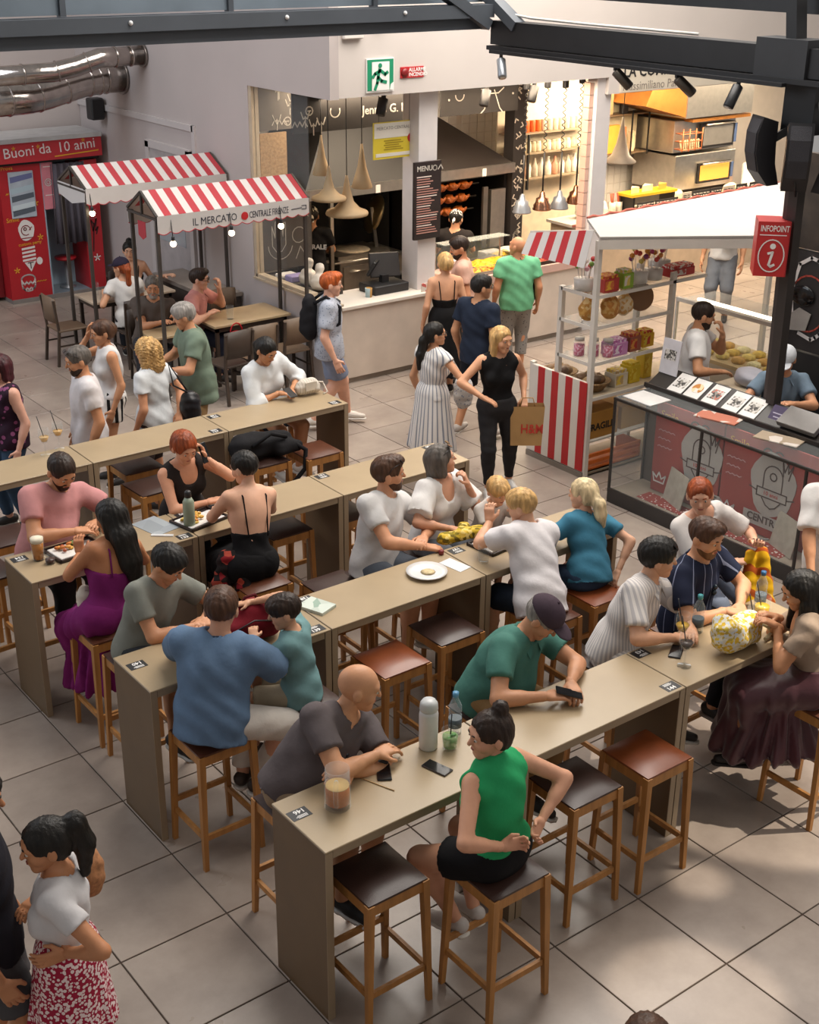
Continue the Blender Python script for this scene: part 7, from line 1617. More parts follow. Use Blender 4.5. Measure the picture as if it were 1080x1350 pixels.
goods('box', 3.30, 4.86, zz[2], ['b87aa8', 'd8c8d0', 'a85a90'], (.22, .16, .13), 'lilac box with a white label on the third shelf'); goods('box', 3.54, 4.88, zz[2], ['8a4a38', 'c0803a', 'a0302a'], (.16, .16, .15), 'brown box of mixed sweets on the third shelf'); goods('box', 3.76, 4.90, zz[2], ['d0a020', 'c8b040', 'b03a2a'], (.16, .14, .14), 'yellow box at the right of the third shelf')
goods('basket', 3.08, 5.40, .84, ['8a6a48', 'b89a72', '6a4a34'], 1.25, 'wicker basket of packets on the far stall corner', 2); goods('basket', 3.12, 4.98, zz[3], ['7a5a3e', 'a88a60', '5e4630'], 1.3, 'wicker basket of bread under the shelves', 3)
goods('box', 3.42, 4.92, zz[3], ['cfc4ae', 'd8b848', 'b89a6a'], (.18, .16, .14), 'pale carton on the stall counter'); goods('box', 3.62, 4.92, zz[3], ['d8b828', 'd0a820', 'e0c850'], (.16, .14, .18), 'bright yellow carton on the stall counter'); goods('box', 3.85, 4.95, zz[3], ['d0b030', 'c8a030', 'd8c050'], (.12, .12, .26), 'tall yellow carton by the man in white')
fb = thing('cardboard_box', 'cardboard box marked fragile under the stall counter', 'box', (3.35, 4.95, .38)); part('carton', MB().box(SX+.06, SY+.05, .382, 3.36, 5.15, .66, b=.004), mat('a5742e', rough=.8, var=.06), fb); wtext('lettering', 'FRAGILE', .10, frame((SX+.06, SY+.048, .50), (1, 0, 0), (0, 0, 1)), mat('2a2018', var=0), fb, bold=.003)
cb2 = tag(MB().box(3.44, SY+.08, .382, 4.05, 5.15, .62, b=.004).build('cardboard_carton', mat('b48c50', rough=.8, var=.06)), 'long plain cardboard carton right of the fragile box', 'box')
cr = thing('plastic_crate', 'orange plastic crate on the bottom of the sweets stall', 'crate', (3.2, 4.95, .04)); q = MB()
for z in (.05, .12, .19): q.box(SX+.06, SY+.03, z, 3.7, SY+.05, z+.035)
q.box(SX+.06, SY+.03, .05, SX+.08, 5.1, .22); q.box(3.68, SY+.03, .05, 3.70, 5.1, .22); q.box(SX+.06, SY+.03, .05, 3.7, 5.1, .06); part('slats', q, mat('c8621e', rough=.5), cr)
# pastry case behind the man in white
gc = thing('pastry_case', 'long glass pastry case with trays of cream cakes behind the man in white', 'display case', (5.4, 4.6, 0))
part('base', MB().box(4.75, 3.75, 0, 5.35, 5.35, .86), mat('cbbfa8', rough=.5), gc); part('deck', MB().box(4.72, 3.72, .86, 5.38, 5.38, .90), mat('c8b083', rough=.5), gc)
part('front_pane', MB().box(4.74, 3.74, .90, 4.748, 5.36, 1.42), glass((235, 235, 225), .06), gc); part('top_pane', MB().box(4.74, 3.74, 1.42, 5.36, 5.36, 1.43), glass((235, 235, 225), .10), gc)
for y in (3.74, 5.34): part('upright', MB().box(4.73, y, .90, 4.76, y+.025, 1.43), M_SW, gc)
part('top_rail', MB().box(4.72, 3.74, 1.42, 4.77, 5.36, 1.46), M_SW, gc); part('light_rail', MB().box(5.0, 3.8, 1.39, 5.05, 5.3, 1.415), emit('fff0d8', 4.0), gc)
for j in range(7):
    for i in range(3): 
        c_ = ('d8c068', 'cfae4a', 'e0d4a0', 'c89a48')[(i+j) % 4]
        o = MB().lathe([(.06, 0), (.075, .02), (.07, .05), (.02, .07)], (0, 0, 0), 12).build('cream_pastry', mat(c_, rough=.6, var=.3, scale=30))
        o.location = (4.86+i*.17, 3.92+j*.21, .90); tag(o, 'cream pastry in row %s of the pastry case, %s' % (('one', 'two', 'three', 'four', 'five', 'six', 'seven')[j], ('nearest the glass', 'in the middle', 'at the back')[i]), 'pastry', 'pastries in the case')

# ------------------------------------------------------------------ infopoint counter with glass case
M_FR = mat('2a2522', rough=.4, var=.1)
ic = thing('infopoint_case', 'long glass display counter with red posters inside', 'display case', (2.9, 2.9, 0))
CX0, CX1, CY0, CY1 = 2.65, 3.12, .6, 4.20
part('plinth', MB().box(CX0, CY0, 0, CX1, CY1, .12), M_FR, ic)
ys_ = [4.20, 3.14, 2.02, .9]
for y in ys_: part('upright', MB().box(CX0, y-.022, .12, CX0+.02, y, 1.05), M_FR, ic)
part('bottom_rail', MB().box(CX0-.004, CY0, .11, CX0+.022, CY1, .145), M_FR, ic); part('top_rail', MB().box(CX0-.004, CY0, 1.04, CX0+.022, CY1, 1.062), M_FR, ic)
part('end_rail', MB().box(CX0, CY1-.02, 1.04, CX1, CY1, 1.062), M_FR, ic); part('rear_post', MB().box(CX1-.02, CY1-.02, .12, CX1, CY1, 1.06), M_FR, ic)
for a, c_ in zip(ys_[:-1], ys_[1:]): part('front_pane', MB().box(CX0+.006, c_, .145, CX0+.012, a-.022, 1.04), glass((235, 240, 238), .035), ic)
part('end_pane', MB().box(CX0+.02, CY1-.012, .145, CX1-.02, CY1-.006, 1.04), glass((235, 240, 238), .04), ic); part('top_pane', MB().box(CX0, CY0, 1.062, CX1, CY1, 1.070), glass((235, 238, 236), .0), ic)
part('floor_panel', MB().box(CX0+.02, CY0, .12, CX1, CY1-.02, .13), mat('8d7f70', rough=.5), ic)
PX = 2.98
FD = lambda y, z: frame((PX-.004, y, z), (0, -1, 0), (0, 0, 1))
M_PO = mat('963a34', rough=.5, var=.08, scale=2); M_POG = mat('a9a39d', rough=.6); M_POK = mat('4d3c3a', var=0)
for k, (a, c_) in enumerate(((3.95, 3.14), (3.12, 2.02), (2.0, .92))):
    p_ = part('poster', MB().box(PX, c_, .14, PX+.02, a, 1.03), M_PO, ic)
    yc = (a+c_)/2-(.18 if k == 0 else .02)
    em = part('emblem_field', MB().prism([Vector((x, y, 0)) for x, y in blob(0, .0, .24, .30, 24, .07)], .003, (0, 0, 1)).xf(FD(yc, .64)), M_POG, p_)
    part('emblem_drawing', strokes([[(-.10, -.05), (-.10, .08)], arc(0, .08, .10, 180, 0), [(.10, .08), (.10, -.05)], [(-.10, -.14), (-.05, -.20), (0, -.22), (.05, -.20), (.10, -.14)], arc(0, .08, .035, 0, 360), [(.10, .12), (.08, .26), (.11, .16), (.14, .25), (.15, .16), (.19, .24), (.16, .10)], [(-.16, -.05), (.16, -.05), (.16, -.13), (-.16, -.13), (-.16, -.05)], [(-.24, -.07), (-.16, -.09)], [(.16, -.09), (.24, -.07)]], .011, frame((PX-.008, yc, .64), (0, -1, 0), (0, 0, 1))), M_POK, p_)
    wtext('lettering', '10 anni', .055, frame((PX-.009, yc+.09, .55), (0, -1, 0), (0, 0, 1)), mat('b03030', var=0), p_)
    flat([(-.28, -.42), (.26, -.42), (.26, -.30), (-.28, -.30)], M_POG, 'caption_field', F=frame((PX-.003, yc, .64), (0, -1, 0), (0, 0, 1)), parent=p_)
    wtext('lettering', 'CENTRALE', .095, frame((PX-.008, yc+.235, .29), (0, -1, 0), (0, 0, 1)), M_POK, p_, bold=.002)
    wtext('lettering', 'Smile', .10, frame((PX-.004, a-.06, .92), (0, -1, .03), (0, 0, 1)), M_YEL, p_)
    part('scribble', strokes([[(.05+.025*i, .0+.012*(i % 2)) for i in range(9)], [(.05+.025*i, -.08+.012*(i % 2)) for i in range(7)], [(.05+.025*i, -.16+.012*(i % 2)) for i in range(8)]], .008, FD(a, .76)), mat('c89a9a', var=0), p_)
    part('scribble', strokes([[(.42+.03*i, .02*(i % 2)) for i in range(5)], arc(.48, .03, .05, 0, 300), arc(.60, .03, .05, 40, 340)], .014, FD(a, .88)), M_POK, p_)
    part('crown_drawing', strokes([[(.04, 0), (.02, .08), (.07, .04), (.10, .10), (.13, .04), (.18, .08), (.16, 0), (.04, 0)]], .014, FD(a, .24)), M_WHITE, p_)
    part('shelf_patch', MB().box(PX-.24, c_+.2, .13, PX-.06, a-.05, .134), spots('8a3a34', 'd0c8c0', 26, .25), p_)
for k, (y, lb) in enumerate(((3.62, 'pale print leaning in the left bay of the glass case'), (2.36, 'pale print leaning behind the yellow scarf in the glass case'))):
    m_ = MB().box(-.17, -.004, 0, .17, .004, .32); m_.xf(Matrix.Translation((PX-.12, y-.05, .135)) @ Matrix.Rotation(-math.pi/2-.35, 4, 'Z') @ Matrix.Rotation(-.22, 4, 'X')); tag(m_.build('framed_print', mat('a39a8c', rough=.5, var=.15, scale=12)), lb, 'print')
# leaflet rack and leaflets on top
lr = thing('leaflet_rack', 'black sloping leaflet ledge on top of the infopoint counter', 'rack', (3.15, 2.9, 1.07))
part('ledge', MB().add([(3.12, .7, 1.07), (3.38, .7, 1.22), (3.38, 4.25, 1.22), (3.12, 4.25, 1.07), (3.12, .7, 1.05), (3.40, .7, 1.05), (3.40, 4.25, 1.05), (3.12, 4.25, 1.05)], [(0, 1, 2, 3), (4, 7, 6, 5), (0, 3, 7, 4), (1, 5, 6, 2), (0, 4, 5, 1), (3, 2, 6, 7)]), M_FR, lr); part('lip', MB().box(3.10, .7, 1.07, 3.125, 4.25, 1.11), M_FR, lr)
part('inner_counter', MB().box(3.12, .7, 0, 3.42, 4.2, 1.05), mat('4a3f38', rough=.6), lr)
lf = [(3.92, 'd6d2cc', 'leaflet with a grey photo, first flat one from the left'), (3.72, 'c9a88a', 'leaflet with a plate of food, second flat one'), (3.50, 'b86a5a', 'leaflet with colourful photos, third flat one'), (3.26, 'd0ccc8', 'leaflet with a dark crowd photo, fourth flat one'), (3.06, 'cfcac2', 'leaflet with pale icons, fifth flat one')]
sl_ = math.atan2(.15, .26)
for k, (y, c_, lb) in enumerate(lf):
    t = thing('leaflet', lb, 'leaflet', (3.25, y, 1.148), group='leaflets on the infopoint ledge')
    R_ = Matrix.Rotation(-sl_, 4, 'Y')
    m_ = MB().box(-.13, -.088, 0, .13, .088, .006).xf(R_); m_.build('sheet', mat('d6d2cd', rough=.4), t)
    m_ = (MB().lathe([(.06, .006), (.06, .009)], (.01, 0, 0), 18) if k == 1 else MB().box(-.05, -.065, .006, .07, .065, .0085)).xf(R_); m_.build('photo', patches([c_, '4a4744', '8d8880', 'c9c4bd'], 45) if k != 1 else patches(['d8c8a0', 'b87a3a', 'd8d0c8'], 25), t)
sp_ = thing('info_stand', 'upright white notice at the left end of the infopoint ledge', 'notice', (3.36, 4.16, 1.2))
m_ = MB().box(-.006, -.11, 0, .006, .11, .34); m_.xf(Matrix.Translation((3.30, 4.14, 1.18)) @ Matrix.Rotation(.12, 4, 'Y')); part('sheet', m_, mat('cfccd0', rough=.3), sp_)
m_ = MB().box(-.010, -.07, .14, -.0065, .07, .24); m_.xf(Matrix.Translation((3.30, 4.14, 1.18)) @ Matrix.Rotation(.12, 4, 'Y')); part('photo', m_, patches(['4a4744', '8d8880', 'c9c4bd'], 60), sp_)
for k, (y, lb) in enumerate(((2.80, 'purple booklet left of the column foot'), (2.28, 'purple booklet near the right edge of the ledge'))):
    t = thing('purple_booklet', lb, 'booklet', (3.25, y, 1.15)); R_ = Matrix.Rotation(-.9, 4, 'Y')
    MB().box(-.10, -.075, 0, .10, .075, .01).xf(R_).build('cover', mat('4a3d5c', rough=.5), t); q = MB()
    for i in range(3): q.box(-.05+i*.035, -.05, .010, -.04+i*.035, .05-.02*(i % 2), .0115)
    q.xf(R_).build('cover_print', mat('b8b0c0', var=0), t)
tag(MB().box(CX0+.06, 3.80, 1.0705, CX0+.34, 4.15, 1.078).build('paper_sheet', mat('d2cfcc', rough=.5)), 'white paper sheet on the left corner of the glass case', 'paper')
for k, (y, c_, lb) in enumerate(((3.22, 'b8705a', 'open pink and white magazine lying on the glass case'), (2.55, 'a3917c', 'beige strip of folded cards on the glass case'))):
    m_ = MB().box(-.10, -.20, 0, .10, .20, .012, b=.002); m_.xf(Matrix.Translation((2.98, y, 1.071)) @ Matrix.Rotation(.25, 4, 'Z')); tag(m_.build('magazine', patches([c_, 'cfc4ba', c_], 9)), lb, 'magazine')
bk_ = thing('book_stack', 'grey hardback lying at the foot of the column', 'book', (3.25, 2.52, 1.15)); m_ = MB().box(-.11, -.20, 0, .11, .20, .05, b=.004).xf(Matrix.Translation((0, 0, .02)) @ Matrix.Rotation(-.5, 4, 'Y')); m_.build('cover', mat('6d6864', rough=.4), bk_)
# column with the infopoint sign, loudspeaker cluster
co = thing('infopoint_column', 'dark steel column rising from the infopoint counter to the girder', 'column', (3.48, 3.02, 0))
part('shaft', MB().bar((3.39, 2.96, 1.16), (3.20, 2.86, 3.97), .10, .09), mat('3a3533', rough=.45, var=.1), co); part('face_plate', MB().bar((3.42, 3.035, 1.0), (3.165, 2.90, 3.9), .02, .10), mat('4d4644', rough=.4), co)
sg2 = thing('infopoint_sign', 'red infopoint box sign with a white letter i on the column', 'sign', (3.2, 3.0, 2.5))
S0 = Vector((3.19, 2.84, 2.40))
M_ISR = mat('c02a2a', rough=.45, var=.03); nx_ = Vector((.70, -.71, 0))
FS = frame(S0-Vector((.28*.70, -.28*.71, 0))*1.0, (.70, -.71, 0), (0, 0, 1))
part('panel', MB().box(0, 0, -.26, .26, .46, .0).xf(FS), M_ISR, sg2); part('side_panel', MB().box(.262, 0, -.26, .268, .46, .0).xf(FS), mat('a81f22'), sg2)
FT = FS @ Matrix.Translation((0, 0, .003))
wtext('lettering', 'INFOPOINT', .072, FS @ Matrix.Translation((.022, .40, .002)), WHT, sg2, xs=.62, bold=.001)
part('underline', MB().box(.02, .345, .001, .24, .352, .003).xf(FS), WHT, sg2)
part('ring', strokes([arc(.13, .175, .105, 0, 360, 28, ry=.135)], .010, FT), WHT, sg2); part('letter_dot', MB().lathe([(.024, 0), (.024, .003)], (0, 0, 0), 14).xf(FS @ Matrix.Translation((.138, .255, .001))), WHT, sg2)
part('letter_i', strokes([[(.105, .195), (.14, .205), (.118, .10), (.135, .085), (.16, .10)]], .020, FT), WHT, sg2)
lc = thing('loudspeaker_cluster', 'cluster of black loudspeakers hanging around the column under the girder', 'speaker', (3.2, 2.85, 3.3))
def spk(c_, d_, w_=.20):
    c_, d_ = Vector(c_), Vector(d_).normalized(); r_ = d_.cross(Vector((0, 0, 1)))
    prof = [(-.02, .25), (.11, .29), (.15, .16), (.15, .0), (.11, -.15), (.02, -.26), (-.08, -.25), (-.03, -.08), (-.02, .08)]
    return MB().prism([c_+d_*a+Vector((0, 0, b))-r_*w_/2 for a, b in prof], w_, r_), MB().prism([c_+d_*(a+.004)+Vector((0, 0, b))-r_*w_*.4 for a, b in ((.112, .27), (.152, .16), (.152, .0), (.115, -.14), (.105, -.14), (.14, .0), (.14, .16), (.10, .27))], w_*.8, r_)
for k, (c_, d_) in enumerate((((3.02, 3.06, 3.42), (-.8, .35, 0)), ((3.30, 2.66, 3.38), (.3, -.9, 0)), ((3.05, 2.78, 3.40), (-.7, -.6, 0)))):
    q1, q2 = spk(c_, d_); sp0 = part('cabinet', q1, mat('1b1a1d', rough=.4, var=.1), lc); part('grille', q2, mat('2f2e33', rough=.6, bump=.3, bscale=200), sp0)
part('yoke', MB().box(3.08, 2.70, 3.58, 3.30, 3.0, 3.97), M_BLACK, lc); part('bracket', MB().bar((3.15, 2.88, 3.65), (3.0, 3.05, 3.5), .06), M_BLACK, lc)
part('cable_loop', MB().tube([(3.05, 2.78, 3.55), (2.98, 2.72, 3.40), (2.98, 2.72, 3.22), (3.05, 2.75, 3.10), (3.12, 2.80, 3.18)], .008, 5), M_BLACK, lc); part('white_cable', MB().tube([(3.15, 2.74, 3.9), (3.10, 2.62, 3.7), (3.12, 2.62, 3.5)], .010, 5), M_WHITE, lc)
# dark art panels behind the infopoint
ap = thing('art_panel', 'dark wall panel with a white and red line drawing at the right edge', 'panel', (4.55, 2.6, 0))
part('upper_panel', MB().box(4.52, 1.2, 2.32, 4.58, 3.92, 3.2), mat('3a312a', rough=.7, var=.35, scale=6), ap); part('middle_panel', MB().box(4.52, 1.2, 1.35, 4.58, 3.90, 2.30), mat('2a2626', rough=.6, var=.1), ap); part('lower_panel', MB().box(4.52, 1.2, 0, 4.58, 3.90, 1.33), M_BLACK, ap)
FA = frame((4.515, 3.80, 1.35), (0, -1, 0), (0, 0, 1))
part('white_line', strokes([[(.10, .30), (.06, .55), (.12, .82), (.24, .90)]+arc(.24, .50, .30, 75, -70, 14, ry=.40)+[(.20, .16)]], .035, FA), M_WHITE, ap); part('red_ring', strokes([arc(.26, .46, .22, 0, 360, 24, ry=.27)], .016, FA), mat('b0483a', var=0), ap)
part('black_shape', MB().ball((4.50, 3.60, 1.88), (.02, .14, .10), 16, 10), mat('0f0e10', rough=.15), ap); part('silver_shape', MB().prism([(4.51, 3.72, 1.52), (4.51, 3.52, 1.55), (4.51, 3.48, 1.72), (4.51, 3.62, 1.76), (4.51, 3.74, 1.66)], .01, (-1, 0, 0)), mat('a09a94', rough=.4), ap)
# counter behind the white t-shirt man with papers
cs = thing('back_desk', 'pale desk with papers behind the infopoint', 'desk', (4.2, 3.95, 0)); part('top', MB().box(3.98, 3.62, .93, 4.45, 4.12, .97), mat('c2b29a'), cs); part('body', MB().box(4.02, 3.66, 0, 4.42, 4.08, .93), mat('8d7f6c'), cs)
V, Q = surface([ell((4.2, 3.86, 1.06), np.eye(3), A_([.15, .17, .09]), k=.02), cut((0, 0, .971), (0, 0, -1))], .018, folds(.014, 30, 5)); tag(sm_obj('paper_bag', (V, Q), mat('b9b7c0', rough=.6), None, (0, 0, 0)), 'crumpled pale blue bag on the back desk', 'bag')
# ================================================================== empty stools, food, drinks, bags
for x, y, lt, rz, lb in ((-2.93, .30, 'dark', 0, 'empty dark leather stool at the left end of the front row'), (-1.60, .27, 'dark', 0, 'empty dark leather stool right of the woman in green'), (-1.08, .225, 'tan', 0, 'empty tan leather stool beside the dark one in the front row'),
                       (-1.62, 1.95, 'tan', 0, 'empty tan leather stool behind the bald man'), (-1.08, 2.06, 'dark', 0, 'empty dark leather stool behind the man in the cap'), (-1.32, 3.02, 'dark', 0, 'empty stool left of the bearded man in the second row'),
                       (-1.10, 4.10, 'dark', 0, 'empty dark stool under the middle of the third row'), (-.55, 4.05, 'dark', 0, 'empty dark stool under the right table of the third row'), (-.05, 4.12, 'dark', 0, 'second empty stool under the right table of the third row'), (-.62, 4.62, 'brown', 0, 'empty stool behind the bearded man, far side of the third row'), (-.15, 4.62, 'brown', 0, 'empty stool behind the grey haired woman, far side of the third row'),
                       (.03, 5.33, 'brown', 0, 'empty brown stool at the right end of the farthest row'), (-.46, 5.42, 'dark', 0, 'stool under the black backpack in the farthest row'), (-1.53, 5.45, 'dark', .05, 'empty dark stool behind the red haired woman'), (-1.42, 5.95, 'dark', 0, 'empty dark stool on the far side of the farthest row'), (-2.90, 5.20, 'dark', 0, 'empty stool behind the man in pink'), (-3.25, 4.70, 'dark', .05, 'empty stool cut by the left edge beside the man in pink'), (-.05, .95, 'brown', 0, 'empty stool between the striped shirt and the navy shirt')):
    if lb.startswith('empty stool between'): continue
    stool(x, y, lb, lt, rz)
def lath(name, label, cat, x, y, z, parts_, group=None, rz=0, sc=1.18):
    t = thing(name, label, cat, (x, y, z), rz, group); t.scale = (sc, sc, sc)
    for nm, prof, m_ in parts_: MB().lathe(prof, (0, 0, 0), 20).build(nm, m_, t)
    return t
GL = glass((240, 244, 244), .02); M_BEER = glass((200, 120, 20), .72, .1, 'beer'); M_FOAM = mat('ddd2bc', rough=.9); M_PHONE = mat('141416', rough=.12, var=0); M_CASE = mat('3a2f2b', rough=.5)
def beer_mug(x, y, label):
    t = lath('beer_mug', label, 'mug', x, y, TH, sc=1.45, parts_=[('glass', [(.044, 0), (.047, .004), (.045, .06), (.043, .155), (.0415, .155), (.0425, .02), (.01, .015)], glass((240, 244, 244), .09)), ('beer', [(.038, .016), (.0415, .02), (.0415, .085), (.001, .086)], mat('c8700f', rough=.15, var=.15, scale=20, spec=.5)), ('foam', [(.041, .086), (.041, .089), (.001, .090)], mat('d8b070', rough=.8))])
    h = [(-.043, 0, .13)]+[(-.043-.035*math.sin(a), 0, .085+.05*math.cos(a)) for a in [i*math.pi/8 for i in range(1, 8)]]+[(-.043, 0, .03)]
    MB().tube(h, .008, 8).build('handle', GL, t); t.rotation_euler[2] = .9
beer_mug(-2.985, .56, 'half full dimpled beer mug on the front table')
def phone(x, y, z, rz, label, case=M_CASE):
    t = thing('mobile_phone', label, 'phone', (x, y, z), rz); MB().box(-.038, -.078, 0, .038, .078, .009, b=.003).build('case', case, t); MB().box(-.034, -.074, .0085, .034, .074, .0098).build('screen', M_PHONE, t); return t
p_ = phone(-2.63, .655, TH, -.55, 'black phone with a strap in front of the bald man', M_PHONE); MB().box(-.03, .05, .0098, .03, .09, .03, b=.006).build('grip', M_BLACK, p_)
phone(-2.385, .515, TH, .25, 'dark phone lying face up before the woman in green'); phone(-.46, .60, TH, -1.0, 'black phone beside the wine glass on the right table', M_PHONE)
o = phone(-1.40, .56, TH+.075, .9, 'black phone in the hands of the man in the cap', M_PHONE); o.rotation_euler[0] = .25
o = phone(-1.625, 4.31, 1.45, .3, 'phone held at her ear by the red haired woman', M_PHONE); o.rotation_euler[0] = 1.2
o = phone(.86, 1.06, 1.27, -.6, 'black phone in the raised hand of the smiling woman', M_PHONE); o.rotation_euler[0] = -.4
o = phone(.16, 5.92, TH+.07, 0, 'phone held by the woman in the white shirt', M_PHONE); o.rotation_euler[0] = .3
phone(-1.60, 4.16, TH, 1.2, 'dark phone lying by the red haired woman', M_PHONE)
tag(MB().tube([(-2.77, .715, TH+.004), (-2.683, .49, TH+.004)], .003, 5).build('wooden_stick', mat('c9a878')), 'thin wooden stick lying beside the beer mug', 'stick')
lath('drinking_bottle', 'tall white insulated bottle on the front table', 'bottle', -2.30, .70, TH, [('body', [(.040, 0), (.043, .006), (.044, .18), (.040, .20)], mat('d3d2d0', rough=.35)), ('lid', [(.041, .20), (.043, .205), (.040, .235), (.030, .25), (.001, .252)], mat('c4c6c6', rough=.35))])
mj = lath('mojito_glass', 'short glass with green mint leaves and ice', 'glass', -2.215, .62, TH, [('glass', [(.032, 0), (.034, .004), (.040, .10), (.038, .10), (.031, .012), (.001, .012)], GL), ('drink', [(.030, .013), (.036, .07), (.001, .071)], glass((150, 180, 120), .55, .1))])
for k in range(5): MB().ball((.015*math.cos(k*1.3), .015*math.sin(k*1.3), .03+.012*k), (.016, .010, .006), 8, 5).build('mint_leaf', mat('3f7a2e', rough=.6), mj)
MB().tube([(.0, 0, .02), (.02, .015, .17)], .003, 5).build('straw', M_BLACK, mj)
def water_bottle(x, y, cap_c, label, z=TH): return lath('water_bottle', label, 'bottle', x, y, z, [('bottle', [(.028, 0), (.031, .005), (.031, .10), (.026, .11), (.031, .12), (.030, .15), (.013, .19), (.013, .20)], glass((205, 222, 232), .14)), ('bottle_cap', [(.0145, .198), (.0145, .22), (.001, .221)], mat(cap_c, rough=.4)), ('paper_label', [(.0315, .04), (.0315, .085)], mat('4a545c', rough=.5))])
water_bottle(-2.10, .72, '5a93b8', 'clear plastic bottle with a blue cap behind the mojito'); water_bottle(-.16, .70, '3f8f94', 'clear plastic bottle with a teal cap near the striped shirt'); water_bottle(.42, .68, '2d5f8a', 'clear plastic bottle with a blue cap near the navy shirt')
def wine(x, y, label, fill='d8a030', lev=.6, straw=True, s=1.0, z=TH):
    t = lath('wine_glass', label, 'glass', x, y, z, [('glass', [(r*s, h*s) for r, h in ((.036, 0), (.036, .003), (.006, .008), (.0045, .085), (.02, .10), (.038, .14), (.036, .20), (.034, .20), (.036, .14), (.018, .104), (.001, .10))], GL)])
    if fill: MB().lathe([(r*s, h*s) for r, h in ((.004, .103), (.019, .107), (.034, .14), (.001, .141))], (0, 0, 0), 18).build('drink', mat(fill, rough=.15, var=.1, spec=.6), t)
    if straw: MB().tube([(.005, 0, .11*s), (-.03*s, .02, .29*s)], .003, 5).build('straw', M_BLACK, t)
wine(-.545, .46, 'almost empty stemmed glass with a black straw on the right table', '4a3a34', straw=True); wine(-.40, .62, 'spritz glass with yellow drink before the striped shirt', 'd0a23a')
wine(-2.225, 5.93, 'first spritz glass with a black straw at the far left', 'd8b07a'); wine(-2.075, 6.0, 'second spritz glass right of the first at the far left', 'd8a868')
for k, (x, y, lb) in enumerate(((.17, .52, 'tumbler of yellow drink in front of the woman with black hair'), (.34, .60, 'tumbler of yellow drink at the end of the table'))):
    t = lath('tumbler', lb, 'glass', x, y, TH, [('glass', [(.038, 0), (.040, .004), (.044, .12), (.042, .12), (.037, .012), (.001, .012)], GL), ('drink', [(.036, .013), (.040, .06), (.001, .061)], mat('d8b02c', rough=.15, var=.1, spec=.6))]); MB().tube([(0, 0, .03), (-.03, .03, .2)], .003, 5).build('straw', M_BLACK, t)
# yellow floral tote
V, Q = surface([cap((-.20, .40, TH+.11), (-.02, .44, TH+.10), .10, .11, k=.05, flat=(0, 1, 0), s=1.1), ell((-.26, .42, TH+.16), np.eye(3), A_([.07, .09, .11]), k=.05), cut((0, 0, TH+.003), (0, 0, -1)), cut((-.26, .42, TH+.24), (-.5, 0, 1))], .012, folds(.010, 34, 4))
tt = thing('tote_bag', 'yellow floral fabric bag lying on the front row table', 'bag', (-.1, .42, TH)); sm_obj('bag_body', (V, Q), patches(['d8bc48', 'cfc8b4', 'd8ccb0', 'b8a048', 'c8ccd0', 'd0a830', 'dcd4bc'], 60, .8), tt, (-.1, .42, TH))
part('strap', MB().tube([(.06, .40, TH+.13), (.13, .38, TH+.08), (.16, .38, TH+.03), (.08, .36, TH+.02)], .014, 6), mat('cfc4a0', rough=.8), tt)
# second row: plate, papers, trays, scarf, backpack
pt_ = lath('soup_plate', 'white plate with a little food left on the second row', 'plate', -1.03, 2.34, TH, sc=1.05, parts_=[('plate', [(.06, 0), (.075, .006), (.095, .014), (.135, .022), (.136, .026), (.095, .019), (.07, .011), (.001, .010)], mat('d6d4d2', rough=.2, var=.02))]); MB().lathe([(.05, .012), (.03, .022), (.005, .024)], (.01, 0, 0), 10).build('leftovers', mat('cbb58a', rough=.7, var=.3, scale=40), pt_)
def sheet(name, x, y, w_, h_, rz, m_, label, cat='paper', z=TH, t=.003): o = MB().box(-w_/2, -h_/2, 0, w_/2, h_/2, t).build(name, m_); o.location = (x, y, z); o.rotation_euler[2] = rz; return tag(o, label, cat)
sheet('folded_menu', -.79, 2.33, .11, .20, .15, mat('d0d0d2', rough=.5, var=.05, scale=20), 'white folded menu beside the plate'); sheet('menu_card', -1.90, 2.38, .15, .20, .35, patches(['b7c0b6', 'c4ccc2', '8fa596', 'b7c0b6'], 14), 'pale green menu card by the boy in teal', 'menu', t=.02)
sheet('menu_card', -2.15, 4.13, .21, .30, .2, patches(['8f959a', '9aa0a4', '8a9094'], 6), 'grey menu sheet between the two pairs on the third row', 'menu'); sheet('cutlery_packet', -2.19, 3.95, .03, .16, .9, mat('c9c9c9', rough=.3), 'white cutlery packet beside the grey menu', 'cutlery', t=.008)
def food_tray(x, y, rz, label, cols, w_=.36, d_=.26):
    t = thing('serving_tray', label, 'tray', (x, y, TH), rz); q = MB(); q.box(-w_/2, -d_/2, 0, w_/2, d_/2, .008)
    for a in ((-w_/2, -d_/2, w_/2, -d_/2+.012), (-w_/2, d_/2-.012, w_/2, d_/2), (-w_/2, -d_/2, -w_/2+.012, d_/2), (w_/2-.012, -d_/2, w_/2, d_/2)): q.box(a[0], a[1], 0, a[2], a[3], .022)
    q.build('tray', mat('2e2422', rough=.4), t); MB().box(-w_/2+.02, -d_/2+.03, .008, w_*.22, d_/2-.03, .022, b=.004).build('dish', mat('d8d4ce', rough=.3), t)
    MB().box(w_*.24, -d_/2+.03, .008, w_/2-.02, d_/2-.05, .012).build('napkin', mat('cfccca', rough=.8), t)
    r = random.Random(int(x*100)); 
    for k in range(16): MB().ball((-w_*.14+r.uniform(-.08, .08), r.uniform(-.055, .055), .03+r.uniform(0, .018)), (r.uniform(.014, .034), r.uniform(.010, .022), .012), 8, 5).build('food_piece', mat(cols[k % len(cols)], rough=.6, var=.2, scale=30), t)
    return t
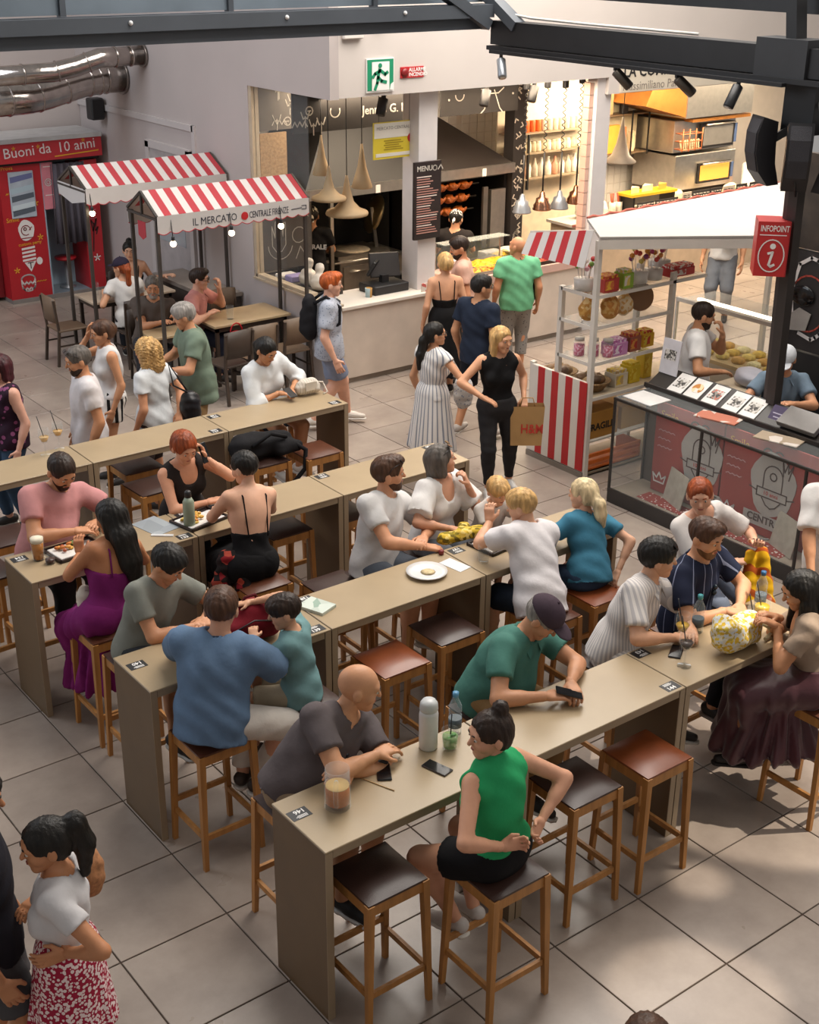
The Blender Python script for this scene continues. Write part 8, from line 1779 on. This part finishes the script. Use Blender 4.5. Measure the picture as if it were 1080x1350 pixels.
food_tray(-2.80, 4.09, .1, 'tray of fried food and salad before the man in pink', ['b86a28', 'c88a3a', 'd0a048', '5a7a34', 'a04a24']); food_tray(-1.84, 4.03, .2, 'tray with a plate of pasta before the woman on the phone', ['d0a040', 'c8963a', 'd8b85a', 'c07a34']); food_tray(-.33, 2.42, .1, 'tray with crumpled napkins and a burger before the boy in white', ['c9c4be', 'd8d4ce', 'c08a48', '7a8a4a'])
lath('beer_glass', 'tall glass of lager with foam on the third row', 'glass', -3.06, 4.10, TH, [('glass', [(.030, 0), (.033, .004), (.040, .15), (.038, .15), (.030, .01), (.001, .01)], GL), ('beer', [(.029, .011), (.036, .115), (.001, .116)], mat('b5701c', rough=.15, var=.1, spec=.6)), ('foam', [(.036, .116), (.038, .142), (.001, .145)], M_FOAM)])
lath('sauce_cup', 'small glass of dark sauce next to the lager', 'glass', -3.02, 4.00, TH, [('glass', [(.026, 0), (.030, .05), (.028, .05), (.001, .01)], GL), ('sauce', [(.025, .008), (.027, .03), (.001, .031)], mat('3a1d14', rough=.3))])
lath('drinking_bottle', 'sage green metal bottle with a dark lid on the third row', 'bottle', -1.955, 3.97, TH, [('body', [(.034, 0), (.036, .005), (.036, .17), (.020, .20)], mat('8d9a86', rough=.4)), ('lid', [(.019, .20), (.021, .205), (.021, .235), (.012, .245), (.001, .246)], M_BLACK)])
lath('water_glass', 'empty clear glass before the boy in white', 'glass', -.60, 2.25, TH, [('glass', [(.028, 0), (.030, .004), (.035, .11), (.033, .11), (.027, .012), (.001, .012)], GL)])
V, Q = surface([cap((-.62, 2.66, TH+.03), (-.34, 2.60, TH+.035), .055, .06, k=.03, flat=(0, 0, 1), s=1.3), cap((-.50, 2.62, TH+.04), (-.38, 2.74, TH+.02), .05, .05, k=.03), cut((0, 0, TH+.002), (0, 0, -1))], .012, folds(.012, 60, 6)); tag(sm_obj('printed_scarf', (V, Q), patches(['b89a2a', 'cfae48', '6a5a1a', 'd8c070', '8a7a28'], 40, .9), None, (0, 0, 0)), 'yellow printed scarf bundled before the grey haired woman', 'scarf')
tag(MB().lathe([(.018, 0), (.02, .03), (.012, .035)], (-.76, 2.52, TH), 10).build('small_bottle', mat('7a2a2a', rough=.3)), 'tiny dark red bottle beside the pale t-shirt man', 'bottle')
bp = thing('backpack', 'dark red backpack standing on the second row table', 'backpack', (-2.50, 2.24, TH)); V, Q = surface([cap((-2.62, 2.26, TH+.12), (-2.36, 2.26, TH+.11), .11, .11, k=.05), ell((-2.46, 2.27, TH+.18), np.eye(3), A_([.13, .10, .09]), k=.05), cut((0, 0, TH+.003), (0, 0, -1))], .013, folds(.010, 30, 9)); sm_obj('bag_body', (V, Q), cloth('6e1420'), bp, (-2.50, 2.24, TH))
part('handle', MB().tube([(-2.52, 2.27, TH+.25), (-2.49, 2.27, TH+.30), (-2.42, 2.27, TH+.30), (-2.39, 2.27, TH+.25)], .010, 6), cloth('4a0d16'), bp); part('zip', MB().tube([(-2.66, 2.16, TH+.15), (-2.50, 2.145, TH+.20), (-2.34, 2.15, TH+.15)], .005, 5), M_BLACK, bp)
# farthest row: white handbag, black backpack on a stool
hb = thing('handbag', 'small cream handbag standing on the farthest row', 'bag', (.38, 5.97, TH)); V, Q = surface([cap((.31, 5.97, TH+.07), (.45, 5.95, TH+.07), .06, .06, k=.03, flat=(0, 1, 0), s=1.1), cap((.34, 5.97, TH+.11), (.42, 5.96, TH+.11), .05, .05, k=.03), cut((0, 0, TH+.002), (0, 0, -1))], .012, folds(.005, 60, 2)); sm_obj('bag_body', (V, Q), stripes('d0c8bc', 'b0a698', 'X', 40, .8), hb, (.38, 5.97, TH)); part('flap', MB().box(.32, 5.895, TH+.06, .44, 5.905, TH+.14), mat('cfc6b8'), hb)
part('strap', MB().tube([(.44, 5.95, TH+.12), (.52, 5.92, TH+.11), (.56, 5.90, TH+.01), (.50, 5.88, TH+.006)], .008, 6), mat('cfc6b8'), hb)
b4 = thing('backpack', 'black backpack lying on a stool at the farthest row', 'backpack', (-.46, 5.42, SH)); V, Q = surface([cap((-.66, 5.42, SH+.12), (-.26, 5.40, SH+.11), .12, .10, k=.05), cap((-.35, 5.30, SH+.08), (-.16, 5.32, SH+.07), .06, .05, k=.04), cut((0, 0, SH+.008), (0, 0, -1))], .014, folds(.014, 26, 12)); sm_obj('bag_body', (V, Q), cloth('1b1a1c'), b4, (-.46, 5.42, SH))
part('strap', MB().tube([(-.22, 5.30, SH+.12), (-.12, 5.24, SH+.04), (-.16, 5.20, SH-.12), (-.30, 5.21, SH-.25), (-.32, 5.22, SH-.40)], .022, 6), cloth('161517'), b4); part('strap', MB().tube([(-.62, 5.30, SH+.16), (-.45, 5.28, SH+.25), (-.28, 5.30, SH+.18)], .018, 6), cloth('161517'), b4)
# bags carried
kb = thing('shopping_bag', 'brown paper shopping bag with red lettering held by the blonde woman', 'bag', (2.16, 4.86, .50))
F3 = frame((2.16, 4.86, .50), (.80, -.60, 0), (0, 0, 1))
q = MB().add([(-.15, 0, -.05), (.15, 0, -.05), (.15, 0, .05), (-.15, 0, .05), (-.165, .40, -.06), (.165, .40, -.06), (.165, .40, .06), (-.165, .40, .06)], [(0, 1, 2, 3), (0, 4, 5, 1), (1, 5, 6, 2), (2, 6, 7, 3), (3, 7, 4, 0)]).xf(F3); part('paper', q, mat('b08a58', rough=.8, var=.08, bump=.2, bscale=14), kb)
wtext('lettering', 'H&M', .13, F3 @ Matrix.Translation((-.06, .17, .058)), mat('c0392b', var=0), kb, xs=.8, bold=.002)
part('handle', MB().tube([F3 @ Vector(v) for v in ((-.07, .40, .05), (-.05, .48, .03), (.05, .48, .03), (.07, .40, .05))], .006, 6), mat('a07a48'), kb)
def backpack_on(x, y, z, yaw, label, col='1d1c1f'):
    f_ = A_([math.cos(math.radians(yaw)), math.sin(math.radians(yaw)), 0]); r_ = A_([f_[1], -f_[0], 0]); c_ = A_([x, y, z])-f_*.20
    t = thing('backpack', label, 'backpack', tuple(c_-A_([0, 0, .22])))
    V, Q = surface([cap(c_-A_([0, 0, .14]), c_+A_([0, 0, .12]), .13, .12, k=.04, flat=f_, s=1.5), cap(c_-f_*.06-A_([0, 0, .12]), c_-f_*.06+A_([0, 0, .0]), .09, .08, k=.03, flat=f_, s=1.6)], .014, folds(.006, 30, 3)); sm_obj('bag_body', (V, Q), cloth(col), t, tuple(c_-A_([0, 0, .22])))
    for sg in (-1, 1): part('strap', MB().tube([c_+r_*sg*.09+f_*.05+A_([0, 0, .16]), c_+r_*sg*.11+f_*.17+A_([0, 0, .235]), c_+r_*sg*.12+f_*.32+A_([0, 0, .12]), c_+r_*sg*.14+f_*.31-A_([0, 0, .05]), c_+r_*sg*.14+f_*.12-A_([0, 0, .16])], .018, 6), cloth(col), t)
backpack_on(1.62, 7.44, 1.28, -32, 'black backpack worn by the ginger haired man')
def shoulder_bag(c_, sh, s, col, label, fl=(1, 0, 0), m_=None):
    t = thing('shoulder_bag', label, 'bag', c_); c_ = A_(c_); V, Q = surface([ell(c_, np.eye(3), A_([.10, .10, .15])*s, k=.02), cap(c_-A_([0, 0, .08*s]), c_-A_([0, 0, .10*s]), .09*s, .09*s, k=.03)], .014, folds(.008, 40, 5)); sm_obj('bag_body', (V, Q), m_ or mat(col, rough=.4, var=.1), t, tuple(c_))
    part('strap', MB().tube([c_+A_([0, .03, .12*s]), (c_+A_(sh))/2+A_([.02, 0, .02]), A_(sh), (c_+A_(sh))/2-A_([.06, 0, 0]), c_+A_([0, -.03, .12*s])], .009, 6), mat(col, rough=.5), t)
shoulder_bag((-.56, 6.52, .98), (-.72, 6.60, 1.40), 1.0, '17161a', 'black leather bag on the shoulder of the curly blonde woman')
shoulder_bag((4.90, 7.84, 1.02), (4.66, 7.80, 1.42), .9, '26211f', 'dark shoulder bag of the man in green'); shoulder_bag((1.98, 5.60, .88), (1.86, 5.62, 1.20), 1.0, 'c9c4be', 'white floral cloth bag on the arm of the woman in stripes', m_=spots('d0ccc8', '8a93a8', 40, .3))
shoulder_bag((-4.27, .66, 1.22), (-4.38, .64, 1.36), .75, '8a5a38', 'woven tan bag behind the woman in the floral skirt', m_=mat('a5714a', rough=.8, var=.3, scale=50)); shoulder_bag((8.42, 7.72, 1.30), (8.5, 7.8, 1.50), 1.1, '141316', 'glossy black bag of the far walker')
shoulder_bag((-3.00, 3.50, 1.0), (-2.94, 3.44, 1.05), .55, 'cfc6ba', 'small white purse on the lap of the woman in purple')
# scarf on the lap of the woman in black, yellow scarf of the smiling woman
V, Q = surface([cap((-1.92, 3.52, .98), (-2.0, 3.50, .62), .05, .09, k=.03), cap((-1.88, 3.48, .98), (-1.86, 3.40, .78), .045, .06, k=.03)], .013, folds(.014, 40, 8)); tag(sm_obj('patterned_scarf', (V, Q), patches(['1d1616', '8a1f26', '2a1d1c', 'b04a3a', '1d1616'], 22, .9), None, (0, 0, 0)), 'red and black patterned scarf hanging beside the woman in black', 'scarf')
V, Q = surface([cap((.90, 1.06, 1.16), (.92, 1.02, .72), .045, .10, k=.03), cap((.82, 1.10, 1.16), (.80, 1.06, .80), .035, .06, k=.03)], .013, folds(.008, 40, 11)); tag(sm_obj('yellow_scarf', (V, Q), stripes('d0a018', 'a8501e', (.6, .6, .5), 9, .7), None, (0, 0, 0)), 'yellow and orange scarf hanging from the hands of the smiling woman', 'scarf')
for k, (x, y, lb) in enumerate(((.80, 11.5, 'clear glass on the small table beside the photo booth'), (1.62, 9.55, 'clear glass on the long table under the front awning'))): lath('water_glass', lb, 'glass', x, y, .76, [('glass', [(.03, 0), (.032, .004), (.038, .14), (.036, .14), (.03, .012), (.001, .012)], GL)])
for k, (x, y, lb) in enumerate(((-.46, 7.30, 'glass held by the grey haired man in green'), (-.38, 7.50, 'second glass held by the grey haired man in green'))): lath('held_glass', lb, 'glass', x, y, 1.06, [('glass', [(.028, 0), (.03, .004), (.034, .12), (.032, .12), (.028, .012), (.001, .012)], GL)])
